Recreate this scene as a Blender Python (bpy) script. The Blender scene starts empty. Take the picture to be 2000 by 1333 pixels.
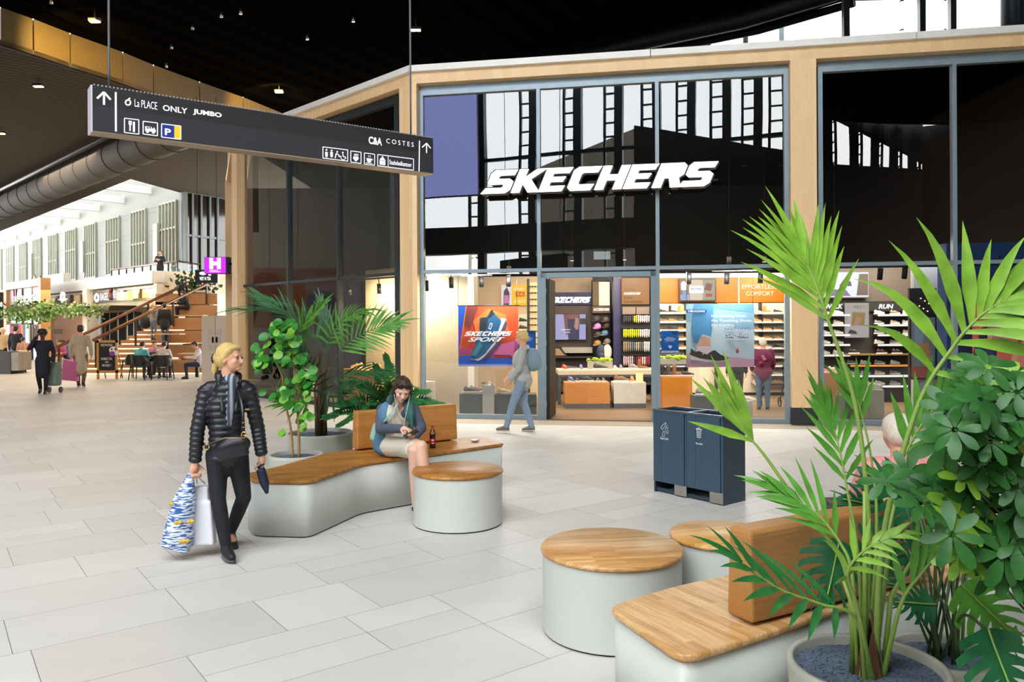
import bpy, bmesh, math, random
from mathutils import Vector, Matrix, Euler, noise
sc = bpy.context.scene
C = sc.collection
PI = math.pi
# ---------------- camera, world, exposure ----------------
F = 1515.0; HZ = 633.0; CH = 1.75; ROLL = 0.0055
cd = bpy.data.cameras.new('camera'); cam = bpy.data.objects.new('camera', cd); C.objects.link(cam)
cam.location = (0, 0, CH); cam.rotation_euler = (PI/2, ROLL, 0)
cd.sensor_width = 36; cd.lens = 36*F/2000; cd.shift_y = -(666.5-HZ)/2000
cd.clip_start = 0.05; cd.clip_end = 400
sc.camera = cam
sc.view_settings.view_transform = 'Standard'; sc.view_settings.look = 'None'
sc.view_settings.gamma = 1; sc.view_settings.use_curve_mapping = False
sc.view_settings.exposure = 0.55
try:
    sc.cycles.use_denoising = True
    sc.cycles.denoiser = 'OPENIMAGEDENOISE'
    sc.cycles.max_bounces = 8; sc.cycles.diffuse_bounces = 3; sc.cycles.glossy_bounces = 3
    sc.cycles.transmission_bounces = 4; sc.cycles.transparent_max_bounces = 16
    sc.cycles.caustics_reflective = False; sc.cycles.caustics_refractive = False
    sc.cycles.sample_clamp_indirect = 4
    sc.cycles.use_light_tree = True
except Exception: pass
world = bpy.data.worlds.new('world'); sc.world = world; world.use_nodes = True
wn = world.node_tree; wn.nodes.clear()
_o = wn.nodes.new('ShaderNodeOutputWorld'); _b = wn.nodes.new('ShaderNodeBackground')
_tc = wn.nodes.new('ShaderNodeTexCoord'); _nz = wn.nodes.new('ShaderNodeTexNoise'); _rp = wn.nodes.new('ShaderNodeValToRGB')
_nz.inputs['Scale'].default_value = 1.6; _nz.inputs['Detail'].default_value = 3
_rp.color_ramp.elements[0].color = (0.88, 0.94, 1.0, 1); _rp.color_ramp.elements[0].position = .3
_rp.color_ramp.elements[1].color = (1.0, 0.985, 0.955, 1); _rp.color_ramp.elements[1].position = .7
wn.links.new(_tc.outputs['Generated'], _nz.inputs['Vector']); wn.links.new(_nz.outputs['Fac'], _rp.inputs['Fac'])
wn.links.new(_rp.outputs['Color'], _b.inputs['Color']); _b.inputs['Strength'].default_value = 7.6
wn.links.new(_b.outputs[0], _o.inputs[0])

def light(name, kind, loc, power, color=(1, 1, 1), size=1.0, size_y=None, rot=(0, 0, 0), spot=None, portal=False, target=None, radius=None):
    ld = bpy.data.lights.new(name, kind); lo = bpy.data.objects.new(name, ld); C.objects.link(lo)
    lo.location = loc; lo.rotation_euler = rot; ld.color = color; ld.energy = power
    if kind == 'AREA':
        ld.shape = 'RECTANGLE'; ld.size = size; ld.size_y = size_y or size
        if portal: ld.cycles.is_portal = True
    if kind in ('SPOT', 'POINT'): ld.shadow_soft_size = radius or 0.05
    if kind == 'SPOT': ld.spot_size = spot or 1.0; ld.spot_blend = .6
    if target is not None:
        lo.rotation_euler = (Vector(target)-Vector(loc)).to_track_quat('-Z', 'Y').to_euler()
    return lo

# ---------------- picture calibration ----------------
_R = Vector((math.cos(ROLL), 0, -math.sin(ROLL))); _U = Vector((math.sin(ROLL), 0, math.cos(ROLL)))
def ray(px, py):
    return Vector((0, 1, 0)) + _R*((px-1000)/F) + _U*((HZ-py)/F)
def at(px, py, Y):
    return Vector((0, 0, CH)) + ray(px, py)*Y
def fl(px, py, z=0.0):
    d = ray(px, py); t = (z-CH)/d.z
    return Vector((d.x*t, t, z))
def zpx(px, py, Y): return at(px, py, Y).z
class Line:
    """vertical plane: origin, direction e, normal n towards the hall"""
    def __init__(s, a, b):
        s.o = Vector((a[0], a[1], 0)); s.e = (Vector((b[0], b[1], 0))-s.o).normalized()
        s.n = Vector((s.e.y, -s.e.x, 0))
        if s.n.dot(-s.o) < 0: s.n = -s.n
    def P(s, t, out, z): return s.o + s.e*t + s.n*out + Vector((0, 0, z))
    def t(s, px, out=0.0):
        k = (px-1000)/F; p = s.o + s.n*out
        # p.x+e.x t = k (p.y+e.y t)
        return (k*p.y-p.x)/(s.e.x-k*s.e.y)
    def hit(s, px, py, out=0.0):
        """(t, z) of a pixel on this plane"""
        d = ray(px, py); p = s.o+s.n*out
        k = p.dot(s.n)/Vector((d.x, d.y, 0)).dot(s.n)
        w = Vector((0, 0, CH))+d*k
        return (w-p).dot(s.e), w.z
    def mat(s, t, out, z=0):
        m = Matrix.Identity(4); ez = Vector((0, 0, 1))
        ex = s.e; ey = ez.cross(ex)
        for i in range(3): m[i][0] = ex[i]; m[i][1] = ey[i]; m[i][2] = ez[i]
        m.translation = s.P(t, out, z); return m
# ---------------- materials ----------------
def lin(c):
    if isinstance(c, str):
        c = c.lstrip('#'); c = [int(c[i:i+2], 16)/255 for i in (0, 2, 4)]
        c = [x/12.92 if x <= .04045 else ((x+.055)/1.055)**2.4 for x in c]
    return (c[0], c[1], c[2], 1)
_mc = {}
def mat(name, col, rough=.5, metal=0, var=.06, scale=8.0, spec=.5, emis=0, coat=0, stretch=None, bump=0, alpha=1, sub=0, col2=None, trans=0, detail=4, contrast=.35):
    """principled material with a procedural tone variation"""
    if name in _mc: return _mc[name]
    m = bpy.data.materials.new(name); m.use_nodes = True; nt = m.node_tree
    b = nt.nodes['Principled BSDF']; c = lin(col)
    b.inputs['Roughness'].default_value = rough; b.inputs['Metallic'].default_value = metal
    b.inputs['Specular IOR Level'].default_value = spec
    if coat: b.inputs['Coat Weight'].default_value = coat
    if trans: b.inputs['Transmission Weight'].default_value = trans
    tc = nt.nodes.new('ShaderNodeTexCoord'); mp = nt.nodes.new('ShaderNodeMapping'); nz = nt.nodes.new('ShaderNodeTexNoise')
    nz.inputs['Scale'].default_value = scale; nz.inputs['Detail'].default_value = detail
    if stretch: mp.inputs['Scale'].default_value = stretch
    nt.links.new(tc.outputs['Object'], mp.inputs['Vector']); nt.links.new(mp.outputs[0], nz.inputs['Vector'])
    rp = nt.nodes.new('ShaderNodeValToRGB'); rp.color_ramp.elements[0].position = .5-contrast; rp.color_ramp.elements[1].position = .5+contrast
    c2 = lin(col2) if col2 else c
    rp.color_ramp.elements[0].color = tuple(max(0, x*(1-var)) for x in c[:3])+(1,)
    rp.color_ramp.elements[1].color = tuple(min(1, x*(1+var)) for x in c2[:3])+(1,)
    nt.links.new(nz.outputs['Fac'], rp.inputs['Fac']); nt.links.new(rp.outputs['Color'], b.inputs['Base Color'])
    if emis:
        nt.links.new(rp.outputs['Color'], b.inputs['Emission Color']); b.inputs['Emission Strength'].default_value = emis
    if bump:
        bp = nt.nodes.new('ShaderNodeBump'); bp.inputs['Strength'].default_value = bump; bp.inputs['Distance'].default_value = .01
        nt.links.new(nz.outputs['Fac'], bp.inputs['Height']); nt.links.new(bp.outputs[0], b.inputs['Normal'])
    if sub:
        b.inputs['Subsurface Weight'].default_value = sub; b.inputs['Subsurface Radius'].default_value = (.02, .008, .004)
    _mc[name] = m; return m
def emat(name, col, strength=1.0):
    if name in _mc: return _mc[name]
    m = mat(name, '#000000', .6); b = m.node_tree.nodes['Principled BSDF']
    b.inputs['Emission Color'].default_value = lin(col); b.inputs['Emission Strength'].default_value = strength
    return m
def glass(name, refl=1.0, tint=(1, 1, 1), ior=1.6, wav=0.0):
    if name in _mc: return _mc[name]
    m = bpy.data.materials.new(name); m.use_nodes = True; nt = m.node_tree; nt.nodes.clear()
    o = nt.nodes.new('ShaderNodeOutputMaterial'); mx = nt.nodes.new('ShaderNodeMixShader')
    t = nt.nodes.new('ShaderNodeBsdfTransparent'); g = nt.nodes.new('ShaderNodeBsdfGlossy')
    t.inputs['Color'].default_value = (*tint, 1); g.inputs['Roughness'].default_value = 0.0
    fr = nt.nodes.new('ShaderNodeFresnel'); fr.inputs['IOR'].default_value = ior
    mu = nt.nodes.new('ShaderNodeMath'); mu.operation = 'MULTIPLY'; mu.use_clamp = True; mu.inputs[1].default_value = refl
    nt.links.new(fr.outputs[0], mu.inputs[0]); nt.links.new(mu.outputs[0], mx.inputs[0])
    nt.links.new(t.outputs[0], mx.inputs[1]); nt.links.new(g.outputs[0], mx.inputs[2]); nt.links.new(mx.outputs[0], o.inputs[0])
    if wav:
        tc = nt.nodes.new('ShaderNodeTexCoord'); nz = nt.nodes.new('ShaderNodeTexNoise'); nz.inputs['Scale'].default_value = .45; nz.inputs['Detail'].default_value = 1
        bp = nt.nodes.new('ShaderNodeBump'); bp.inputs['Strength'].default_value = 1; bp.inputs['Distance'].default_value = wav
        nt.links.new(tc.outputs['Object'], nz.inputs['Vector']); nt.links.new(nz.outputs['Fac'], bp.inputs['Height']); nt.links.new(bp.outputs[0], g.inputs['Normal'])
    _mc[name] = m; return m
def wood(name, c1, c2, axis='X', width=.045, length=.35, rough=.35, grain=.25, bumps=True):
    """butcher-block style strips running along axis"""
    if name in _mc: return _mc[name]
    m = bpy.data.materials.new(name); m.use_nodes = True; nt = m.node_tree; b = nt.nodes['Principled BSDF']
    b.inputs['Roughness'].default_value = rough
    tc = nt.nodes.new('ShaderNodeTexCoord'); mp = nt.nodes.new('ShaderNodeMapping')
    rot = {'X': (0, 0, 0), 'Y': (0, 0, PI/2), 'Z': (0, PI/2, 0), 'XZ': (PI/2, 0, 0)}[axis] if isinstance(axis, str) else axis
    mp.inputs['Rotation'].default_value = rot
    br = nt.nodes.new('ShaderNodeTexBrick'); br.inputs['Scale'].default_value = 1; br.offset = .37; br.squash = 1
    br.inputs['Brick Width'].default_value = length; br.inputs['Row Height'].default_value = width; br.inputs['Mortar Size'].default_value = 0.0
    br.inputs['Color1'].default_value = lin(c1); br.inputs['Color2'].default_value = lin(c2); br.inputs['Bias'].default_value = 0
    nz = nt.nodes.new('ShaderNodeTexNoise'); nz.inputs['Scale'].default_value = 5; nz.inputs['Detail'].default_value = 6
    m2 = nt.nodes.new('ShaderNodeMapping'); m2.inputs['Scale'].default_value = (1.2, 22, 22)
    mixc = nt.nodes.new('ShaderNodeMix'); mixc.data_type = 'RGBA'; mixc.blend_type = 'MULTIPLY'
    rp = nt.nodes.new('ShaderNodeValToRGB'); rp.color_ramp.elements[0].position = .3; rp.color_ramp.elements[1].position = .65
    rp.color_ramp.elements[0].color = (1-grain*1.2, 1-grain*1.5, 1-grain*1.9, 1); rp.color_ramp.elements[1].color = (1, 1, 1, 1)
    nt.links.new(tc.outputs['Object'], mp.inputs['Vector']); nt.links.new(mp.outputs[0], br.inputs['Vector'])
    nt.links.new(mp.outputs[0], m2.inputs['Vector']); nt.links.new(m2.outputs[0], nz.inputs['Vector'])
    nt.links.new(nz.outputs['Fac'], rp.inputs['Fac']); nt.links.new(br.outputs['Color'], mixc.inputs[6]); nt.links.new(rp.outputs['Color'], mixc.inputs[7])
    mixc.inputs[0].default_value = 1
    nt.links.new(mixc.outputs[2], b.inputs['Base Color'])
    _mc[name] = m; return m
# ---------------- mesh builder ----------------
class MB:
    def __init__(s, m=None): s.v = []; s.f = []; s.mi = []; s.m = m; s.k = 0; s.sm = []
    def _add(s, vs, fs, smooth=False):
        n = len(s.v)
        s.v += [(s.m @ Vector(v)) if s.m else Vector(v) for v in vs]
        s.f += [tuple(i+n for i in f) for f in fs]; s.mi += [s.k]*len(fs); s.sm += [smooth]*len(fs)
        return s
    def box(s, a, b, m=None):
        (x0, y0, z0), (x1, y1, z1) = a, b
        vs = [(x0, y0, z0), (x1, y0, z0), (x1, y1, z0), (x0, y1, z0), (x0, y0, z1), (x1, y0, z1), (x1, y1, z1), (x0, y1, z1)]
        if m is not None: vs = [m @ Vector(v) for v in vs]
        return s._add(vs, [(0, 3, 2, 1), (4, 5, 6, 7), (0, 1, 5, 4), (1, 2, 6, 5), (2, 3, 7, 6), (3, 0, 4, 7)])
    def cbox(s, c, size, m=None):
        c = Vector(c); h = Vector(size)/2
        return s.box(c-h, c+h, m)
    def quad(s, *p): return s._add(p, [tuple(range(len(p)))])
    def prism(s, poly, z0, z1, m=None, smooth=False):
        n = len(poly); vs = [(p[0], p[1], z0) for p in poly]+[(p[0], p[1], z1) for p in poly]
        if m is not None: vs = [m @ Vector(v) for v in vs]
        s._add(vs, [tuple(range(n-1, -1, -1)), tuple(range(n, 2*n))]); base = len(s.v)-2*n
        for i in range(n):
            s.f.append((base+i, base+(i+1) % n, base+n+(i+1) % n, base+n+i)); s.mi.append(s.k); s.sm.append(smooth)
        return s
    def cyl(s, p0, p1, r0, r1=None, n=16, caps=True, smooth=True):
        return s.tube([p0, p1], [r0, r0 if r1 is None else r1], n, caps, smooth)
    def tube(s, pts, r, n=8, caps=True, smooth=True, sx=1.0):
        pts = [Vector(p) for p in pts]; N = len(pts)
        if not isinstance(r, (list, tuple)): r = [r]*N
        rings = []; up = Vector((0, 0, 1)); px = None
        for i, p in enumerate(pts):
            d = (pts[min(i+1, N-1)]-pts[max(i-1, 0)])
            d = d.normalized() if d.length > 1e-9 else Vector((0, 0, 1))
            if px is None:
                a = up if abs(d.z) < .9 else Vector((0, 1, 0)); x = d.cross(a).normalized()
            else:
                x = px-d*px.dot(d); x = x.normalized() if x.length > 1e-6 else d.orthogonal().normalized()
            px = x; y = d.cross(x)
            rings.append([p+x*math.cos(2*PI*j/n)*r[i]*sx+y*math.sin(2*PI*j/n)*r[i] for j in range(n)])
        vs = [v for rg in rings for v in rg]; fs = []
        for i in range(N-1):
            for j in range(n): fs.append((i*n+j, i*n+(j+1) % n, (i+1)*n+(j+1) % n, (i+1)*n+j))
        s._add(vs, fs, smooth)
        if caps:
            b = len(s.v)-N*n
            s.f.append(tuple(b+j for j in range(n-1, -1, -1))); s.f.append(tuple(b+(N-1)*n+j for j in range(n))); s.mi += [s.k]*2; s.sm += [False]*2
        return s
    def lathe(s, prof, c=(0, 0, 0), n=48, smooth=True, sy=1.0):
        vs = []; fs = []; c = Vector(c); N = len(prof)
        for (r, z) in prof:
            for j in range(n): a = 2*PI*j/n; vs.append(c+Vector((r*math.cos(a), r*math.sin(a)*sy, z)))
        for i in range(N-1):
            for j in range(n): fs.append((i*n+j, i*n+(j+1) % n, (i+1)*n+(j+1) % n, (i+1)*n+j))
        return s._add(vs, fs, smooth)
    def disc(s, c, r, n=32, z=0, sy=1.0):
        c = Vector(c); return s._add([c+Vector((r*math.cos(2*PI*j/n), r*math.sin(2*PI*j/n)*sy, z)) for j in range(n)], [tuple(range(n))])
    def ball(s, c, r, n=12, k=8, m=None):
        c = Vector(c); r = Vector(r) if isinstance(r, (tuple, list, Vector)) else Vector((r, r, r)); vs = []; fs = []
        for i in range(k+1):
            th = PI*i/k
            for j in range(n):
                a = 2*PI*j/n; q = Vector((r.x*math.sin(th)*math.cos(a), r.y*math.sin(th)*math.sin(a), r.z*math.cos(th)))
                vs.append(c+(m @ q if m is not None else q))
        for i in range(k):
            for j in range(n): fs.append((i*n+j, (i+1)*n+j, (i+1)*n+(j+1) % n, i*n+(j+1) % n))
        return s._add(vs, fs, True)
def wl(o):
    p = Vector((0, 0, 0))
    while o is not None: p = p+Vector(o.location); o = o.parent
    return p
def link_mesh(name, me, mats, parent=None, local=False):
    if mats is not None:
        for m in (mats if isinstance(mats, (list, tuple)) else [mats]): me.materials.append(m)
    o = bpy.data.objects.new(name, me); C.objects.link(o)
    if parent is not None:
        if not local: me.transform(Matrix.Translation(-wl(parent)))
        o.parent = parent
    elif not local and len(me.vertices):
        xs = [v.co for v in me.vertices]
        mn = Vector([min(c[i] for c in xs) for i in range(3)]); mx = Vector([max(c[i] for c in xs) for i in range(3)])
        c = Vector(((mn.x+mx.x)/2, (mn.y+mx.y)/2, mn.z)); me.transform(Matrix.Translation(-c)); o.location = c
    return o
def build(name, mb, mats, parent=None, local=False, bevel=0, seg=2, weld=False, origin=True):
    me = bpy.data.meshes.new(name); me.from_pydata([tuple(v) for v in mb.v], [], mb.f); me.update()
    me.polygons.foreach_set('material_index', mb.mi); me.polygons.foreach_set('use_smooth', mb.sm)
    if bevel or weld:
        bm = bmesh.new(); bm.from_mesh(me)
        bmesh.ops.remove_doubles(bm, verts=bm.verts, dist=1e-5)
        if bevel:
            es = [e for e in bm.edges if len(e.link_faces) == 2 and e.calc_face_angle(0) > .6]
            bmesh.ops.bevel(bm, geom=es, offset=bevel, segments=seg, profile=.5, affect='EDGES', clamp_overlap=True)
            if seg > 1:
                for f in bm.faces: f.smooth = f.smooth
        bm.to_mesh(me); bm.free()
    return link_mesh(name, me, mats, parent, local)
def tag(o, label=None, cat=None, group=None, kind=None):
    if label: o['label'] = label
    if cat: o['category'] = cat
    if group: o['group'] = group
    if kind: o['kind'] = kind
    return o
def thing(name, label, cat, loc=(0, 0, 0), rotz=0, group=None):
    o = bpy.data.objects.new(name, None); C.objects.link(o); o.location = loc; o.rotation_euler = (0, 0, rotz)
    o.empty_display_size = .1
    return tag(o, label, cat, group)
def struct(o): o['kind'] = 'structure'; return o
def children(o): return [c for c in bpy.data.objects if c.parent == o]
_kids = {}
def copy_tree(o, parent=None, kids=None):
    c = o.copy(); C.objects.link(c)
    if parent is not None: c.parent = parent
    for ch in (o.children if kids is None else kids): copy_tree(ch, c)
    return c
# ---------------- text ----------------
def text_mesh(s, size=1.0, shear=0, bold=0, extrude=0, space=1.0, align='LEFT', sx=1.0, line=1.0):
    cu = bpy.data.curves.new('t', 'FONT'); cu.body = s; cu.size = size; cu.shear = shear; cu.offset = bold*size
    cu.extrude = extrude; cu.space_character = space; cu.align_x = align; cu.resolution_u = 3; cu.space_line = line
    ob = bpy.data.objects.new('t', cu); C.objects.link(ob)
    dg = bpy.context.evaluated_depsgraph_get(); me = bpy.data.meshes.new_from_object(ob.evaluated_get(dg))
    bpy.data.objects.remove(ob); bpy.data.curves.remove(cu)
    me.transform(Matrix.Diagonal((sx, 1, 1, 1)))
    return me
def text(name, s, m4, material, parent, size=.1, fit=None, **k):
    """text in the local XY plane of m4 (X to the right, Y up); fit=(w,h) stretches it to that box"""
    me = text_mesh(s, size, **k)
    if fit and len(me.vertices):
        xs = [v.co.x for v in me.vertices]; ys = [v.co.y for v in me.vertices]
        w = max(xs)-min(xs); h = max(ys)-min(ys)
        me.transform(Matrix.Translation((-min(xs), -min(ys), 0)))
        me.transform(Matrix.Diagonal((fit[0]/max(w, 1e-6), fit[1]/max(h, 1e-6), 1, 1)))
    me.transform(m4)
    me.materials.clear()
    return link_mesh(name, me, material, parent)
def face(line, t, out, z):
    """4x4 whose X runs along the plane to the viewer's right, Y is up, Z is out to the viewer"""
    ex = line.e if line.n.cross(Vector((0, 0, 1))).dot(line.e) < 0 else -line.e
    m = Matrix.Identity(4); ez = line.n; ey = Vector((0, 0, 1)); ex = ey.cross(ez)
    for i in range(3): m[i][0] = ex[i]; m[i][1] = ey[i]; m[i][2] = ez[i]
    m.translation = line.P(t, out, z); return m
# ---------------- blobs: smooth continuous bodies from capsules ----------------
def _cap(bm, p0, r0, p1, r1, n=14):
    p0 = Vector(p0); p1 = Vector(p1); d = p1-p0; L = d.length
    if L < 1e-6: d = Vector((0, 0, 1)); L = 1e-6
    q = d.normalized().to_track_quat('Z', 'Y').to_matrix()
    rings = []
    prof = [(-math.cos(a)*r0, math.sin(a)*r0, 0) for a in (0.001, .5, 1.0, PI/2)]+[(L+math.sin(a)*r1, math.cos(a)*r1, 1) for a in (0, .55, 1.05, PI/2-.001)]
    for (h, r, _) in prof:
        rings.append([bm.verts.new(p0+q @ Vector((r*math.cos(2*PI*j/n), r*math.sin(2*PI*j/n), h))) for j in range(n)])
    for i in range(len(rings)-1):
        for j in range(n): bm.faces.new((rings[i][j], rings[i][(j+1) % n], rings[i+1][(j+1) % n], rings[i+1][j]))
    bm.faces.new(rings[0][::-1]); bm.faces.new(rings[-1])
def _ell(bm, c, r, rot=None, n=18, k=12):
    c = Vector(c); rings = []
    R = Euler(rot).to_matrix() if rot is not None and not isinstance(rot, Matrix) else rot
    for i in range(k+1):
        th = PI*(.02+.96*i/k); rg = []
        for j in range(n):
            a = 2*PI*j/n; v = Vector((r[0]*math.sin(th)*math.cos(a), r[1]*math.sin(th)*math.sin(a), r[2]*math.cos(th)))
            rg.append(bm.verts.new(c+(R @ v if R is not None else v)))
        rings.append(rg)
    for i in range(k):
        for j in range(n): bm.faces.new((rings[i][j], rings[i+1][j], rings[i+1][(j+1) % n], rings[i][(j+1) % n]))
    bm.faces.new(rings[0]); bm.faces.new(rings[-1][::-1])
def _bx(bm, c, s, rot=None):
    R = Euler(rot).to_matrix().to_4x4() if rot is not None and not isinstance(rot, Matrix) else (rot.to_4x4() if rot is not None else Matrix.Identity(4))
    bmesh.ops.create_cube(bm, size=1, matrix=Matrix.Translation(Vector(c)) @ R @ Matrix.Diagonal((s[0], s[1], s[2], 1)))
def blob(parts, vox=.012, smooth=4, fac=.6):
    """parts: ('c',p0,r0,p1,r1) | ('e',c,r,rot) | ('b',c,size,rot)"""
    bm = bmesh.new()
    for p in parts:
        if p[0] == 'c': _cap(bm, *p[1:])
        elif p[0] == 'e': _ell(bm, *p[1:])
        else: _bx(bm, *p[1:])
    me = bpy.data.meshes.new('b'); bm.to_mesh(me); bm.free()
    ob = bpy.data.objects.new('b', me); C.objects.link(ob)
    r = ob.modifiers.new('r', 'REMESH'); r.mode = 'VOXEL'; r.voxel_size = vox; r.use_smooth_shade = True
    if smooth: s = ob.modifiers.new('s', 'SMOOTH'); s.iterations = smooth; s.factor = fac
    dg = bpy.context.evaluated_depsgraph_get(); out = bpy.data.meshes.new_from_object(ob.evaluated_get(dg))
    bpy.data.objects.remove(ob); bpy.data.meshes.remove(me)
    out.polygons.foreach_set('use_smooth', [True]*len(out.polygons))
    out.materials.clear()
    return out
# ---------------- key planes ----------------
_a, _b2 = fl(893, 818.5), fl(1832, 834.0)
_c, _d2 = fl(501.6, 776.6), fl(673, 798.7)
def isect(p, q, r, s):
    d1 = q-p; d2 = s-r; k = ((r.x-p.x)*d2.y-(r.y-p.y)*d2.x)/(d1.x*d2.y-d1.y*d2.x); return p+d1*k
O = isect(_a, _b2, _c, _d2)
FF = Line(O, _b2)                       # shop front, e runs to the right
LF = Line(O, _c)                        # left face, e runs away to the back left
tA = LF.t(455, .15)
A_ = LF.P(tA, 0, 0)
TF = Line(A_, A_ + Vector((-.3655*1.0, 1.0, 0))*5.2)
D_ = LF.e.copy()                        # long direction of the mall on the left
N_ = LF.n.copy()
print('O', O, 'FF.e', FF.e, 'LF.e', LF.e, 'tA', tA)
# ---------------- shared materials ----------------
m_tile = [mat('tile_%d' % i, c, .44, var=.05, scale=1.2, spec=.3, stretch=(1, 3, 1), contrast=.4) for i, c in enumerate(['#c9c6bf', '#c5c2bb', '#cdcac3', '#c2beb6'])]
m_joint = mat('tile_joint', '#5c5852', .9)
m_oakv = wood('oak_cladding_upright', '#f6d3a2', '#eec793', 'Z', .04, 3.0, .45, .08)
m_oakh = wood('oak_cladding_level', '#f2cf9e', '#eac38e', 'X', .03, 2.2, .45, .08)
m_coping = mat('coping_metal', '#eeeae2', .4, var=.03)
m_frame = mat('blue_grey_frame', '#84959d', .38, metal=.25, var=.08)
m_framed = mat('dark_frame', '#2a3338', .4, metal=.2)
m_black = mat('black_paint', '#0b0b0c', .6, var=.2)
m_plinth = mat('black_plinth', '#26282a', .5)
m_glass = glass('shop_glass', 1.85, (.93, .96, .95), wav=.004)
m_ceil = mat('black_ceiling', '#0b0908', .8, var=.3, scale=2, spec=0)
m_store_floor = wood('store_floor', '#8d7458', '#7d6750', 'X', .2, 1.2, .4, .2)
def ribbed(name, c1, c2, ang, freq, rough=.6):
    m = mat(name, c1, rough, spec=0); nt = m.node_tree; b = nt.nodes['Principled BSDF']
    tc = nt.nodes.new('ShaderNodeTexCoord'); mp = nt.nodes.new('ShaderNodeMapping'); mp.inputs['Rotation'].default_value = (0, 0, ang)
    wv = nt.nodes.new('ShaderNodeTexWave'); wv.inputs['Scale'].default_value = freq; rp = nt.nodes.new('ShaderNodeValToRGB')
    rp.color_ramp.elements[0].color = lin(c1); rp.color_ramp.elements[1].color = lin(c2); rp.color_ramp.elements[0].position = .2
    nt.links.new(tc.outputs['Object'], mp.inputs[0]); nt.links.new(mp.outputs[0], wv.inputs['Vector']); nt.links.new(wv.outputs['Fac'], rp.inputs[0]); nt.links.new(rp.outputs[0], b.inputs['Base Color'])
    return m
m_lowceil = ribbed('ribbed_ceiling', '#4a443e', '#5a534b', math.atan2(D_.y, D_.x)+PI/2, 1.2)
m_plaster = mat('white_wall_panel', '#d9dad8', .6, var=.03, scale=.6)

# ---------------- floor: individually laid tiles ----------------
def tiles():
    rnd = random.Random(4)
    a = math.atan2(.603, .797); ea = Vector((math.cos(a), math.sin(a), 0)); eb = Vector((-math.sin(a), math.cos(a), 0))
    o = fl(450, 1125.0); mb = MB(); g = .003
    mb.k = 4; mb.quad((-60, -9, -.006), (30, -9, -.006), (30, 75, -.006), (-60, 75, -.006))
    def put(u0, v0, u1, v1):
        c = o+ea*((u0+u1)/2)+eb*((v0+v1)/2)
        if c.y < -6 or c.y > 62 or c.x > 20 or c.x < -46: return
        if c.y < 0 and abs(c.x) > 14: return
        if abs(c.x) > 2.5+max(c.y, 0)*.95+ (8 if c.y > 0 else 12): return
        mb.k = rnd.choice((0, 0, 1, 1, 2, 3)); h = g/2
        p = [o+ea*x+eb*y for x, y in ((u0+h, v0+h), (u1-h, v0+h), (u1-h, v1-h), (u0+h, v1-h))]
        mb.quad(*p)
    for j in range(-70, 110):
        u = -60+rnd.random(); v0 = j*.6-.0
        while u < 60:
            k = rnd.random()
            if k < .18:
                w = rnd.choice((.6, .9)); put(u, v0, u+w, v0+.3); put(u, v0+.3, u+w, v0+.6)
            else:
                w = rnd.choice((.6, .9, .9, 1.2, 1.2)); put(u, v0, u+w, v0+.6)
            u += w
    return struct(build('floor', mb, m_tile+[m_joint], local=True))
tiles()
# ---------------- shop shell ----------------
zG = FF.hit(1536, 145.8)[1]; zT1 = FF.hit(1288, 519.6)[1]; zT0 = FF.hit(1288, 526.3)[1]
zS = FF.hit(1546, 117.6, .15)[1]; zB = FF.hit(1546, 92.5, .2)[1]; zC = FF.hit(1546, 77.5, .25)[1]
print('glass top', zG, 'transom', zT0, zT1, 'soffit', zS, 'beamtop', zB, 'cop', zC)
tR = 13.0                                # front runs on to the right, out of the picture
m_ff = FF.mat(0, 0); m_lf = LF.mat(0, 0)
# with FF.mat, local x = along, local y = z cross e = inwards (away from the hall)
def ffbox(mb, t0, t1, o0, o1, z0, z1, line=None):
    line = line or FF
    s = 1 if line.n.dot(Vector((0, 0, 1)).cross(line.e)) > 0 else -1
    m = line.mat(0, 0); mb.box((min(t0, t1), min(s*o0, s*o1), z0), (max(t0, t1), max(s*o0, s*o1), z1), m); return mb
def plan(*pts): return [(p.x, p.y) for p in pts]
# corner pillar
n1 = O  # outer corner of the two offset planes
def offset_corner(l1, l2, o):
    return isect(l1.P(0, o, 0), l1.P(5, o, 0), l2.P(0, o, 0), l2.P(5, o, 0))
K15 = offset_corner(FF, LF, .15); tL = LF.t(782, .15); tF = FF.t(815.5, .15)
struct(build('trim_1', MB().prism(plan(K15, FF.P(tF, .15, 0), FF.P(tF, -.12, 0), offset_corner(FF, LF, -.12), LF.P(tL, -.12, 0), LF.P(tL, .15, 0)), .36, zS), m_oakv))
struct(build('trim_2', MB().prism(plan(K15, FF.P(tF, .15, 0), FF.P(tF, -.12, 0), offset_corner(FF, LF, -.12), LF.P(tL, -.12, 0), LF.P(tL, .15, 0)), 0, .36), m_plinth))
t2a, t2b = FF.t(1546, .15), FF.t(1597, .15)
zpl = FF.hit(1570, 797, .15)[1]
for i, (a, b) in enumerate(((t2a, t2b), (t2b+5.2, t2b+5.75))):
    struct(build('trim_%d' % (3+2*i), ffbox(MB(), a, b, .15, -.12, zpl, zS), m_oakv))
    struct(build('trim_%d' % (4+2*i), ffbox(MB(), a, b, .15, -.12, 0, zpl), m_plinth))
# end pillar of the left face and the far pillar of the third face
Kb = offset_corner(LF, TF, .15); tLe = LF.t(464, .15)
struct(build('trim_7', MB().prism(plan(Kb, LF.P(tLe, .15, 0), LF.P(tLe, -.12, 0), offset_corner(LF, TF, -.12), TF.P(.25, -.12, 0), TF.P(.25, .15, 0)), 0, zS), m_oakv))
struct(build('trim_8', ffbox(MB(), 4.9, 5.5, .32, 0, 0, zS, TF), m_oakv))
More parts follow.
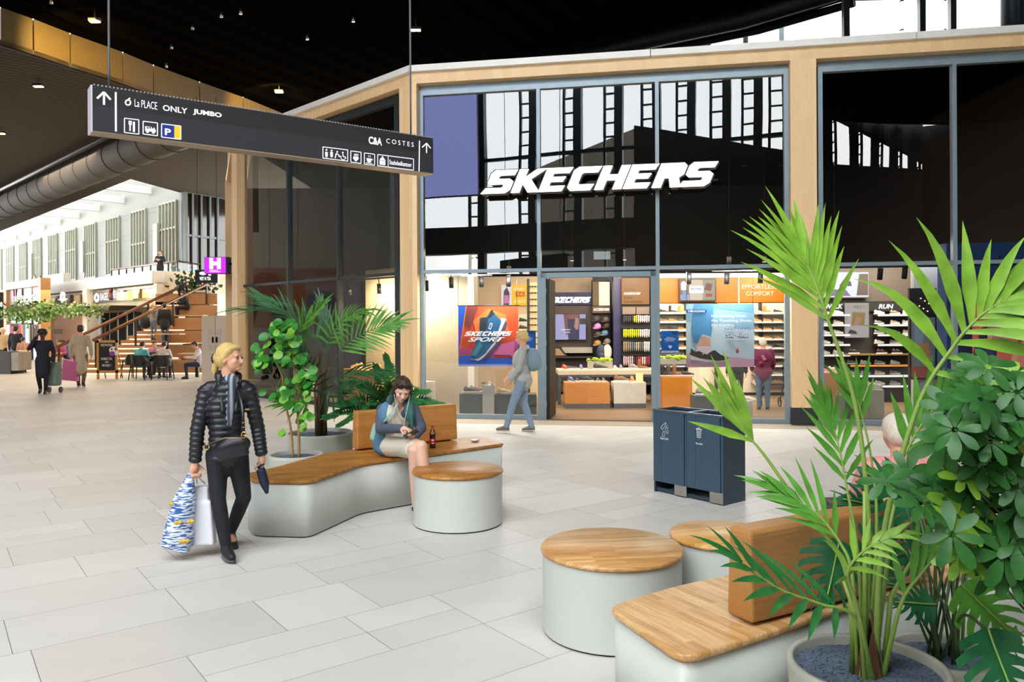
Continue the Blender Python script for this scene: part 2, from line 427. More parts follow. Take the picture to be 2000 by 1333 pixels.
# beams with coping
def beam(i, l, t0, t1, mat_, z0, z1, o):
    return struct(build('trim_%d' % i, ffbox(MB(), t0, t1, o, -.25, z0, z1, l), mat_))
c15 = K15
struct(build('trim_9', MB().prism(plan(offset_corner(FF, LF, .15), FF.P(tR, .15, 0), FF.P(tR, -.25, 0), offset_corner(FF, LF, -.25), offset_corner(LF, TF, -.25), TF.P(5.5, -.25, 0), TF.P(5.5, .3, 0), offset_corner(LF, TF, .15)), zS, zB), m_oakh))
def coping():
    mb = MB(); pts = lambda o: [TF.P(5.7, o, 0), offset_corner(LF, TF, o), offset_corner(FF, LF, o), FF.P(4.3, o, 0), FF.P(8.6, o, 0), FF.P(tR, o, 0)]
    a, b = pts(.24), pts(-.35)
    for i in range(5):
        d = (a[i+1]-a[i]).normalized()*.006
        mb.prism(plan(a[i]+d, a[i+1]-d, b[i+1]-d, b[i]+d), zB, zC)
    return struct(build('trim_10', mb, m_coping))
coping()
# roof and inner ceiling of the shop
struct(build('ceiling_shop', MB().prism(plan(FF.P(0, -.3, 0), FF.P(tR, -.3, 0), Vector((14, 27, 0)), Vector((-6.5, 27, 0)), offset_corner(LF, TF, -.3)), zS+.02, zS+.2), m_ceil))
struct(build('floor_shop', MB().prism(plan(FF.P(.05, .02, 0), FF.P(tR, .02, 0), Vector((14, 27, 0)), Vector((-8.5, 27, 0)), LF.P(tA, .0, 0)), .001, .006), m_store_floor))
struct(build('wall_back', MB().box((-8.6, 25.2, 0), (14, 25.5, zS)), mat('dark_back_wall', '#1d1a19', .7)))
# threshold strip before the front
struct(build('trim_11', ffbox(MB(), .1, tR, .62, .02, .001, .004), mat('threshold_stone', '#a89a88', .5)))
# ---------------- glazed bays ----------------
def bay(name, l, t0, t1, mulls, door=None, transom=True, fm=None, gl=None, wframe=.075):
    fm = fm or m_frame; w = thing(name, None, None, l.P((t0+t1)/2, 0, 0)); struct(w)
    fr = MB(); T0, T1 = zT0, zT1
    ffbox(fr, t0, t1, 0, -.12, zG+.01, zG+.1, l); ffbox(fr, t0, t1, -.05, -.14, zG+.115, zS, l)
    ffbox(fr, t0, t0+wframe, 0, -.12, .0, zG+.01, l); ffbox(fr, t1-wframe, t1, 0, -.12, 0, zG+.01, l)
    prev = t0+wframe; edges = sorted(mulls)
    segs = []
    for m in edges: segs.append((prev, m-.033)); prev = m+.033
    segs.append((prev, t1-wframe))
    for i, (a, b) in enumerate(segs):
        if door == i: continue
        ffbox(fr, a, b, 0, -.12, .0, .085, l)
    build('frame', fr, fm, w)
    if transom:
        tr = MB()
        for a, b in segs: ffbox(tr, a, b, -.005, -.11, T0, T1, l)
        build('transom', tr, fm, w)
    for m in edges: build('mullion', ffbox(MB(), m-.033, m+.033, .005, -.12, 0, zG+.01, l), fm, w)
    for i, (a, b) in enumerate(segs):
        for (z0, z1) in ((.085, T0), (T1, zG+.01)):
            if door == i and z0 < 1: continue
            p = [l.P(a, -.06, z0), l.P(b, -.06, z0), l.P(b, -.06, z1), l.P(a, -.06, z1)]
            if (p[1]-p[0]).cross(p[2]-p[0]).dot(l.n) < 0: p.reverse()
            build('pane', MB().quad(*p), gl or m_glass, w)
    return w
tw0, tw1 = FF.t(820.5), FF.t(1542.5); tm1, tm2 = FF.t(1053.3), FF.t(1285.3)
win1 = bay('window_1', FF, tw0, tw1, [tm1, tm2], door=1)
win2 = bay('window_2', FF, FF.t(1600), t2b+5.2, [FF.t(1866.5)])
tl0, tl1 = LF.t(780), LF.t(464)
win3 = bay('window_3', LF, tl0, tl1, [LF.t(659.5, 0), LF.t(562, 0)], fm=m_framed, wframe=.14)
win4 = bay('window_4', TF, .3, 4.85, [2.5], fm=m_framed)
# entrance portal
dr = thing('door_1', None, None, FF.P((tm1+tm2)/2, 0, 0)); struct(dr)
da, db = FF.t(1057), FF.t(1281.5); zd = FF.hit(1170, 541)[1]
p = MB(); ffbox(p, da, da+.09, .015, -.12, 0, zT0-.03); ffbox(p, db-.09, db, .015, -.12, 0, zT0-.03); ffbox(p, da, db, .015, -.12, zd, zT0-.03)
build('door_frame', p, m_frame, dr)
p = MB(); ffbox(p, da+.09, da+.15, -.02, -.9, 0.01, zd-.02); ffbox(p, da+.1, da+.14, -.1, -.8, .1, zd-.12)
build('door_leaf', p, m_black, dr)
p = MB()
for z in (.25, .9, 1.35, 1.8, 2.3): ffbox(p, da+.088, da+.1, .02, -.01, z, z+.09)
build('hinge', p, mat('hinge_steel', '#9a9488', .3, metal=.8), dr)
build('threshold', ffbox(MB(), da, db, .0, -.1, .0062, .016), mat('threshold_metal', '#6c5a48', .4), dr)

# ---------------- ceilings ----------------
zh = 9.95; zl = 9.0
top_px = [(-160, -45), (0, 14), (65, 37), (137, 65), (240, 102), (300, 127), (390, 160), (475, 190), (553, 222)]
curve = [fl(x, y, zh) for x, y in top_px]
curve = [Vector((-14.2, -5.5, zh)), Vector((-14.0, 6, zh))]+curve[1:]+[Vector((-7.6, 34, zh)), Vector((-6.8, 44, zh))]
print('curve', [(round(v.x, 1), round(v.y, 1)) for v in curve])
mb = MB()
for i in range(len(curve)-1):
    a, b = curve[i], curve[i+1]; n = max(1, int((b-a).length/2.0))
    for j in range(n):
        p0 = a.lerp(b, j/n); p1 = a.lerp(b, (j+1)/n); d = (p1-p0).normalized()*.02
        nn = Vector((d.y, -d.x, 0)).normalized()*-.05
        q = [p0+d, p1-d, p1-d+nn, p0+d+nn]
        mb.prism([(v.x, v.y) for v in q], zl, zh)
struct(build('trim_12', mb, mat('fascia_panel', '#6a5630', .45, var=.1)))
edge1, edge2, edge0 = fl(255, 350, zl), fl(357, 378, zl), fl(0, 452, zl)
print('skylight edges', edge0, edge1, edge2)
bk = MB()  # dark backing added to block the sky behind the panel gaps
for a, b in zip(curve, curve[1:]):
    d = (b-a).normalized(); nn = Vector((-d.y, d.x, 0))*.1; bk.prism([((a+nn).x, (a+nn).y), ((b+nn).x, (b+nn).y), ((b+nn*1.6).x, (b+nn*1.6).y), ((a+nn*1.6).x, (a+nn*1.6).y)], zl-.01, zh+.01)
struct(build('trim_14', bk, m_black))
poly = [Vector((v.x, v.y, 0)) for v in curve]+[Vector((-14.6, 50, 0)), edge2, edge1, edge0, Vector((-52, 62, 0)), Vector((-52, -5.5, 0))]
struct(build('ceiling_left', MB().prism(plan(*poly), zl, zl+.12), m_lowceil))
rb = [fl(1400, 78, zh), fl(1500, 47, zh), fl(1650, 2, zh)]
print('right boundary', rb)
polyr = [Vector((v.x, v.y, 0)) for v in curve[1:]]+[Vector((4, 44, 0)), Vector((4.6, 30, 0)), rb[0], rb[1], rb[2], Vector((22, 19.5, 0)), Vector((22, 5, 0)), Vector((22, -11, 0)), Vector((12.5, -10.2, 0)), Vector((5.4, -5.9, 0)), Vector((4.9, -5.2, 0)), Vector((4.9, 8, 0)), Vector((-14.0, 8, 0))]  # right part out of view extended to cut sky light on the floor
struct(build('ceiling', MB().prism(plan(*polyr), zh, zh+.15), ribbed('black_lined_ceiling', '#090706', '#0f0c09', .5, .35)))
# fascia around an unseen roof opening, added to let sky light into the hall
struct(build('wall_sky_opening', MB().box((-14.2, 8, zh), (4.9, 8.2, 14.2)), m_ceil))
struct(build('wall_sky_opening_side', MB().box((4.8, -6, zh), (5.0, 8, 14.2)), m_ceil))
struct(build('wall_sky_opening_left', MB().box((-14.4, -6, zl), (-14.2, 8, 14.2)), m_ceil))
struct(build('ceiling_sky_opening', MB().box((-14.2, .2, 14.0), (4.9, 8, 14.2)), m_ceil))  # closes part of the added opening to limit the sky light
# big pipe along the right ceiling edge
p = MB(); q = [fl(x, y, zh-.35) for x, y in ((1010, 132), (1150, 108), (1300, 72), (1450, 40), (1640, -18))]
p.tube(q, .22, 14); q2 = [v+Vector((.55, .45, -.1)) for v in q]; p.tube(q2, .1, 10)
struct(build('trim_13', p, m_black))
# clerestory posts between the ceiling edge and the shop roof, with the bright building outside
p = MB()
for px in (1455, 1525, 1652, 1800, 1860):
    Y = 22.0 if px < 1600 else 18.5
    c = at(px, 80, Y); p.box((c.x-.07, Y-.07, zS), (c.x+.07, Y+.07, 14))
c = at(1978, 60, 17.5); p.cyl((c.x, c.y, zS), (c.x, c.y, 14), .24, n=20)
struct(build('window_5', p, m_framed))
ob = MB(); ob.box((4.5, 33, 0), (34, 34, 24))
for (a, b, z0, z1) in ((1310, 1385, 170, 500),): pass
struct(build('wall_outside', ob, mat('white_brick', '#e9e6e0', .8, var=.04, scale=20)))
wo = thing('window_6', None, None, (20, 32.9, 8)); struct(wo)
a = at(1762, 60, 32.9); b = at(1845, 0, 32.9)
fr = MB()
for dx in (0, .5, 1): x = a.x+(b.x-a.x)*dx; fr.box((x-.06, 32.85, a.z), (x+.06, 33, b.z))
for z in (a.z, b.z): fr.box((a.x-.06, 32.85, z-.06), (b.x+.06, 33, z+.06))
build('frame', fr, mat('white_grey_frame', '#aab2b8', .5), wo); build('pane', MB().quad((a.x, 32.92, a.z), (b.x, 32.92, a.z), (b.x, 32.92, b.z), (a.x, 32.92, b.z)), mat('outside_pane', '#c8dce8', .1), wo)

# ---------------- hall behind the camera (seen in the glass) ----------------
Yw = -5.0
def mirror_px(px, py, Y):
    """where the reflection at a pixel of the shop front really stands, on the plane y = Y"""
    d = ray(px, py); t, z = FF.hit(px, py); p = FF.P(t, 0, z); n = FF.n
    r = d-n*(2*d.dot(n)); k = (Y-p.y)/r.y; return p+r*k
cols = [938, 1040, 1128, 1208, 1281, 1352, 1420, 1483, 1538]
mb = MB()
for px in cols:
    c = mirror_px(px, 300, Yw); w = .16
    mb.box((c.x-.17, Yw-.25, 0), (c.x+.17, Yw+.1, 14.1))
    x2 = c.x-.62
    mb.box((x2-.05, Yw-.15, 0), (x2+.05, Yw, 14.1))
    z = 3.5
    while z < 14: 
        mb.box((x2, Yw-.12, z), (c.x, Yw-.04, z+.07)); z += .62
mb.box((-14.2, Yw-.1, 9.1), (4.9, Yw+.05, 9.25)); mb.box((-14.2, Yw-.2, 13.7), (4.9, Yw+.1, 14.2))
struct(build('wall_rear_glazing', mb, m_framed))
pc = [mirror_px(x, y, Yw+.6) for x, y in ((1240, 247), (1536, 296), (1536, 470), (1240, 420))]
print('mirror mass', pc)
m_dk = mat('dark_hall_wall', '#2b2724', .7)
# solid walls either side of and below the glazing
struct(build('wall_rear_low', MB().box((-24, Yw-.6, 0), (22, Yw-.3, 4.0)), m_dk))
def mirror_on(px, py, A, B):
    d = ray(px, py); t, z = FF.hit(px, py); p = FF.P(t, 0, z); r = d-FF.n*(2*d.dot(FF.n)); q = isect(p, p+r, A, B); return p+r*((q-p).dot(Vector((r.x, r.y, 0)))/(r.x**2+r.y**2)) if False else Vector((q.x, q.y, p.z+r.z*((q-p).y/r.y)))
RA = mirror_px(1590, 250, -6.0); RB = mirror_px(1806, 330, -9.4); RA.z = RB.z = 0; Rz = [(mirror_on(x, y, RA, RB)) for x, y in ((1601, 194), (1804, 320), (1601, 308), (1804, 339.5))]
print('side glazing', RA, RB, Rz)
RL = Line(RA, RB); RW = (RB-RA).length; m_ = face(RL, 0, 0, 0); rw = MB()
ffbox(rw, -.6, RW+.3, 0, -.2, 0, (Rz[2].z+Rz[3].z)/2, RL)
def qd(mb, *p): mb.quad(*p); mb.quad(*[v+Vector((0, -.2, 0)) for v in p][::-1])
qd(rw, Vector((RA.x, RA.y, Rz[0].z)), Vector((RB.x, RB.y, Rz[1].z)), Vector((RB.x, RB.y, zh+.4)), Vector((RA.x, RA.y, zh+.4)))
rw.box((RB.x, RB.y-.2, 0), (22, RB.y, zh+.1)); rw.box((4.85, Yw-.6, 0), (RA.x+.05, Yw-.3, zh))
struct(build('wall_rear_right', rw, m_dk)); rc = MB()
for px in (1617, 1667, 1709, 1748, 1785):
    a = mirror_on(px, 260, RA, RB); b = mirror_on(px+15, 260, RA, RB); rc.box((a.x-.17, a.y-.1, 8), (a.x+.17, a.y+.1, 10)); rc.box((b.x-.05, b.y-.05, 8), (b.x+.05, b.y+.05, 10))
    for k in range(5): rc.tube([(a.x, a.y, 8.1+k*.42), (b.x, b.y, 8.3+k*.42)], .035, 4)
struct(build('wall_rear_side_glazing', rc, m_framed))
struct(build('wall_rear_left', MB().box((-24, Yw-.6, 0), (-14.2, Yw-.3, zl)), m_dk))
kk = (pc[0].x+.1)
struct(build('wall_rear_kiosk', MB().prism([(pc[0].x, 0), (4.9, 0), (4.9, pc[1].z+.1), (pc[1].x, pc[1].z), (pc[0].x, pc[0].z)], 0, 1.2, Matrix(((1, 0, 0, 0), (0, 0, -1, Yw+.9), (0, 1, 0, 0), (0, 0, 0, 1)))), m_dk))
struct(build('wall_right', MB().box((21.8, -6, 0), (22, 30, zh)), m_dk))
# beige building outside behind the glazing
bp = [mirror_px(x, y, Yw-9) for x, y in ((1050, 330), (1240, 250), (1240, 500), (1050, 500))]
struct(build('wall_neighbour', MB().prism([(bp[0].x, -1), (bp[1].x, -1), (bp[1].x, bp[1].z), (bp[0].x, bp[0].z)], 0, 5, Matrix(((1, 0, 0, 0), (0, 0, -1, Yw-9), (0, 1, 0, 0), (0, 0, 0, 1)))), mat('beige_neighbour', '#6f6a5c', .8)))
# dark canopy band and lower mass in the reflection
q = [mirror_px(x, y, Yw+.4) for x, y in ((830, 375), (1170, 425))]
struct(build('wall_rear_canopy', MB().box((q[0].x-4, Yw-.1, q[1].z-1.3), (pc[0].x, Yw+.5, q[1].z-.1)), m_dk))
# violet panel seen only in the glass, its glow added for a bright reflection
q = [mirror_px(x, y, Yw+1.2) for x, y in ((800, 150), (930, 381))]
sc_ = thing('violet_glow_panel', 'large plain violet screen hanging in front of the rear glazing', 'screen', ((q[0].x+q[1].x)/2, Yw+1.1, q[1].z))
build('housing', MB().box((q[1].x-.0, Yw+1.0, q[1].z), (q[0].x, Yw+1.15, 13.9)) if q[1].x < q[0].x else MB().box((q[0].x, Yw+1.0, q[1].z), (q[1].x, Yw+1.15, 13.9)), m_black, sc_)
x0, x1 = sorted((q[0].x, q[1].x))
build('glow_face', MB().quad((x1, Yw+1.16, q[1].z+.05), (x0, Yw+1.16, q[1].z+.05), (x0, Yw+1.16, 13.85), (x1, Yw+1.16, 13.85)), emat('violet_screen', '#8088c4', 6.2), sc_)
# left side wall of the hall, seen only in the left face of the shop
lw = MB(); X = -19.5
lw.box((X-.3, -5, 0), (X, 22.9, zl)); lw.box((X-.3, 22.9, 0), (X, 23.9, 5.6)); lw.box((X-.3, 23.9, 0), (X, 26.5, zl))
for k in range(24): lw.box((X, -4+k*1.15, 4.2), (X+.02, -3.97+k*1.15, zl))
for z in (5.0, 6.2, 7.4, 8.4): lw.box((X, -5, z), (X+.02, 22.9, z+.04))
struct(build('wall_left', lw, ribbed('grey_panel_wall', '#a3a196', '#aba99e', 0, .1)))
X += .03
mu = thing('mural', 'coloured abstract mural of coral, orange and navy shapes on the side wall', 'mural', (X+.05, 21, 2))
build('panel', MB().box((X+.02, 19.6, 1.7), (X+.1, 24.2, 4.1)), mat('mural_ground', '#8a6a5a', .6), mu)
for i, (y, z, r, c) in enumerate(((22.6, 3.3, .65, '#7a3a2e'), (21.4, 2.9, .55, '#94582a'), (20.3, 2.6, .6, '#27333f'), (23.4, 2.4, .6, '#27333f'), (20.8, 3.6, .4, '#8a7468'), (22, 2.2, .4, '#4a2a40'))):
    build('shape', MB().prism([(r*math.cos(a/9*2*PI)*(1+.25*math.sin(a*2.3)), r*math.sin(a/9*2*PI)) for a in range(9)], 0, .02, Matrix(((0, 0, 1, X+.1), (1, 0, 0, y), (0, 1, 0, z), (0, 0, 0, 1)))), mat('mural_%d' % i, c, .6), mu)
# ---------------- daylight and lamps ----------------
light('daylight_portal', 'AREA', (-4.6, Yw-.28, 9.0), 1, size=19, size_y=10, rot=(PI/2, 0, PI), portal=True)
light('daylight_portal', 'AREA', (-4.6, -2.4, 14.15), 1, size=19, size_y=5.2, portal=True)
# ---------------- people ----------------
SKIN = {'light': mat('skin_light', '#d9a184', .5, var=.04, sub=.05), 'pale': mat('skin_pale', '#e3b59c', .5, var=.04, sub=.05), 'dark': mat('skin_dark', '#5a3a2a', .5, var=.05)}
HAIR = {'black': mat('hair_black', '#120f0e', .45, stretch=(30, 30, 3), var=.5, bump=.4), 'brown': mat('hair_brown', '#3a2418', .45, stretch=(30, 30, 3), var=.5, bump=.5),
        'blond': mat('hair_blond', '#b98a45', .42, stretch=(40, 40, 3), var=.45, bump=.5, col2='#e2bd78'), 'grey': mat('hair_grey', '#cfc4b4', .5, stretch=(30, 30, 3), var=.3)}
def cloth(name, col, rough=.85, **k): return mat('cloth_'+name, col, rough, var=k.pop('var', .12), scale=k.pop('scale', 30), bump=k.pop('bump', .3), **k)
m_shoeblk = mat('shoe_black', '#17181a', .6); m_sole = mat('shoe_sole_grey', '#4a4c4d', .6); m_eye = mat('eye_dark', '#1a1210', .2); m_lip = mat('lips', '#a85a4e', .5)
J0 = dict(pelvis=(0, 0, .53), chest=(0, .0, .715), neck=(0, -.005, .825), head=(0, .012, .925),
          shl=(.1, 0, .795), shr=(-.1, 0, .795), ell=(.135, -.01, .63), elr=(-.135, -.01, .63), wrl=(.145, .03, .485), wrr=(-.145, .03, .485),
          hil=(.052, 0, .515), hir=(-.052, 0, .515), knl=(.055, .01, .285), knr=(-.055, .01, .285), anl=(.055, 0, .045), anr=(-.055, 0, .045))
class Human:
    def __init__(s, name, label, loc, h, yaw, J=None, head=(0, 0, 0), group=None, skin='light', vox=.02, cat='person'):
        s.h = h; s.loc = Vector(loc); s.vox = vox; s.skin = SKIN[skin]
        r = Matrix.Rotation(yaw, 3, 'Z'); s.L = r @ Vector((1, 0, 0)); s.Fw = r @ Vector((0, -1, 0)); s.Z = Vector((0, 0, 1))
        s.B = Matrix((s.L, s.Fw, s.Z)).transposed()
        s.J = {k: s.pt(v) for k, v in {**J0, **(J or {})}.items()}
        s.root = thing(name, label, cat, loc, 0, group)
        # head frame: yaw (to the person's left +), pitch (down +), roll
        hy, hp, hr = head
        s.H = s.B @ (Matrix.Rotation(-hy, 3, 'Z') @ Matrix.Rotation(-hp, 3, 'X') @ Matrix.Rotation(hr, 3, 'Y'))
    def pt(s, v): return s.loc+(s.L*v[0]+s.Fw*v[1]+s.Z*v[2])*s.h
    def hd(s, x, y, z): return s.J['head']+s.H @ (Vector((x, y, z))*s.h)      # x left, y forward, z up
    def spine(s, k=1.0, fat=1.0):
        J = s.J; h = s.h; out = []
        def fr(a, b):
            z = (b-a).normalized(); x = (s.L-z*s.L.dot(z)).normalized(); y = z.cross(x); return Matrix((x, y, z)).transposed()
        R1 = fr(J['pelvis'], J['chest']); R2 = fr(J['chest'], J['neck'])
        out.append(('e', J['pelvis'], (.083*h*k*fat, .066*h*k*fat, .075*h*k), R1))
        out.append(('e', J['pelvis'].lerp(J['chest'], .5), (.07*h*k*fat, .055*h*k*fat, .09*h*k), R1))
        out.append(('e', J['chest'], (.088*h*k*fat, .06*h*k*fat, .1*h*k), R2))
        out.append(('c', J['shl'].lerp(J['chest'], .12), .038*h*k, J['shr'].lerp(J['chest'], .12), .038*h*k))
        return out
    def arm(s, q, k=1.0, w=1.0):
        J = s.J; h = s.h
        return [('c', J['sh'+q], .034*h*k, J['el'+q], .027*h*k), ('c', J['el'+q], .0265*h*k, J['wr'+q], .0175*h*k*w)]
    def leg(s, q, k=1.0, a=1.0):
        J = s.J; h = s.h
        return [('c', J['hi'+q], .054*h*k, J['kn'+q], .036*h*k), ('c', J['kn'+q], .035*h*k, J['kn'+q].lerp(J['an'+q], .35), .034*h*k), ('c', J['kn'+q].lerp(J['an'+q], .35), .034*h*k, J['an'+q], .02*h*k*a)]
    def hand(s, q, d=None, palm=None, curl=.5, fine=False):
        h = s.h; J = s.J; w = J['wr'+q]
        d = (d if d is not None else (w-J['el'+q])).normalized()
        side = 1 if q == 'l' else -1
        palm = (palm if palm is not None else -s.L*side); palm = (palm-d*palm.dot(d)).normalized(); lat = d.cross(palm)*side
        out = [('c', w, .0165*h, w+d*.03*h, .018*h)]
        pc = w+d*.038*h
        R = Matrix((lat, palm, d)).transposed()
        out.append(('e', pc, (.025*h, .011*h, .032*h), R))
        for i, (o, L) in enumerate(((.017, .045), (.006, .05), (-.005, .047), (-.016, .037))):
            p = w+d*.06*h+lat*o*h; a = curl*.7; prev = p
            for sgm in (.45, .32, .25):
                dd = d*math.cos(a)+palm*math.sin(a); nx = prev+dd*L*sgm*h
                out.append(('c', prev, .0052*h, nx, .0047*h)); prev = nx; a += curl*.9
        tb = w+d*.02*h+lat*.018*h; t1 = tb+(d*.5+lat*.6+palm*.35).normalized()*.026*h; t2 = t1+(d*.8+lat*.1+palm*.5*(.4+curl)).normalized()*.024*h
        out += [('c', tb, .0085*h, t1, .0068*h), ('c', t1, .0065*h, t2, .0055*h)]
        return out
    def body(s, handl={}, handr={}, far=True, extra=()):
        J = s.J; h = s.h; P = s.spine(.76)+s.arm('l', .72)+s.arm('r', .72)+s.leg('l', .85)+s.leg('r', .85)
        P += [('c', J['chest'].lerp(J['neck'], .8), .034*h, s.hd(0, -.012, -.03), .031*h)]
        H = s.H
        P += [('e', s.hd(0, -.006, .01), (.047*h, .056*h, .054*h), H), ('e', s.hd(0, .014, -.018), (.038*h, .04*h, .046*h), H),
              ('e', s.hd(0, .038, -.05), (.014*h, .014*h, .012*h), H), ('c', s.hd(0, .049, .004), .006*h, s.hd(0, .062, -.018), .0075*h),
              ('e', s.hd(.046, -.006, -.008), (.007*h, .013*h, .018*h), H), ('e', s.hd(-.046, -.006, -.008), (.007*h, .013*h, .018*h), H),
              ('c', s.hd(-.022, .046, .014), .006*h, s.hd(.022, .046, .014), .006*h), ('e', s.hd(0, .047, -.033), (.014*h, .009*h, .007*h), H),
              ('e', s.hd(.022, .035, -.015), (.014*h, .014*h, .014*h), H), ('e', s.hd(-.022, .035, -.015), (.014*h, .014*h, .014*h), H)]
        P += s.hand('l', **handl)+s.hand('r', **handr)
        for q in 'lr':
            a = J['an'+q]; P.append(('c', a, .02*h, a+s.Fw*.06*h-s.Z*.022*h, .016*h))
        P += list(extra)
        b = link_mesh('body', blob(P, s.vox if not far else min(s.vox, .014), 3), s.skin, s.root)
        e = MB()
        for x in (.019, -.019): e.ball(s.hd(x, .0488, .001), .0046*h, 8, 6)
        build('eye', e, m_eye, b)
        l = MB().ball(s.hd(0, .0555, -.033), (.011*h, .004*h, .0035*h), 8, 6, s.H); build('lips', l, m_lip, b)
        return b
    def hair(s, m, style='short', extra=()):
        h = s.h; H = s.H
        P = [('e', s.hd(0, -.014, .02), (.053*h, .057*h, .056*h), H), ('e', s.hd(0, -.03, -.005), (.05*h, .04*h, .05*h), H), ('e', s.hd(0, .02, .05), (.038*h, .03*h, .018*h), H)]
        if style == 'long': P += [('c', s.hd(.04, -.02, 0), .018*h, s.hd(.045, -.02, -.11), .014*h), ('c', s.hd(-.04, -.02, 0), .018*h, s.hd(-.045, -.02, -.11), .014*h), ('c', s.hd(0, -.035, 0), .035*h, s.hd(0, -.04, -.11), .03*h)]
        if style == 'afro': P += [('e', s.hd(0, -.01, .03), (.075*h, .075*h, .06*h), H)]
        if style == 'pony': P += [('c', s.hd(0, -.065, .02), .014*h, s.hd(0, -.1, -.02), .02*h), ('c', s.hd(0, -.1, -.02), .02*h, s.hd(0, -.105, -.09), .008*h)]
        P += list(extra)
        return link_mesh('hair', blob(P, min(s.vox, .012), 2), m, s.root)
    def wear(s, name, parts, m, vox=None, smooth=3): return link_mesh(name, blob(parts, vox or s.vox, smooth), m, s.root)
    def top(s, m, name='jacket', k=1.12, fat=1.12, arms=True, hem=None, hood=False, wr=1.35):
        P = s.spine(k, fat)
        if arms: P += s.arm('l', k*1.08, wr)+s.arm('r', k*1.08, wr)
        if hem: # hem = length below the pelvis (fraction of h), flare
            a = s.J['pelvis']; P += [('c', a+s.Z*.02*s.h, .075*s.h*k, a-s.Z*hem*s.h, .085*s.h*k)]
        if hood: P.append(('e', s.J['neck']-s.Fw*.03*s.h, (.05*s.h, .035*s.h, .03*s.h), s.B))
        return s.wear(name, P, m)
    def pants(s, m, k=1.05, a=1.3): return s.wear('trousers', s.leg('l', k, a)+s.leg('r', k, a)+[('e', s.J['pelvis'], (.082*s.h*k, .066*s.h*k, .07*s.h), s.B)], m)
    def shoes(s, m, ms=None, k=1.0):
        for q in 'lr':
            a = s.J['an'+q]; b = s.J['kn'+q]-a; d = s.Fw; h = s.h*k
            tilt = (b.dot(s.Fw))/max(b.length, 1e-6); up = s.Z
            f = (d-up*max(0, tilt-.25)*.9).normalized()
            sp = s.wear('shoe', [('c', a-up*.004*h, .026*h, a+f*.03*h-up*.014*h, .024*h), ('c', a+f*.03*h-up*.016*h, .024*h, a+f*.085*h-up*.024*h, .018*h), ('c', a-f*.012*h-up*.018*h, .022*h, a+f*.05*h-up*.026*h, .019*h)], m, min(s.vox, .012), 2)
            u = MB(); r = Matrix((f.cross(up).normalized(), f, f.cross(up).normalized().cross(f))).transposed()
            n = up; c = a+f*.033*h-up*.0385*h
            u.ball(c, (.026*h, .075*h, .008*h), 16, 6, r); build('sole', u, ms or m_sole, sp)
def simple_person(label, px, py, hpx, yaw, topc, legc, hairc='brown', style='short', skin='light', J=None, coat=None, Y=None, z=0.0, group=None, name='person', head=(0, 0, 0), hgt=None, cat='person', vox=.022, k=1.12):
    p = fl(px, py, z) if Y is None else Vector((at(px, py, Y).x, Y, z))
    h = hgt or hpx*p.y/F
    H = Human(name, label, p, h, yaw, J, head, group, skin, vox, cat)
    H.body(); H.hair(HAIR[hairc] if isinstance(hairc, str) else hairc, style); H.top(topc, 'coat' if coat else 'jacket', k=k, hem=coat); H.pants(legc); H.shoes(m_shoeblk)
    return H
WALK = dict(knl=(.055, .05, .29), anl=(.055, .1, .05), knr=(-.055, .03, .285), anr=(-.055, -.11, .07), ell=(.14, -.05, .64), wrl=(.14, -.02, .5), elr=(-.14, .02, .64), wrr=(-.135, .09, .51))
# ---------------- far left: upper wall, rooflight, food court ----------------
zD = 4.15
Cb = at(308, 529, 33.6); zD = Cb.z
BL = Line(Cb, Cb+D_)                      # front of the long pavilion, e runs to the back left
UW = Line(Cb-N_*4.2, Cb-N_*4.2+D_)        # tall white wall behind it
tU0 = UW.t(357); tU1 = UW.t(-40)
print('zD', zD, 'UW', tU0, tU1, UW.P(tU0, 0, 0))
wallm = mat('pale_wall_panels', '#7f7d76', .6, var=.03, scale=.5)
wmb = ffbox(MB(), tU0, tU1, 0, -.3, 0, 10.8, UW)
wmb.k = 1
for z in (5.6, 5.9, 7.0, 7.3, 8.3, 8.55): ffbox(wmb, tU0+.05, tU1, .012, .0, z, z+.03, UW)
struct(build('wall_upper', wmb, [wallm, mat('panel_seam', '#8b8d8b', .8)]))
wpx = [(315, 348), (260, 288), (211, 236), (169, 190), (131.5, 151), (98, 114), (68, 82.5), (41, 54), (16, 28.5), (-6, 5)]
ztop = UW.hit(331, 396)[1]; zbot = UW.hit(180, 542)[1]; zmid = UW.hit(331, 447)[1]
m_slit = mat('slit_glass', '#6b7067', .15, var=.15, scale=1); m_sliv = mat('slit_frame', '#9a9a86', .4)
for i, (a, b) in enumerate(wpx):
    w = thing('window_%d' % (10+i), None, None, UW.P((UW.t(a)+UW.t(b))/2, 0, zbot)); struct(w)
    t0, t1 = sorted((UW.t(a), UW.t(b)))
    build('pane', ffbox(MB(), t0, t1, .02, .0, zbot, ztop, UW), m_slit, w)
    fr = MB(); n = 5
    for k in range(n+1):
        t = t0+(t1-t0)*k/n; ffbox(fr, t-.035, t+.035, .14, .02, zbot, ztop, UW)
    for z in (zbot, zmid if i % 2 == 0 else zmid-.5, ztop): ffbox(fr, t0, t1, .1, .02, z-.05, z+.05, UW)
    build('frame', fr, m_sliv, w)
    if i % 3 == 0: build('shutter', ffbox(MB(), t1-.1, t1+.5, .25, .1, zbot+.4, zmid+.4, UW), m_sliv, w)
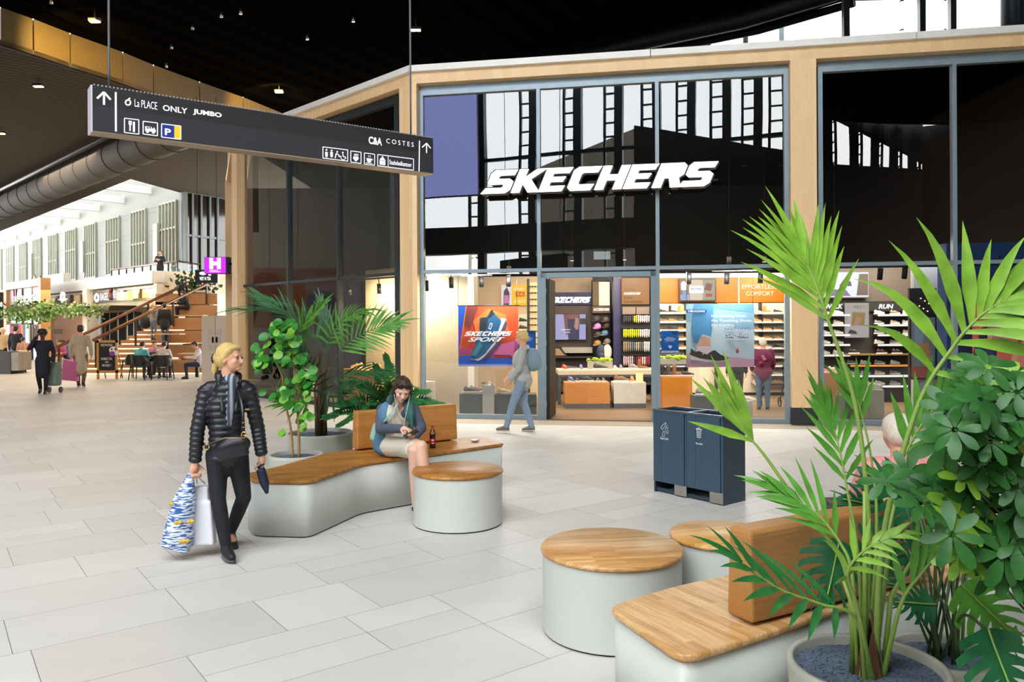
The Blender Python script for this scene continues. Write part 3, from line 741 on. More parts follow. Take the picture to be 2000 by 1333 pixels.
# rooflight beams
bpx = [(295, 380), (242.5, 398), (195, 413.5), (155, 427.5), (118, 440), (86.5, 451), (57.5, 461.5), (31.5, 469.5), (8, 477)]
for i, (x, y) in enumerate(bpx):
    t, z = UW.hit(x, y)
    struct(build('trim_%d' % (30+i), ffbox(MB(), t-.1, t+.1, 3.4, 0, z, z+.42, UW), mat('white_beam', '#c4c6c2', .5)))
rf = glass('rooflight_dim_glass', .3, (.6, .6, .59)); q_ = [UW.P(t, o, 10.4) for t, o in ((tU0-4, 0), (tU1, 0), (tU1, 9), (tU0-4, 9))]  # grey tinted pane added to dim the sky light on the upper wall
struct(build('window_40', MB().quad(*q_), rf))
# dark glazed end wall
DGa = UW.P(tU0, 0, 0); DGb = at(446, 500, 44.5); DG = Line(DGa, Vector((DGb.x, DGb.y, 0)))
w = thing('window_25', None, None, DG.P(2, 0, zD)); struct(w)
L_ = (Vector((DGb.x, DGb.y, 0))-Vector((DGa.x, DGa.y, 0))).length
build('pane', ffbox(MB(), 0, L_, -.02, -.05, 0, 9.4, DG), mat('dark_red_glass', '#231a17', .1, var=.4, scale=.6), w)
fr = MB()
for px in (359, 376, 393, 410, 425): t = DG.t(px); ffbox(fr, t-.06, t+.06, .1, -.02, zD, 9.3, DG)
for y in (463, 380): z = DG.hit(395, y)[1]; ffbox(fr, 0, L_, .08, -.02, z-.06, z+.06, DG)
build('frame', fr, mat('end_frame', '#4c5656', .4), w)
# deck
dk = [BL.P(0, -.2, 0), SWp if False else at(440, 534, 36.0), DG.P(L_, 0, 0), DG.P(0, 0, 0), UW.P(tU1, 0, 0), BL.P(BL.t(60), -.3, 0)]
struct(build('floor_deck', MB().prism(plan(*dk), zD-.4, zD-.15), mat('deck_edge', '#cbbfae', .6)))
SW = Line(Vector((Cb.x, Cb.y, 0)), Vector((at(440, 534, 36.0).x, 36.0, 0)))
struct(build('wall_deck_side', ffbox(MB(), 0, 7, 0, -.2, 0, zD, SW), mat('cream_wall', '#d9c9b2', .6)))
# balustrade
def rail_pts(*a): return [Vector(x) for x in a]
r0 = at(218, 527, 0) if False else None
bz = zD-.15
R1 = fl(218, 527, bz+1.15); R2 = fl(347, 510, bz+1.15); R3 = fl(402, 518, bz+1.15)
bal = thing('balustrade', 'glass balustrade with a wooden handrail along the upper deck', 'railing', R2-Vector((0, 0, 1.15)))
build('handrail', MB().tube([R1, R2, R3], .05, 8), mat('brown_handrail', '#7a5636', .4), bal)
for i in range(9):
    p = R1.lerp(R2, i/8) if i < 8 else R2
    build('post', MB().cbox(p-Vector((0, 0, .58)), (.06, .06, 1.12)), m_black, bal)
for i in (1, 2): p = R2.lerp(R3, i/2); build('post', MB().cbox(p-Vector((0, 0, .58)), (.06, .06, 1.12)), m_black, bal)
dz = Vector((0, 0, 1.0))
build('glass_infill', MB().quad(R1-dz, R2-dz, R2-dz*.08, R1-dz*.08).quad(R2-dz, R3-dz, R3-dz*.08, R2-dz*.08), glass('rail_glass', .6, (.85, .9, .88)), bal)

# ---- long pavilion: bagel shop and drinks counter ----
m_wt = mat('white_fascia', '#dcd6ca', .5); m_tan = wood('tan_panel', '#c9925c', '#bf8850', 'X', 1.2, 2.4, .5, .1); m_gold = mat('bronze_frame', '#7d6238', .4)
tE = BL.t(90)
pv = thing('pavilion', 'long white and wooden food pavilion under the upper deck', 'shop building', BL.P(tE/2, 0, 0))
build('fascia', ffbox(MB(), 0, tE, .25, -.3, zD-.55, zD, BL), m_wt, pv)
build('upstand', ffbox(MB(), BL.t(128), tE+.2, .1, -.3, zD, zD+.55, BL), m_wt, pv)
zg1 = zD-.62; zg0 = BL.hit(240, 588)[1]; zw = BL.hit(240, 602)[1]
fr = MB()
for px in (184, 211, 244, 274, 302): t = BL.t(px); ffbox(fr, t-.08, t+.08, .05, -.15, zg0, zg1, BL)
for px in (91, 110, 125, 142, 159, 176): t = BL.t(px); ffbox(fr, t-.07, t+.07, .05, -.15, zg0, zg1, BL)
for z in (zg1-.05, zg0): ffbox(fr, 0.1, tE, .06, -.15, z-.06, z+.06, BL)
build('window_frame', fr, m_gold, pv)
build('glazing', ffbox(MB(), .1, tE, -.05, -.1, zg0, zg1, BL), mat('amber_interior', '#b98a55', .3, var=.5, scale=.4, emis=.35, col2='#e8c08a'), pv)
build('fascia_band', ffbox(MB(), 0.1, tE, .02, -.1, zw, zg0-.06, BL), mat('beige_band', '#b79a72', .5), pv)
build('end_post', ffbox(MB(), 0, .35, .05, -.2, 0, zD-.5, BL), m_wt, pv)
t = BL.t(180); build('white_post', ffbox(MB(), t-.35, t+.35, .35, -.2, 0, zD-.5, BL), m_wt, pv)
build('counter_recess', ffbox(MB(), .4, BL.t(184), -.3, -2.6, .0, zw, BL), mat('dark_kitchen', '#3a2e22', .6, var=.7, scale=1.5, emis=.1, col2='#7a5c38'), pv)
build('side_panel', ffbox(MB(), BL.t(174), BL.t(100), .05, -.2, 0, zw, BL), mat('brown_panel', '#b98d6a', .5, emis=.12), pv)
build('panel_frame', ffbox(ffbox(MB(), BL.t(100), BL.t(92), .1, -.2, 0, zw, BL), BL.t(176), BL.t(173), .1, -.2, 0, zw, BL), m_gold, pv)
pn = MB(); ffbox(pn, BL.t(123), BL.t(108), .08, .05, BL.hit(115, 652)[1], BL.hit(115, 643)[1], BL); build('notice_board', pn, mat('notice_grey', '#8f8678', .5), pv)
m = face(BL, BL.t(110), .09, BL.hit(113, 625)[1]); text('exit_mark', 'EXIT', m, m_black, pv, fit=(.55, .3), bold=.01)
# counter screens inside the dark opening
cs = MB()
for px in (200, 215, 232, 250, 262): t = BL.t(px); ffbox(cs, t-.05, t+.05, .02, -.3, 0, zw-.2, BL)
build('counter_post', cs, m_framed, pv)
# canopy
build('canopy', ffbox(MB(), BL.t(268), BL.t(196), 1.2, 0, BL.hit(240, 606)[1], BL.hit(240, 601)[1]+.05, BL), m_black, pv)
# signs on the pavilion
m_white = emat('sign_white', '#ffffff', 1.05); m_signblk = mat('sign_black', '#131316', .4)
sg = thing('shop_sign', 'black bagel shop sign with white letters and a ring logo', 'sign', BL.P(BL.t(220), .06, BL.hit(220, 589)[1]))
build('board', ffbox(MB(), BL.t(249), BL.t(190), .16, .08, BL.hit(220, 589)[1], BL.hit(220, 575)[1]+.1, BL), m_signblk, sg)
z0 = BL.hit(225, 588)[1]
text('lettering', "BAGELS", face(BL, BL.t(204), .18, z0+.05), m_white, sg, fit=(abs(BL.t(222)-BL.t(204)), .36), bold=.004)
text('lettering', "BEANS", face(BL, BL.t(229), .18, z0+.12), m_white, sg, fit=(abs(BL.t(247)-BL.t(229)), .36), bold=.004)
mf = face(BL, BL.t(197), .18, z0+.2)
rg = MB(); rg.tube([(mf @ Vector((.26*math.cos(a/12*2*PI), .18*math.sin(a/12*2*PI), 0))) for a in range(13)], .055, 6); build('ring_logo', rg, m_white, sg)
bm_ = MB().ball(BL.P(BL.t(225.5), .2, z0+.22), (.16, .08, .2), 10, 8).ball(BL.P(BL.t(225.5), .2, z0+.5), (.11, .08, .12), 10, 8); build('bear_figure', bm_, mat('red_brown', '#6a2b20', .5), sg)
for nm, a, b, y0, y1, lab, st in (('light_box', 251, 274, 587, 571, 'lime lit square sign with a small bagel emblem beside the bagel lettering', 2.2), ):
    t0, t1 = sorted((BL.t(a), BL.t(b))); s_ = thing(nm, lab, 'sign', BL.P((t0+t1)/2, .3, BL.hit(262, y0)[1]))
    build('box', ffbox(MB(), t0, t1, .5, .3, BL.hit(262, y0)[1], BL.hit(262, y1)[1], BL), emat('lime_light', '#b9d47a', 1.3), s_)
    build('emblem', MB().ball(BL.P((t0+t1)/2, .52, BL.hit(262, 579)[1]), (.28, .05, .2), 14, 8, Matrix.Rotation(math.atan2(BL.e.y, BL.e.x), 3, 'Z')), emat('emblem_cream', '#fff3d0', 1.5), s_)
t0, t1 = sorted((BL.t(153), BL.t(179))); z0, z1 = BL.hit(166, 594)[1], BL.hit(166, 578)[1]
s_ = thing('projecting_sign', 'black square coffee sign with a white cup ring hung over the plants', 'sign', BL.P((t0+t1)/2, .9, z0))
build('board', ffbox(MB(), t0, t1, 1.0, .85, z0, z1, BL), m_signblk, s_)
mf = face(BL, (t0+t1)/2, 1.02, (z0+z1)/2+.12)
rg = MB(); rg.tube([(mf @ Vector((.26*math.cos(a/12*2*PI), .22*math.sin(a/12*2*PI), 0))) for a in range(13)], .07, 6); build('ring_logo', rg, m_white, s_)
text('lettering', 'coffeecompany', face(BL, BL.t(156), 1.02, z0+.15), m_white, s_, fit=(abs(t1-t0)*.75, .14), bold=.02)
# pipe rails in the window etc are left to the frames; the coffee pavilion stands in front
P1 = Vector((at(86, 600, 39.2).x, 39.2, 0)); PL = Line(P1, P1+D_); tP = PL.t(13)
zP = PL.hit(84, 543)[1]
pc_ = thing('coffee_pavilion', 'wood framed coffee shop front at the far left', 'shop building', PL.P(tP/2, 0, 0))
fr = MB(); ffbox(fr, 0, tP, .15, -.3, zP-.4, zP, PL); ffbox(fr, tP-.6, tP, .15, -.3, 0, zP-.4, PL); ffbox(fr, 0, .35, .15, -.3, 0, zP-.4, PL)
build('frame', fr, m_tan, pc_)
build('glazing', ffbox(MB(), .35, tP-.6, -.05, -.12, 0, zP-.4, PL), mat('shop_window_pinkish', '#a88f90', .2, var=.3, scale=.7, emis=.12, col2='#d9d2d6'), pc_)
fr = MB()
for px in (31, 43, 62, 80): t = PL.t(px); ffbox(fr, t-.06, t+.06, .02, -.1, 0, zP-.4, PL)
build('mullion', fr, m_framed, pc_)
for i, (px, y, r, c) in enumerate(((67, 565, .5, '#b03028'), (73, 575, .55, '#c8413a'), (78, 562, .4, '#2c6e68'), (25, 590, .5, '#b03028'), (24, 580, .35, '#25304a'), (62, 560, .28, '#22293c'), (81, 578, .3, '#2c6e68'))):
    t, z = PL.hit(px, y); mm = face(PL, t, .0, z)
    build('window_art', MB().prism([(r*math.cos(a/7*2*PI)*.6, r*math.sin(a/7*2*PI)*1.6) for a in range(7)], -.04, .01+.002*i, mm), mat('art_%d' % i, c, .5), pc_)
z0 = PL.hit(60, 597)[1]
text('lettering', 'coffeecompany', face(PL, PL.t(33), .2, z0), m_white, pc_, fit=(abs(PL.t(88)-PL.t(33)), .75), bold=.0)
# clothes on a rack behind the coffee window
rk = thing('clothes_rack', 'rack of hanging red, navy and orange clothes behind the coffee pavilion window', 'clothes rack', PL.P(PL.t(55), .4, 0))
build('rail', MB().cyl(PL.P(PL.t(33), .4, 1.9), PL.P(PL.t(78), .4, 1.9), .03, n=8).cyl(PL.P(PL.t(33), .4, 0), PL.P(PL.t(33), .4, 1.9), .03, n=8).cyl(PL.P(PL.t(78), .4, 0), PL.P(PL.t(78), .4, 1.9), .03, n=8), m_black, rk)
for i, (px, c) in enumerate(((36, '#d8d8dc'), (44, '#b02540'), (49, '#c0294a'), (55, '#20263c'), (60, '#b0302c'), (65, '#d07a30'), (69, '#3a6f9c'), (74, '#e0e0e4'))):
    t = PL.t(px); g = MB(); ffbox(g, t-.28, t+.28, .5, .3, .75+(i % 3)*.12, 1.86, PL); o = build('garment', g, cloth('rack%d' % i, c), bevel=.04)
    tag(o, '%s garment hanging on the rack in the coffee pavilion' % ['pale grey first', 'crimson', 'raspberry red', 'navy', 'brick red', 'orange', 'steel blue', 'white last'][i], 'garment', 'garments on the rack')
# far left neighbour shop with a green strip
ns = Line(PL.P(tP+.2, .3, 0), PL.P(tP+8, .3, 0)); o_ = thing('kiosk', 'dark shop front with a lit green strip at the left edge', 'shop building', ns.P(3, 0, 0))
build('wall', ffbox(MB(), .1, 8, 0, -1, 0, ns.hit(5, 570)[1], ns), mat('dark_olive', '#3c3a28', .5, emis=.05), o_)
build('sign_band', ffbox(MB(), .1, 8, .1, 0, ns.hit(5, 603)[1], ns.hit(5, 590)[1], ns), m_signblk, o_)
text('lettering', 'coffee', face(ns, ns.t(-14), .12, ns.hit(5, 600)[1]), m_white, o_, fit=(abs(ns.t(10)-ns.t(-14)), .4), bold=.02)
build('light_strip', ffbox(MB(), .1, 8, .15, 0, ns.hit(5, 607)[1], ns.hit(5, 603.5)[1], ns), emat('green_strip', '#7fe08a', 1.6), o_)

# ---- hanging greenery over the counter ----
def leafcloud(c, r, n, size, rnd, mb, up=.2):
    for _ in range(n):
        p = Vector(c)+Vector((rnd.gauss(0, r[0]), rnd.gauss(0, r[1]), rnd.gauss(0, r[2])))
        d = Vector((rnd.uniform(-1, 1), rnd.uniform(-1, 1), rnd.uniform(-1, up))).normalized(); s = size*rnd.uniform(.6, 1.3)
        w = d.cross(Vector((rnd.random(), rnd.random(), rnd.random()))).normalized()*s*.42
        mb.quad(p, p+d*s*.4+w, p+d*s, p+d*s*.4-w)
m_leafs = [mat('hang_leaf_%d' % i, c, .5, var=.25) for i, c in enumerate(('#5e7f35', '#7da04a', '#3c5c2c', '#a3b06a'))]
rnd = random.Random(7)
gr = thing('hanging_plants', 'trailing green plants hung above the coffee counter', 'hanging plants', PL.P(0, 1.5, 2.2))
for i in range(14):
    px = 22+i*5.6; Y = 36.5+(80-px)*.05; c = at(px, 609+8*math.sin(i*1.7)+(px-22)*-.04, Y)
    m_ = MB(); leafcloud(c, (.26, .22, .2), 90, .2, rnd, m_); tag(build('trailing_plant', m_, m_leafs[i % 4], gr), kind='stuff')
for i in range(12):
    px = 95+i*8; c = at(px, 603+(4 if px > 150 else 0)+3*math.sin(i*2.1), 35.5-i*.22)
    m_ = MB(); leafcloud(c, (.26, .2, .13), 60, .17, rnd, m_); tag(build('trailing_plant', m_, m_leafs[(i+1) % 4], gr), kind='stuff')
build('hanging_beam', MB().tube([at(22, 600, 38), at(80, 601, 36.6), at(185, 600, 33.5)], .05, 6), m_black, gr)

# ---- stairs and seating steps ----
m_st = wood('bleacher_wood', '#b58a5e', '#a87d52', 'X', .16, 1.8, .4, .18); m_led = emat('warm_strip', '#ffd9a0', 3.0)
ys = fl(250, 732).y; RZ = .172; TD = .31
st = thing('staircase', 'wooden stairs with lit edges climbing to the upper deck', 'stairs', (at(300, 700, ys+2).x, ys, 0))
def stx(Y): return -15.9+(Y-ys)*.46      # left edge of the flight
print('stairs y', ys, 'x at 110', at(110, 730, ys).x)
xr = lambda i: at(303, 650, ys+i*TD).x
NS = 17
body = MB()
for i in range(NS):
    y0 = ys+i*TD; body.box((stx(y0), y0, 0), (xr(i), y0+ (TD if i < NS-1 else .7), RZ*(i+1)))
build('steps', body, m_st, st)
led = MB()
for i in range(NS):
    y0 = ys+i*TD; x0 = stx(y0); led.box((x0+.05, y0-.012, RZ*i+.012), (x0+ (2.6 if i % 2 else 3.2), y0-.002, RZ*i+.045))
led.box((stx(ys), ys-.02, .01), (xr(0), ys-.004, .05))
build('light_strip', led, m_led, st)
# big seating blocks on the right of the flight
for j in range(6):
    Y = ys+.93*j; xa = at(303, 700, Y).x+.02; xb = at(425, 700, Y).x; zt = .516*(j+1)
    b_ = build('seating_block', MB().box((xa, Y, 0), (xb, Y+.925, zt)), m_st, bevel=.01)
    tag(b_, '%s wooden seating block on the right of the stairs' % ['lowest', 'second lowest', 'third', 'fourth', 'second highest', 'highest'][j], 'seating block', 'wooden seating blocks')
    z_ = zt-.516; build('light_strip', MB().box((xa+.05, Y-.012, z_+.012), (xb if j in (0, 5) else xa+.6+.25*j, Y-.002, z_+.045)), m_led, b_)
    cu = MB().box((xa+.9+.1*j, Y+.02, zt), (xa+2.2, Y+.45, zt+.05)); build('seat_cushion', cu, mat('brown_cushion', '#5a4632', .7), b_)
# handrails
m_rail = mat('bronze_rail', '#6b4528', .35, metal=.3)
for nm, a, b, lab in (('handrail', (109, 680, ys-.3), (366, 554, ys+5.6), 'upper bronze handrail beside the stairs'), ('handrail', (182, 665, ys-.8), (405, 555, ys+4.6), 'lower bronze handrail crossing in front of the stairs')):
    p0, p1 = at(*a), at(*b); o_ = thing(nm, lab, 'handrail', (p0.x, p0.y, 0)); build('rail', MB().tube([p0, p1], .06, 8), m_rail, o_)
    for k in (.02, .33, .66, .99):
        q = p0.lerp(p1, k); build('post', MB().box((q.x-.03, q.y-.03, max(0, q.z-1.0)), (q.x+.03, q.y+.03, q.z)), mat('post_brown', '#3c2a1c', .4), o_)
# landing planter
pt_ = at(385, 590, ys+5.75); o_ = thing('planter_box', 'pale planter box of dark leaves at the top of the stairs', 'planter', (pt_.x, pt_.y, pt_.z))
build('box', MB().box((pt_.x-.8, pt_.y, pt_.z), (pt_.x+.6, pt_.y+.4, pt_.z+.5)), m_wt, o_)
m_ = MB(); leafcloud((pt_.x-.1, pt_.y+.1, pt_.z+.75), (.45, .12, .2), 260, .22, rnd, m_, 1); build('foliage', m_, mat('dark_leaf', '#2f4a22', .5), o_)
# side tables on the steps
for i, (px, y0, y1, Y, w) in enumerate(((365, 600, 650, ys+3.2, 1.5), (325, 652, 682, ys+.9, 1.2), (385, 690, 742, ys-1.6, 1.1))):
    p0 = at(px, y0 if i else 616, Y); p1 = at(px, y1, Y); o_ = thing('side_table', ['narrow shelf table beside the girl seated high on the steps', 'small wooden shelf table on a black post in front of the standing pair', 'pale shelf table with black trestle legs beside the cream column'][i], 'table', (p1.x, p1.y, p1.z))
    build('table_top', MB().box((p0.x-w/2, Y-.25, p0.z-.04), (p0.x+w/2, Y+.25, p0.z)), mat('pale_table_wood', '#c9a878', .5), o_)
    build('leg', MB().box((p0.x-.05, Y-.05, p1.z), (p0.x+.05, Y+.05, p0.z-.04)), m_black, o_)
# cream column by the corner of the shop
Yc = 24.3; a, b = at(394, 700, Yc).x, at(433, 700, Yc).x
cc = thing('cream_column', 'plain cream box column beside the stairs with a faint square logo', 'column', ((a+b)/2, Yc, 0)); z1 = zpx(410, 617, Yc)
build('casing', MB().box((a, Yc, 0), (b+.3, Yc+.7, z1)), mat('cream_casing', '#cdbfae', .5), cc)
build('seam', MB().box((at(420, 700, Yc).x, Yc-.004, 0), (at(420, 700, Yc).x+.015, Yc, z1)), mat('seam_grey', '#8c8072', .6), cc)
for i, (x, z) in enumerate(((0, 0), (.24, 0), (.12, -.24), (0, -.48), (.24, -.48), (.24, -.24), (0, -.24))):
    build('logo_square', MB().box((a+.2+x, Yc-.003, 1.45+z), (a+.38+x, Yc, 1.63+z)), mat('logo_grey', '#bfb2a2', .5), cc)
# two hanging signs near the shop corner
def hang_box(name, label, x0, x1, y0, y1, Y, m_body, th=.12):
    a = at(x0, y1, Y); b = at(x1, y0, Y); o = thing(name, label, 'sign', ((a.x+b.x)/2, Y, a.z))
    build('box', MB().box((a.x, Y, a.z), (b.x, Y+th, b.z)), m_body, o); return o, a, b
o_, a, b = hang_box('hanging_sign', 'lit purple square sign with a white H of little squares', 399, 445.5, 502, 535, 22.6, m_black, .25)
build('light_face', MB().box((a.x+.01, 22.585, a.z+.01), (b.x-.07, 22.6, b.z-.01)), emat('purple_light', '#a21fd8', 1.4), o_)
s = (b.x-a.x)/12.0; cx = (a.x+b.x)/2-s*.4; cz = (a.z+b.z)/2+s*.9
for i, (u, v) in enumerate(((-1, 1), (1, 1), (-1, 0), (0, 0), (1, 0), (-1, -1), (1, -1))):
    build('logo_square', MB().box((cx+u*s*1.9-s*.95, 22.57, cz+v*s*1.9-s*.95), (cx+u*s*1.9+s*.9, 22.585, cz+v*s*1.9+s*.9)), m_white, o_)
text('lettering', 'GEMEENTE\nHOOFDDORP', Matrix.Translation((cx-s*2.8, 22.57, cz-s*4.4)) @ Matrix.Rotation(PI/2, 4, 'X'), m_white, o_, fit=(s*5.6, s*1.1), bold=.01)
build('bracket', MB().cyl((b.x-.05, 22.7, b.z-.2), (b.x+.5, 22.7, b.z-.2), .03, n=8), m_black, o_)
o_, a, b = hang_box('hanging_sign', 'black square sign with a white sandwich, cup and letters below the purple one', 381, 425, 527, 553, 24.5, m_signblk, .15)
text('lettering', 'VIET N TEA', Matrix.Translation((a.x+.15, 24.48, a.z+.08)) @ Matrix.Rotation(PI/2, 4, 'X'), m_white, o_, fit=((b.x-a.x)*.5, .11), bold=.02)
build('sandwich_icon', MB().ball((a.x+.26, 24.48, a.z+.3), (.12, .01, .055), 12, 6), m_white, o_); build('cup_icon', MB().prism([(-.04, -.07), (.04, -.07), (.055, .08), (-.055, .08)], 0, .012, Matrix.Translation((a.x+.47, 24.49, a.z+.3)) @ Matrix.Rotation(PI/2, 4, 'X')), m_white, o_)
for x in (a.x+.05, b.x-.05): build('suspension_wire', MB().cyl((x, 24.57, b.z), (x, 24.57, 9.0), .008, n=6), m_black, o_)
# chalkboard
ab = fl(222, 741); Y = ab.y; a = at(189, 740, Y); b = at(229, 665, Y)
o_ = thing('chalkboard', 'wooden A-frame chalkboard with white hand lettering and a drawn cup', 'chalkboard', (ab.x, Y, 0))
tl = Matrix.Translation((0, 0, 0)); m_pine = mat('pine_frame', '#c08a45', .5); w_ = b.x-a.x; zt = b.z; zb = zpx(210, 727, Y)
fr = MB(); fr.box((a.x, Y, 0), (a.x+.07, Y+.05, zt)); fr.box((b.x-.07, Y, 0), (b.x, Y+.05, zt)); fr.box((a.x, Y, zt-.08), (b.x, Y+.05, zt)); fr.box((a.x, Y, zb-.03), (b.x, Y+.05, zb+.05)); build('frame', fr, m_pine, o_)
for x in (a.x+.03, b.x-.09): build('leg', MB().tube([(x+.03, Y+.45, 0), (x+.03, Y+.06, zt-.02)], .025, 6), m_pine, o_)
build('board', MB().box((a.x+.07, Y+.01, zb+.05), (b.x-.07, Y+.04, zt-.08)), mat('chalk_black', '#17171a', .7), o_)
m_chalk = mat('chalk_white', '#e8e4e0', .9)
for s_, x, z, w2, h2 in (('VIETNTEA', .1, .87, .74, .1), ('BUBBLE TEA', .14, .38, .66, .1), ('AND', .38, .27, .2, .08), ('MORE !', .2, .14, .55, .1)):
    text('lettering', s_, Matrix.Translation((a.x+.07+(w_-.14)*x, Y+.005, zb+.05+(zt-zb-.13)*z)) @ Matrix.Rotation(PI/2, 4, 'X'), m_chalk, o_, fit=((w_-.14)*w2, (zt-zb)*h2*.75), bold=.01)
build('drawn_cup', MB().ball((ab.x, Y+.006, zb+(zt-zb)*.68), (.15, .004, .13), 14, 8), m_chalk, o_); build('drawn_drink', MB().ball((ab.x-.05, Y+.002, zb+(zt-zb)*.58), (.1, .004, .08), 12, 6), mat('chalk_purple', '#8d4a9a', .9), o_)
build('drawn_cup', MB().ball((ab.x+.1, Y+.003, zb+(zt-zb)*.6), (.07, .004, .12), 12, 6), m_chalk, o_)
for x in (-.06, .06): build('drawn_eye', MB().ball((ab.x+x, Y+.001, zb+(zt-zb)*.72), (.03, .003, .03), 8, 6), m_signblk, o_)
# black bin-like counter at the left edge
c = fl(5, 731); o_ = thing('counter', 'low dark counter with striped end at the left edge', 'counter', (c.x, c.y, 0)); x0 = at(-30, 700, c.y).x; x1 = at(20.5, 700, c.y).x
build('body', MB().box((x0, c.y, 0), (x1, c.y+.8, zpx(5, 688, c.y))), mat('counter_charcoal', '#2d2a2a', .5), o_)
build('striped_end', MB().box((x1+.001, c.y+.02, .12), (x1+.28, c.y+.8, zpx(5, 688, c.y)-.02)), mat('striped_end', '#8d8680', .4, var=.6, scale=3, stretch=(20, 20, 1)), o_)

# ---- chairs, table and people in the food court ----
m_chair = mat('chair_black', '#131315', .5)
def tub_chair(label, px, py, yaw):
    p = fl(px, py); o = thing('tub_chair', label, 'chair', p, yaw, 'black plastic armchairs by the stairs')
    s = MB(); s.ball((0, 0, .45), (.24, .24, .035), 20, 6); build('seat', s, m_chair, o, local=True)
    bk = MB(); pts = []
    n = 14; r0 = .27
    for zz, rr, lim in ((.45, .25, 2.1), (.62, .27, 2.0), (.8, .285, 1.35)):
        pts.append([Vector((rr*math.sin(-lim+2*lim*i/n), rr*math.cos(-lim+2*lim*i/n), zz)) for i in range(n+1)])
    for k in range(2):
        for i in range(n):
            a_, b_, c_, d_ = pts[k][i], pts[k][i+1], pts[k+1][i+1], pts[k+1][i]
            q = [v*1.0 for v in (a_, b_, c_, d_)]; inn = [Vector((v.x*.93, v.y*.93, v.z)) for v in (a_, b_, c_, d_)]
            bk.quad(*q); bk.quad(*inn[::-1]); bk.quad(q[3], q[2], inn[2], inn[3]); 
    build('backrest', bk, m_chair, o, local=True)
    for sx, sy in ((1, 1), (-1, 1), (1, -1), (-1, -1)):
        build('leg', MB().tube([(sx*.2, sy*.2, .6 if sy < 0 else .5), (sx*.26, sy*.26, 0)], [.026, .016], 8), m_chair, o, local=True)
    return o
SIT = dict(pelvis=(0, 0, .29), chest=(0, .02, .47), neck=(0, .05, .575), head=(0, .1, .665), shl=(.1, .03, .545), shr=(-.1, .03, .545), ell=(.13, .1, .41), elr=(-.13, .1, .41), wrl=(.08, .22, .42), wrr=(-.08, .22, .42),
           hil=(.05, .02, .28), hir=(-.05, .02, .28), knl=(.06, .26, .28), knr=(-.06, .26, .28), anl=(.06, .24, .045), anr=(-.06, .24, .045))
tub_chair('black tub armchair under the person in the teal hoodie', 274, 742, PI)
tub_chair('black tub armchair under the person in the cream jumper', 318, 742, PI)
tub_chair('black tub armchair seen side on left of the teal hoodie', 259, 738, PI+1.3)
tub_chair('black tub armchair far side of the table behind the cream jumper', 302, 733, 0)
pt_ = fl(300, 740); ct = thing('cafe_table', 'dark round cafe table between the black chairs', 'table', (pt_.x+.05, pt_.y+.35, 0))
build('table_top', MB().lathe([(.0, .7), (.4, .7), (.4, .74), (0, .74)], (pt_.x+.05, pt_.y+.35, 0), 24), m_chair, ct); build('column', MB().cyl((pt_.x+.05, pt_.y+.35, 0), (pt_.x+.05, pt_.y+.35, .7), .03), m_chair, ct)
fx = MB()
for k in range(4): a_ = k*PI/2+.4; fx.tube([(pt_.x+.05, pt_.y+.35, .05), (pt_.x+.05+.32*math.cos(a_), pt_.y+.35+.32*math.sin(a_), .015)], .018, 6)
build('base', fx, m_chair, ct)
def seated(label, px, py, yaw, topc, legc, hairc, h=1.68, style='short', dz=0, J=None, Y=None):
    p = fl(px, py) if Y is None else Vector((at(px, py, Y).x, Y, dz)); H = Human('person', label, p, h, yaw, {**SIT, **(J or {})}, (0, .5, 0), None, 'light', .02)
    H.body(); H.hair(HAIR[hairc], style); H.top(topc, 'jumper', hood=True); H.pants(legc); H.shoes(m_shoeblk); return H
seated('person in a teal hoodie seated with their back to us at the cafe table', 273.5, 740, PI-.1, cloth('teal', '#5fb5b0'), cloth('dark_jeans', '#20242c'), 'black')
seated('person in a cream jumper seated with their back to us at the cafe table', 318, 740, PI+.1, cloth('cream', '#cfc6b8'), cloth('grey_jeans', '#4c4f55'), 'brown')
seated('person in pink seated facing us across the cafe table', 304, 731, .1, cloth('pink', '#c98aa0'), cloth('dark_jeans', '#20242c'), 'brown')
J_ = dict(WALK)
simple_person('woman in a long navy coat walking with a phone at her ear', 84, 770, 127, .35, cloth('navy', '#1a1d2a'), cloth('black', '#101012'), 'black', 'afro', 'dark', dict(WALK, elr=(-.17, .07, .7), wrr=(-.07, .09, .87)), coat=.2)
simple_person('woman in a long beige coat walking away beside the chalkboard', 158, 756, 122, PI+.3, cloth('beige', '#b9a68c'), cloth('brown_trousers', '#6b5238'), 'brown', 'short', 'light', dict(WALK), coat=.26)
simple_person('person in a black patterned jacket standing near the left edge', 31, 727, 91, PI, cloth('black_pattern', '#1c1c22', var=.6), cloth('pale_jeans', '#7f93a8'), 'black')
simple_person('girl in a salmon jacket carrying a cream bag near the left edge', 45, 728, 70, PI+.4, cloth('salmon', '#c48870'), cloth('black', '#101012'), 'brown')
simple_person('pale blurred person in tan standing behind the dark counter', 6, 722, 82, 0, cloth('tan', '#b79a70'), cloth('black', '#101012'), 'grey', Y=None)
STZ = lambda i: RZ*(i+1)
TIERS = [(ys+.93*j, .516*(j+1)) for j in range(6)]
def on_stairs(label, px, pyf, hpx, yaw, *a, **k):
    # feet pixel -> solve the step depth
    best = None
    for Y, Z_ in ([(ys+i*TD+.15, STZ(i)) for i in range(NS)] if px < 302 else [(Y_+.2+.1*q, z_) for Y_, z_ in TIERS for q in range(6)]):
        y = HZ-(Z_-CH)*F/Y-ROLL*(px-1000)
        if best is None or abs(y-pyf) < best[0]: best = (abs(y-pyf), Y, Z_)
    return simple_person(label, px, pyf, hpx, yaw, *a, Y=best[1], z=best[2], hgt=hpx*best[1]/F, **k)
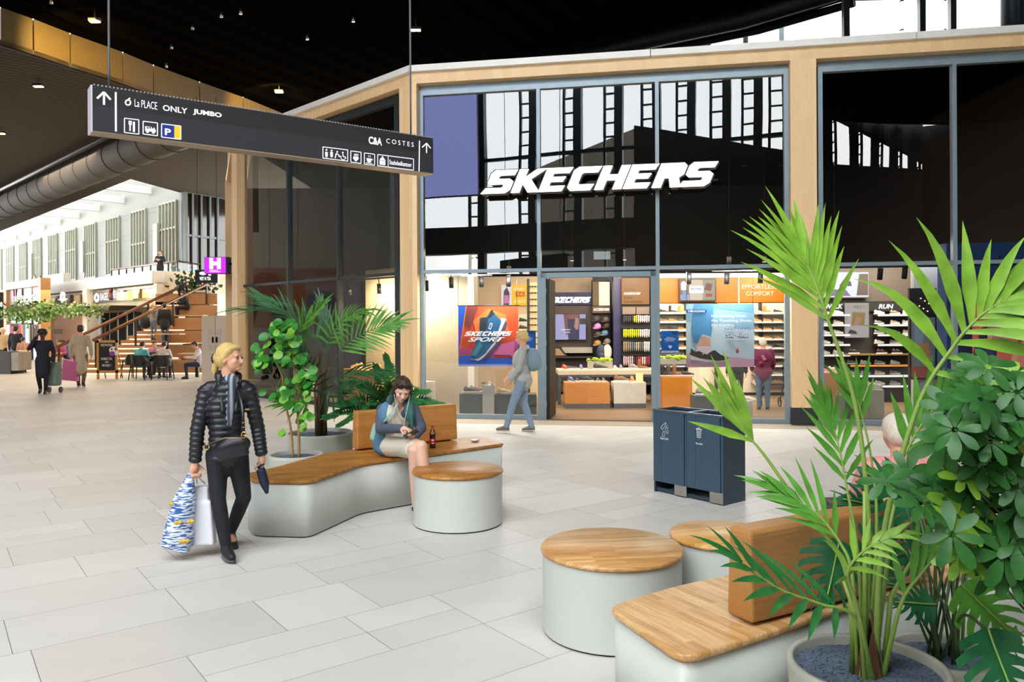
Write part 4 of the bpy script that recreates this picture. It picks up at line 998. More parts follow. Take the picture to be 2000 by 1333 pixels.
on_stairs('blonde woman in a grey jumper with a black shoulder bag on the stairs', 300, 662, 74, PI-.3, cloth('grey_top', '#8d8882'), cloth('grey_blue_jeans', '#5e6a74'), 'blond', style='pony')
on_stairs('person in a bulky black hooded coat standing on the stairs', 322, 665, 82, PI+.2, cloth('black_puffer', '#141416'), cloth('grey_blue_jeans', '#5e6a74'), 'black', coat=.08, k=1.35)
on_stairs('person in black bending over near the top of the stairs', 352, 606, 60, PI/2, cloth('black', '#101012'), cloth('black', '#101012'), 'black', J=dict(chest=(0, .08, .66), neck=(0, .16, .7), head=(0, .22, .72), shl=(.1, .14, .69), shr=(-.1, .14, .69), ell=(.13, .16, .55), elr=(-.13, .16, .55), wrl=(.1, .2, .42), wrr=(-.1, .2, .42)), k=1.4)
seated('dark haired girl in a black jacket seated high on the steps', 365, 640, -PI/2+.2, cloth('black', '#101012'), cloth('black', '#101012'), 'brown', 1.5, 'long', dz=TIERS[3][1], Y=TIERS[4][0]-.02)
seated('person in pink seated on the low steps behind the beige coat', 117, 708, .4, cloth('rose', '#b04a68'), cloth('cream_trousers', '#c8bda0'), 'brown', Y=30.5, dz=.0)
seated('person in blue and red seated on the low steps beside the pink one', 128, 706, -.2, cloth('blue', '#2c58b0'), cloth('black', '#101012'), 'brown', Y=30.7, dz=.0)
seated('person in a red and white top seated half behind the cream column', 391, 742, -1.2, cloth('redwhite', '#b04a4a', var=.7, col2='#e8e0e0'), cloth('navy_trousers', '#232a44'), 'brown', Y=25.6)
simple_person('man in a dark jacket leaning at the upper deck railing', 313, 530, 47, 0, cloth('charcoal', '#22242a'), cloth('dark_jeans', '#20242c'), 'brown', Y=R2.y+.6, z=bz, hgt=1.78, J=dict(ell=(.14, .03, .66), elr=(-.14, .03, .66), wrl=(.02, .12, .7), wrr=(-.02, .12, .69)))
simple_person('person in dark red standing by the dark glazing on the upper deck', 384, 527, 40, PI/2, cloth('maroon', '#5a2c28'), cloth('dark_jeans', '#20242c'), 'brown', Y=R3.y+.6, z=bz, hgt=1.7)
# bags and trolley
p = fl(104, 768); o_ = thing('shopping_trolley', 'grey-green patterned shopping trolley pulled behind the navy coat', 'shopping trolley', p)
build('bag', MB().cbox((0, 0, .5), (.34, .26, .62)), cloth('trolley', '#6f7f74', var=.5, scale=40), o_, local=True, bevel=.05)
build('handle', MB().tube([(-.12, .14, .3), (-.12, .16, .98), (.12, .16, .98), (.12, .14, .3)], .012, 6), m_black, o_, local=True)
for x in (-.15, .15): build('wheel', MB().cyl((x-.015, .08, .08), (x+.015, .08, .08), .08, n=16), m_black, o_, local=True)
p = at(138, 722, fl(158, 756).y-.1); o_ = thing('shopping_bag', 'pink shopping bag carried by the woman in beige', 'bag', (p.x, p.y, p.z-.3)); build('bag', MB().prism([(-.24, -.3), (.2, -.34), (.24, .2), (-.18, .3)], -.06, .06, Matrix.Rotation(PI/2, 4, 'X') @ Matrix.Translation((0, .3, 0))), mat('pink_bag', '#c4608c', .5), o_, local=True)
build('strap', MB().tube([(-.12, 0, .55), (0, 0, .8), (.1, 0, .55)], .012, 6), mat('pink_bag', '#c4608c'), o_, local=True)
p = at(291, 628, ys+2.4); o_ = thing('shoulder_bag', 'black shoulder bag on the blonde woman on the stairs', 'bag', (p.x, p.y-.3, p.z-.25)); build('bag', MB().ball((0, 0, .22), (.26, .14, .26), 14, 10), m_black, o_, local=True); build('strap', MB().tube([(-.1, 0, .35), (.05, .1, .85), (.15, .1, .5)], .015, 6), m_black, o_, local=True)
p = at(44, 690, fl(45, 728).y-.3); o_ = thing('shoulder_bag', 'cream bag on the girl in salmon', 'bag', (p.x, p.y, p.z-.12)); build('bag', MB().cbox((0, 0, .12), (.34, .1, .22)), mat('cream_bag', '#d8c8a8', .6), o_, local=True, bevel=.03); build('strap', MB().tube([(-.12, 0, .2), (.0, .08, .6), (.12, 0, .2)], .01, 6), mat('cream_bag', '#d8c8a8'), o_, local=True)
# lights of the food court
light('food_court_light', 'AREA', (-19, 33, 8.6), 600, (1, .82, .6), 8, 5, rot=(0, 0, 0))
light('food_court_light', 'AREA', (-14.5, 27.5, 6.5), 230, (1, .8, .58), 5, 3, rot=(0, 0, 0))
light('pavilion_light', 'AREA', BL.P(6, 1.8, 3.6), 160, (1, .8, .55), 1.5, 10, rot=(0, 0, math.atan2(D_.y, D_.x)+PI/2))
# ---------------- benches, stools, bin ----------------
def rounded(pts, r=.05, n=5):
    out = []; N = len(pts)
    for i in range(N):
        p = Vector(pts[i][:2]); a = Vector(pts[i-1][:2]); b = Vector(pts[(i+1) % N][:2])
        da = (a-p); db = (b-p); rr = min(r if len(pts[i]) < 3 else pts[i][2], da.length*.45, db.length*.45)
        p0 = p+da.normalized()*rr; p1 = p+db.normalized()*rr
        out.append(p0+(a-p0).normalized()*.004)
        for k in range(n+1):
            t = k/n; out.append(p0*(1-t)**2+p*2*t*(1-t)+p1*t*t)
        out.append(p1+(b-p1).normalized()*.004)
    return out
def inset(poly, d):
    c = sum(poly, Vector((0, 0)))/len(poly); N = len(poly); out = []
    area = sum(poly[i].x*poly[(i+1) % N].y-poly[(i+1) % N].x*poly[i].y for i in range(N)); s = 1 if area > 0 else -1
    for i in range(N):
        t = (poly[(i+1) % N]-poly[i-1]); t = t.normalized() if t.length > 1e-9 else Vector((1, 0)); out.append(poly[i]+Vector((-t.y, t.x))*d*s)
    return out
def slab(mb, poly, z0, z1, r=.014):
    """slab with a softly rounded edge"""
    rings = []
    for k in range(5): a = PI/2*k/4; rings.append((inset(poly, r*(1-math.sin(a))), z0+r*(1-math.cos(a))))
    for k in range(5): a = PI/2*k/4; rings.append((inset(poly, r*(1-math.cos(a))), z1-r+r*math.sin(a)))
    n = len(poly); vs = [(p.x, p.y, z) for rg, z in rings for p in rg]; fs = []
    for i in range(len(rings)-1):
        for j in range(n): fs.append((i*n+j, i*n+(j+1) % n, (i+1)*n+(j+1) % n, (i+1)*n+j))
    mb._add(vs, fs, True); b = len(mb.v)-len(vs)
    mb.f += [tuple(b+j for j in range(n-1, -1, -1)), tuple(b+(len(rings)-1)*n+j for j in range(n))]; mb.mi += [mb.k]*2; mb.sm += [False]*2
m_base = mat('bench_grey_laminate', '#c8cbc4', .42, var=.03, scale=2, spec=.4); m_bench_plinth = mat('bench_plinth', '#3a3d3c', .6)  # second one is dark grey for plinths and backrest spacers
ZT = .475
def bench(label, pts, px_ang, wm, body=m_base):
    poly = rounded([(*p.to_2d(), rr) for p, rr in pts])
    if sum(poly[i].x*poly[(i+1) % len(poly)].y-poly[(i+1) % len(poly)].x*poly[i].y for i in range(len(poly))) < 0: poly.reverse()
    c = sum(poly, Vector((0, 0)))/len(poly)
    o = thing('bench', label, 'bench', (c.x, c.y, 0), 0, 'curved grey benches with wooden tops')
    mb = MB(); slab(mb, poly, ZT-.032, ZT, .012); build('seat', mb, wm, o)
    build('body', MB().prism(inset(poly, .012), .012, ZT-.034, smooth=True), body, o); build('plinth', MB().prism(inset(poly, .03), 0, .012), m_bench_plinth, o)
    return o
wA = wood('butcher_block_left', '#c98f48', '#a0692c', (0, 0, -.35), .036, .42, .38, .3)
wB = wood('butcher_block_right', '#e6c08c', '#c99659', (0, 0, 1.05), .036, .42, .38, .25)
P_ = lambda x, y, r=.05: (fl(x, y, ZT), r)
b1 = bench('long angled bench with grey body, a woman sitting on it', [P_(478, 925, .1), P_(523, 916, .1), P_(584, 900, .3), P_(640, 884, .2), P_(690, 878, .2), P_(800, 868, .2), P_(905, 855, .15), P_(944, 852, .1), P_(985, 866, .05), P_(895, 879, .12), P_(796, 893, .1), P_(706, 905, .12), P_(604, 940, .09), P_(491, 938, .12)], 0, wA)
b2 = bench('bench with pale wooden top at the lower right, beside the near palm pot', [P_(1184, 1184, .09), P_(1330, 1141, .3), P_(1424, 1123, .3), (Vector((1.55, 4.45, 0)), .3), (Vector((2.2, 4.85, 0)), .2), (Vector((3.0, 5.0, 0)), .1), (Vector((3.1, 4.5, 0)), .1), (Vector((2.45, 4.05, 0)), .2), P_(1850, 1128, .2), P_(1662, 1178, .3), P_(1540, 1223, .3), P_(1332, 1288, .1)], 0, wB)
def backrest(label, p0, p1, parent, wm, th=.13, h=.385, flip=1):
    p0 = Vector((p0.x, p0.y, 0)); p1 = Vector((p1.x, p1.y, 0)); e = (p1-p0); L = e.length; e.normalize(); n = Vector((-e.y, e.x, 0))*flip
    mb = MB(); z0 = ZT+.014; th2 = th*.8
    vs = [(0, 0, z0), (L, 0, z0), (L, th, z0), (0, th, z0), (.005, .012, z0+h), (L-.005, .012, z0+h), (L-.005, th-.012, z0+h), (.005, th-.012, z0+h)]
    mb._add(vs, [(0, 3, 2, 1), (4, 5, 6, 7), (0, 1, 5, 4), (1, 2, 6, 5), (2, 3, 7, 6), (3, 0, 4, 7)])
    o = build('backrest', mb, wm, parent, local=True, bevel=.016, seg=3); o.location = p0-wl(parent); o.rotation_euler = (0, 0, math.atan2(e.y, e.x))
    sp = MB(); sp.box((.08, .03, ZT-.001), (L-.08, th-.03, z0+.002)); q = build('spacer', sp, m_bench_plinth, parent, local=True); q.location = o.location; q.rotation_euler = o.rotation_euler
wAv = wood('butcher_block_back_left', '#c68a44', '#b57c3a', 'XZ', .06, .6, .38, .16)
wBv = wood('butcher_block_back_right', '#bf8a4e', '#b07c42', 'XZ', .07, .6, .38, .16)
backrest('', fl(698, 879, .49), fl(894, 858, .49), b1, wAv)
backrest('', Vector((.994, 3.235, 0)), Vector((2.05, 3.80, 0)), b2, wBv, .15)
def stool(label, x, y, r, wm, zt=ZT):
    o = thing('round_stool', label, 'stool', (x, y, 0), 0, 'round grey stools with wooden tops')
    build('seat', MB().lathe([(0, zt-.03), (r-.012, zt-.03), (r-.002, zt-.026), (r, zt-.018), (r-.002, zt-.009), (r-.01, zt), (0, zt)], (x, y, 0), 64), wm, o)
    build('body', MB().lathe([(r-.012, .012), (r-.012, zt-.031)], (x, y, 0), 64), m_base, o)
    build('plinth', MB().lathe([(r-.03, .0), (r-.03, .014), (0, .014)], (x, y, 0), 48), m_bench_plinth, o)
c = fl(894.5, 1045); stool('round stool in front of the seated woman, beside the long bench', c.x*6.84/c.y, 6.84, .402, wA)
stool('largest looking round stool, nearest to us beside the lower right bench', .563, 4.445, .407, wood('butcher_block_stool', '#ddb47c', '#c08c50', (0, 0, -.12), .036, .42, .38, .25))
stool('smaller round stool half hidden behind the lower right bench', 1.272, 4.70, .322, wood('butcher_block_stool2', '#e0b370', '#c6924e', (0, 0, -.3), .036, .42, .38, .2))
# saucer and cola bottle on the long bench
c = fl(927.5, 863, ZT); o_ = thing('saucer', 'small white saucer on the right end of the long bench', 'saucer', (c.x, c.y, ZT))
build('dish', MB().lathe([(0, .003), (.02, .003), (.035, .012), (.047, .024), (.05, .024), (.036, .006), (.02, 0), (0, 0)], (c.x, c.y, ZT), 28), mat('white_glaze', '#e8e8ea', .2), o_)
c = fl(845, 876, ZT); bt = thing('cola_bottle', 'cola bottle with a red cap and red label standing on the long bench', 'bottle', (c.x, c.y, ZT)); k = 1.05
prof = [(0, 0), (.026, 0), (.032, .006), (.032, .1), (.030, .125), (.032, .14), (.031, .155), (.022, .18), (.0125, .2), (.0125, .222), (0, .222)]
build('drink', MB().lathe([(0, .002), (.030, .004), (.0305, .1), (.029, .125), (.030, .14), (0, .141)], c, 24), mat('cola', '#160604', .1), bt)
build('glass_body', MB().lathe(prof, c, 28), glass('bottle_plastic', 1.2, (.96, .96, .96)), bt)
build('label', MB().lathe([(.0328, .045), (.0328, .105)], c, 28), mat('cola_label', '#b3172c', .35), bt)
lb = MB(); lb.ball(c+Vector((.004, -.0325, .085)), (.014, .003, .009), 14, 8); lb.ball(c+Vector((.008, -.0325, .055)), (.016, .003, .005), 10, 6); build('label_emblem', lb, mat('label_white', '#e8e4ea', .4), bt)
build('cap', MB().cyl(c+Vector((0, 0, .218)), c+Vector((0, 0, .238)), .0155, n=20), mat('cap_red', '#d4191c', .35), bt)
# litter bin
C0, C1 = fl(1276, 960.5), fl(1412, 989.5); e = (C1-C0); Lb = e.length; e.normalize(); ny = Vector((-e.y, e.x, 0)); Wb = .365; Hb = .86
bn = thing('litter_bin', 'dark blue double litter bin with two white symbols and steel kick plates', 'litter bin', C0, math.atan2(e.y, e.x))
m_bin = mat('bin_blue', '#3c5464', .3, metal=.1, var=.04); m_bind = mat('bin_blue_dark', '#2a3a46', .38); m_steel = mat('brushed_steel', '#b9b5ae', .28, metal=.9, var=.15); m_bag = mat('blue_bag', '#1668c8', .3, bump=.8, scale=30, var=.4)
hf = Lb/2
sh = MB(); sh.box((0, .012, .11), (.02, Wb, Hb-.01)); sh.box((Lb-.02, .012, .0), (Lb, Wb, Hb-.01)); sh.box((0, Wb-.02, .0), (Lb, Wb, Hb-.01)); sh.box((.02, .03, .11), (Lb-.02, Wb-.02, .13)); sh.box((hf-.008, .03, .12), (hf+.008, Wb-.02, Hb-.03)); sh.box((0, .012, 0.0), (.02, Wb, .13))
build('shell', sh, m_bind, bn, local=True, bevel=.003)
for k in range(2):
    x0 = k*hf+.004; x1 = (k+1)*hf-.004; xs = x0+.105
    d = build('door', MB().box((x0, 0, .115), (x1-.028, .026, Hb-.02)).box((x1-.02, .006, .115), (x1, .026, Hb-.02)), m_bin, bn, local=True, bevel=.002)
    build('seam', MB().box((xs, -.0008, .115), (xs+.002, .001, Hb-.02)), m_black, d, local=True)
    o_ = build('opening', MB().box((x0+.02, .03, Hb-.1), (x1-.02, Wb-.03, Hb-.06)), m_bag, bn, local=True)
rim = MB()
rim.box((-.004, -.004, Hb-.02), (Lb+.004, .035, Hb)); rim.box((-.004, Wb-.03, Hb-.02), (Lb+.004, Wb+.004, Hb)); rim.box((-.004, .035, Hb-.02), (.02, Wb-.03, Hb)); rim.box((Lb-.02, .035, Hb-.02), (Lb+.004, Wb-.03, Hb)); rim.box((hf-.02, .035, Hb-.02), (hf+.02, Wb-.03, Hb))
build('rim', rim, mat('bin_rim', '#5f6f7c', .25, metal=.5), bn, local=True)
for k in range(2): build('kick_plate', MB().box((hf*(k+1)-.155, .001, .012), (hf*(k+1)-.004, .012, .118)), m_steel, bn, local=True, bevel=.002)
build('base_rail', MB().box((.02, .03, .008), (Lb-.02, .05, .045)).box((.02, .33, .008), (Lb-.02, .34, .11)), m_bind, bn, local=True)
m_dec = mat('decal_white', '#e9edf0', .5)
FM = lambda x, z: Matrix.Translation((x, -.0015, z)) @ Matrix.Rotation(PI/2, 4, 'X')
def stroke(mb, pts, w, closed=False):
    pts = [Vector((*p, 0)) for p in pts]
    if closed: pts = pts+[pts[0]]
    for a, b in zip(pts, pts[1:]):
        d = (b-a).normalized()*w/2; n = Vector((-d.y, d.x, 0)); mb.quad(a-d-n, b+d-n, b+d+n, a-d+n)
    return mb
# bottle, cup and can drawn in line
ic = MB(FM(.155, .655))
def xf(pts, a, ox, oy, s=1): return [((x*math.cos(a)-y*math.sin(a))*s+ox, (x*math.sin(a)+y*math.cos(a))*s+oy) for x, y in pts]
stroke(ic, xf([(-.014, -.04), (.014, -.04), (.014, .01), (.006, .03), (.006, .045), (-.006, .045), (-.006, .03), (-.014, .01)], -.75, -.012, .04), .0035, True)
stroke(ic, xf([(-.012, -.03), (.012, -.03), (.015, .025), (-.015, .025)], .2, .03, .0), .0035, True); stroke(ic, xf([(0, .025), (.004, .045), (.016, .048)], .2, .03, 0), .0035)
stroke(ic, xf([(-.013, -.03), (.013, -.03), (.013, .015), (.006, .026), (-.006, .026), (-.013, .015)], -.25, -.012, -.04), .0035, True)
build('bottle_symbol', ic, m_dec, bn, local=True)
ic = MB(FM(hf+.155, .675)); stroke(ic, [(-.026, .03), (-.019, -.05), (.019, -.05), (.026, .03)], .005, True); stroke(ic, [(-.035, .034), (.035, .034)], .005); stroke(ic, [(-.01, .036), (-.01, .046), (.01, .046), (.01, .036)], .004)
for x in (-.011, 0, .011): stroke(ic, [(x, .018), (x*.85, -.038)], .0035)
build('bin_symbol', ic, m_dec, bn, local=True)
def ltext(name, s, m4, parent, fit, mt, **k):
    me = text_mesh(s, .1, **k); xs = [v.co.x for v in me.vertices]; ys = [v.co.y for v in me.vertices]
    me.transform(Matrix.Translation((-min(xs), -min(ys), 0))); me.transform(Matrix.Diagonal((fit[0]/(max(xs)-min(xs)), fit[1]/(max(ys)-min(ys)), 1, 1))); me.transform(m4); me.materials.clear()
    return link_mesh(name, me, mt, parent, local=True)
ltext('lettering', 'Plastic & Blik', FM(.10, .555), bn, (.105, .022), m_dec, bold=.01)
ltext('lettering', 'Restafval', FM(hf+.118, .556), bn, (.08, .019), m_dec, bold=.01)

# ---------------- hanging wayfinding sign ----------------
SGa = at(180.5, 200, 6.0); SGb = at(846, 300, 7.78); SG = Line(Vector((SGa.x, SGa.y, 0)), Vector((SGb.x, SGb.y, 0)))
Ls = (Vector((SGb.x-SGa.x, SGb.y-SGa.y, 0))).length; z1 = SG.hit(180.5, 166)[1]; z0 = SG.hit(181, 257)[1]
print('sign', z0, z1, 'right', SG.hit(846, 272), SG.hit(846, 338), Ls)
ws = thing('hanging_direction_sign', 'long black hanging direction sign with white arrows, shop names and pictograms', 'sign', SG.P(Ls/2, -.08, z0))
m_sgb = mat('sign_housing', '#1b1b1f', .45, var=.1); m_sgw = emat('sign_lettering', '#f4f6ff', 1.0)
build('housing', ffbox(MB(), 0, Ls, 0, -.16, z0+.008, z1, SG), m_sgb, ws)
build('side_band', ffbox(MB(), 0.001, Ls-.001, .002, 0, z0+.01, z0+(z1-z0)*.56, SG), mat('sign_lower_band', '#26272b', .45), ws)
build('underside', ffbox(MB(), 0, Ls, 0, -.16, z0, z0+.008, SG), mat('sign_underside', '#9c8a74', .35, metal=.5), ws)  # warm light on the underside put into its beige colour
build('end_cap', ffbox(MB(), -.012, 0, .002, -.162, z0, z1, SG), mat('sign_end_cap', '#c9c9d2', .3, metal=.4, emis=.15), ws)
fins = MB()
for i in range(110): t = Ls*(i+.5)/110; ffbox(fins, t-.006, t+.006, -.002, -.02, z1, z1+.012, SG)
build('top_fins', fins, mat('fin_grey', '#8d8d92', .4), ws)
for px in (219, 812): t = SG.t(px); q = SG.P(t, -.08, z1); build('suspension_rod', MB().cyl(q, (q.x, q.y, 14.0), .009, n=8), mat('rod_steel', '#8a8f98', .3, metal=.6), ws)
def spx(px, py): return SG.hit(px, py, .004)
def sg_text(s, x0, y0, x1, y1, hpx, **k):
    """baseline from (x0,y0) to (x1,y1), cap height hpx at the left"""
    t0, a = spx(x0, y0); t1, b = spx(x1, y1); h = spx(x0, y0-hpx)[1]-a
    me = text_mesh(s, .1, **k); xs = [v.co.x for v in me.vertices]; ys = [v.co.y for v in me.vertices]
    me.transform(Matrix.Translation((-min(xs), -min(ys), 0))); me.transform(Matrix.Diagonal(((t1-t0)/(max(xs)-min(xs)), h/(max(ys)-min(ys)), 1, 1))); me.transform(face(SG, t0, .005, (a+b)/2)); me.materials.clear()
    return link_mesh('lettering', me, m_sgw, ws)
sg_text('La PLACE', 263, 210, 307, 213, 15, bold=-.004, space=.95)
sg_text('ONLY', 318, 217, 366, 222, 11.5, bold=.018)
sg_text('JUMBO', 377, 226, 433, 231, 12, bold=.035)
sg_text('C&A', 720, 283, 746, 283, 15, bold=.03)
sg_text('COSTES', 754.5, 281, 808, 286, 9, bold=-.004, space=1.5)
sg_text('P', 322, 264, 334, 265, 13, bold=.03)
sg_text('AED', 691, 305, 700, 305, 4.5, bold=.02)
sg_text('Stadsdeelkantoor', 760.5, 322, 804, 326, 9, bold=.01)
def spoly(pts, name='pictogram', m=None, out=.006):
    mb = MB(); v = [SG.P(*[(t, out, z) for t, z in [SG.hit(x, y, out)]][0]) for x, y in pts]
    if (v[1]-v[0]).cross(v[2]-v[0]).dot(SG.n) < 0: v.reverse()
    return mb.quad(*v)
def sline(mb, a, b, w=2.4):
    (t0, z0_), (t1, z1_) = spx(*a), spx(*b); k = 6.8/F*w/2; A = Vector((t0, z0_)); B = Vector((t1, z1_)); d = (B-A).normalized()*k; n = Vector((-d.y, d.x))
    q = [A-n, B-n, B+n, A+n]; v = [SG.P(p.x, .006, p.y) for p in q]
    if (v[1]-v[0]).cross(v[2]-v[0]).dot(SG.n) < 0: v.reverse()
    mb.quad(*v)
def sbox(x0, y0, x1, y1, dy=None, w=1.6):
    dy = dy if dy is not None else (x1-x0)*.12
    mb = MB(); P = [(x0, y0), (x1, y0+dy), (x1, y1+dy), (x0, y1)]
    for a, b in zip(P, P[1:]+P[:1]): sline(mb, a, b, w)
    return mb
mb = MB(); sline(mb, (203, 205), (203, 180), 3.4); sline(mb, (203, 180), (189.5, 192.5), 3.4); sline(mb, (203, 180), (216, 195), 3.4); build('arrow', mb, m_sgw, ws)
mb = MB(); sline(mb, (833, 299), (833, 280), 2.6); sline(mb, (833, 280), (824.5, 288), 2.6); sline(mb, (833, 280), (841, 290), 2.6); build('arrow', mb, m_sgw, ws)
mb = MB(); sline(mb, (226, 180), (226.3, 257), 3); build('divider', mb, m_sgw, ws)
mb = MB(); sline(mb, (819.2, 275), (818.3, 335), 2.4); build('divider', mb, m_sgw, ws)
# apple logo
mb = MB()
pts = [(250+5.6*math.cos(a/10*2*PI)*(1-.12*math.cos(a/5*2*PI)), 200.5+5*math.sin(a/10*2*PI)) for a in range(11)]
for a, b in zip(pts, pts[1:]): sline(mb, a, b, 2.4)
sline(mb, (250, 195), (254, 191.5), 2.2); build('apple_logo', mb, m_sgw, ws)
for bx in ((243, 231, 271, 259), (279.5, 237, 307.5, 262), (315.5, 242, 353, 268), (630.5, 287, 679, 309), (685, 295, 705, 317), (711.5, 299, 731.5, 320.5), (737.5, 302, 807.5, 324)):
    mb = sbox(*bx, dy=(bx[2]-bx[0])*(.12 if bx[0] < 500 else .125)); build('pictogram_frame', mb, m_sgw, ws)
build('parking_blue', spoly([(316.5, 243), (340.5, 246), (340.5, 271), (316.5, 267.5)], out=.0045), emat('parking_blue', '#12309a', .6), ws)
build('parking_yellow', spoly([(340.5, 246), (352, 247.5), (352, 272), (340.5, 271)], out=.0045), emat('parking_yellow', '#f6c21c', .9), ws)
mb = MB(); sline(mb, (741.5+16.5, 304.5), (758, 327), 1.2)
sline(mb, (254, 236), (254, 256), 2.2); [sline(mb, (x, 236), (x+.3, 243), 1) for x in (251.5, 256.5)]; sline(mb, (251.8, 243.5), (256.8, 244), 1.8); sline(mb, (261.5, 238), (261.5, 258), 3.4)
build('cutlery_pictogram', mb, m_sgw, ws)
mb = spoly([(283.5, 246.5), (301, 249), (304.5, 256), (304, 258.5), (283.5, 255.5)]); mb.v += []; 
for x, y in ((288, 257), (299.5, 258.5)): mb.ball(SG.P(spx(x, y)[0], .006, spx(x, y)[1]), (.012, .012, .012), 10, 6)
build('bus_pictogram', mb, m_sgw, ws)
mb = MB()
for x in (286.5, 291.5, 296.5): q = spoly([(x, 248), (x+3.6, 248.6), (x+3.6, 251.6), (x, 251)], out=.009); mb._add(q.v, q.f)
build('bus_window', mb, m_sgb, ws)
mb = MB()
for x in (637.5, 647.5): 
    q = SG.P(*[(t, .006, z) for t, z in [spx(x, 293+(x-637)*.12)]][0]); mb.ball(q, .0085, 10, 6); sline(mb, (x, 297), (x, 304.5 if x < 640 else 305.5), 5.5); sline(mb, (x-1.2, 304), (x-1.2, 307.5), 1.6); sline(mb, (x+1.2, 304), (x+1.2, 307.7), 1.6)
q = SG.P(*[(t, .006, z) for t, z in [spx(658.5, 297)]][0]); mb.ball(q, .008, 10, 6); sline(mb, (656.5, 300), (654.5, 309), 2.2); sline(mb, (657, 300), (662, 303.5), 2); sline(mb, (661, 305), (665, 306), 2.6)
q = SG.P(*[(t, .006, z) for t, z in [spx(669.5, 298.5)]][0]); mb.ball(q, .008, 10, 6); sline(mb, (669.5, 301), (670, 306), 2); sline(mb, (670, 306), (674, 306.5), 1.8); sline(mb, (674, 306.5), (675.5, 310), 1.6)
pts = [(670+4.4*math.cos(a), 308+4.2*math.sin(a)) for a in [x*.5-.2 for x in range(9)]]
for a, b in zip(pts, pts[1:]): sline(mb, a, b, 1.2)
build('toilet_pictogram', mb, m_sgw, ws)
mb = spoly([(695, 316), (689.5, 309.5), (690.5, 306), (693, 305.3), (695.2, 307), (697.8, 305.8), (700.3, 307.3), (700.3, 311)]); build('heart_pictogram', mb, m_sgw, ws)
mb = spoly([(715.5, 309), (726.5, 310.3), (725, 316), (720.5, 318), (717, 315)]); sline(mb, (714.5, 318), (727, 319.5), 1.1); sline(mb, (719.5, 303.5), (720, 307.5), 1); sline(mb, (722.5, 303.8), (723, 307.8), 1); sline(mb, (726.5, 311.5), (728.5, 313), 1.2); build('cup_pictogram', mb, m_sgw, ws)
mb = spoly([(741.5, 314), (752.5, 315.4), (752.5, 323), (741.5, 321.6)]); q = spoly([(741, 313), (744.5, 308), (749.5, 308.7), (753.5, 314.6)]); mb._add(q.v, q.f); sline(mb, (747, 308), (747, 305.5), 3); build('house_pictogram', mb, m_sgw, ws)

# ---------------- ceiling lamps, duct ----------------
m_lamp = emat('warm_lamp', '#ffc95e', 40); m_lampb = mat('lamp_body', '#2a2620', .5)
LPS = [(185, 43, 9.55, 0), (812, 60, 9.6, 0), (545, 181, 9.6, 0), (75, 170, 8.75, 0), (2, 262, 8.75, 0), (238, 322, 8.75, 0)]
labs = ['lit warm floodlight above the left end of the hanging sign', 'lit warm floodlight above the right end of the hanging sign', 'lit warm floodlight above the corner of the shop roof', 'lit warm floodlight on the grey ceiling left of the hanging sign', 'lit warm floodlight at the left edge of the grey ceiling', 'small lit warm floodlight next to the round duct']
for (x, y, z, _), lb in zip(LPS, labs):
    c = fl(x, y, z); o = thing('ceiling_floodlight', lb, 'ceiling light', c, 0, 'warm floodlights on the ceilings')
    zc = zh if z > 9 else zl
    build('housing', MB().box((c.x-.14, c.y-.07, c.z+.02), (c.x+.14, c.y+.07, c.z+.09)), m_lampb, o)
    build('lens', MB().box((c.x-.12, c.y-.055, c.z), (c.x+.12, c.y+.055, c.z+.02)), m_lamp, o)
    build('stem', MB().cyl((c.x, c.y, c.z+.09), (c.x, c.y, zc), .012, n=8), m_lampb, o)
    if z > 9: light('floodlight', 'SPOT', (c.x, c.y, c.z-.05), 160, (1, .72, .38), spot=2.6, radius=.1)
    else: light('floodlight', 'SPOT', (c.x, c.y, c.z-.05), 200, (1, .72, .4), spot=2.4, radius=.1)
a = fl(185, 43, 9.5); light('fascia_wash', 'SPOT', a, 700, (1, .68, .2), spot=1.6, radius=.08, target=(-12.2, 22.2, 9.4))
a = fl(545, 181, 9.5); light('fascia_wash', 'SPOT', a, 600, (1, .68, .2), spot=1.6, radius=.08, target=(-9.0, 29.5, 9.4))
dc = at(232, 306, 30.5); m_duct = mat('duct_grey', '#4a443d', .7, var=.06, spec=.1)
du = thing('ventilation_duct', 'large round grey duct hung under the left ceiling', 'duct', dc)
D3 = Vector((D_.x, D_.y, 0)).normalized(); p0 = dc-D3*7; n = 16
for i in range(n):
    q = p0+D3*i*1.75; build('duct_section', MB().tube([q+D3*.02, q+D3*1.73], .64, 28, caps=False).tube([q, q+D3*.025], .665, 28), m_duct, du)
build('cable_tray', MB().tube([p0+Vector((-.6, -.8, .3)), p0+D3*28+Vector((-.6, -.8, .3))], .09, 6), m_lampb, du)
for i, (x, y) in enumerate(((57, 393), (104, 387), (125, 365), (216, 338), (189, 346), (292, 298), (40, 416))):
    q = fl(x, y, zl-.35); o_ = build('ceiling_speaker', MB().cbox((q.x, q.y, zl-.18), (.3, .3, .36)), m_black)
    tag(o_, 'small black box fitting below the grey ceiling near the duct, %s of seven' % ['first', 'second', 'third', 'fourth', 'fifth', 'sixth', 'last'][i], 'ceiling fitting', 'black box fittings under the grey ceiling')
for i, (x, y) in enumerate(((100, 4), (335, 93), (376, 55), (470, 25), (690, 40), (600, 75), (325, 130), (432, 31))):
    q = fl(x, y, zh-.1); o_ = build('sprinkler_head', MB().cyl((q.x, q.y, zh), (q.x, q.y, zh-.14), .03, .045, n=8), m_steel)
    tag(o_, 'tiny metal sprinkler head under the black ceiling, %s' % ['near the left corner', 'between the lamp and the sign', 'above the sign, high up', 'second from the left above the sign', 'nearest the right sign rod', 'above the middle of the sign', 'just above the fascia panels', 'third from the left, high up'][i], 'sprinkler', 'sprinklers under the black ceiling')
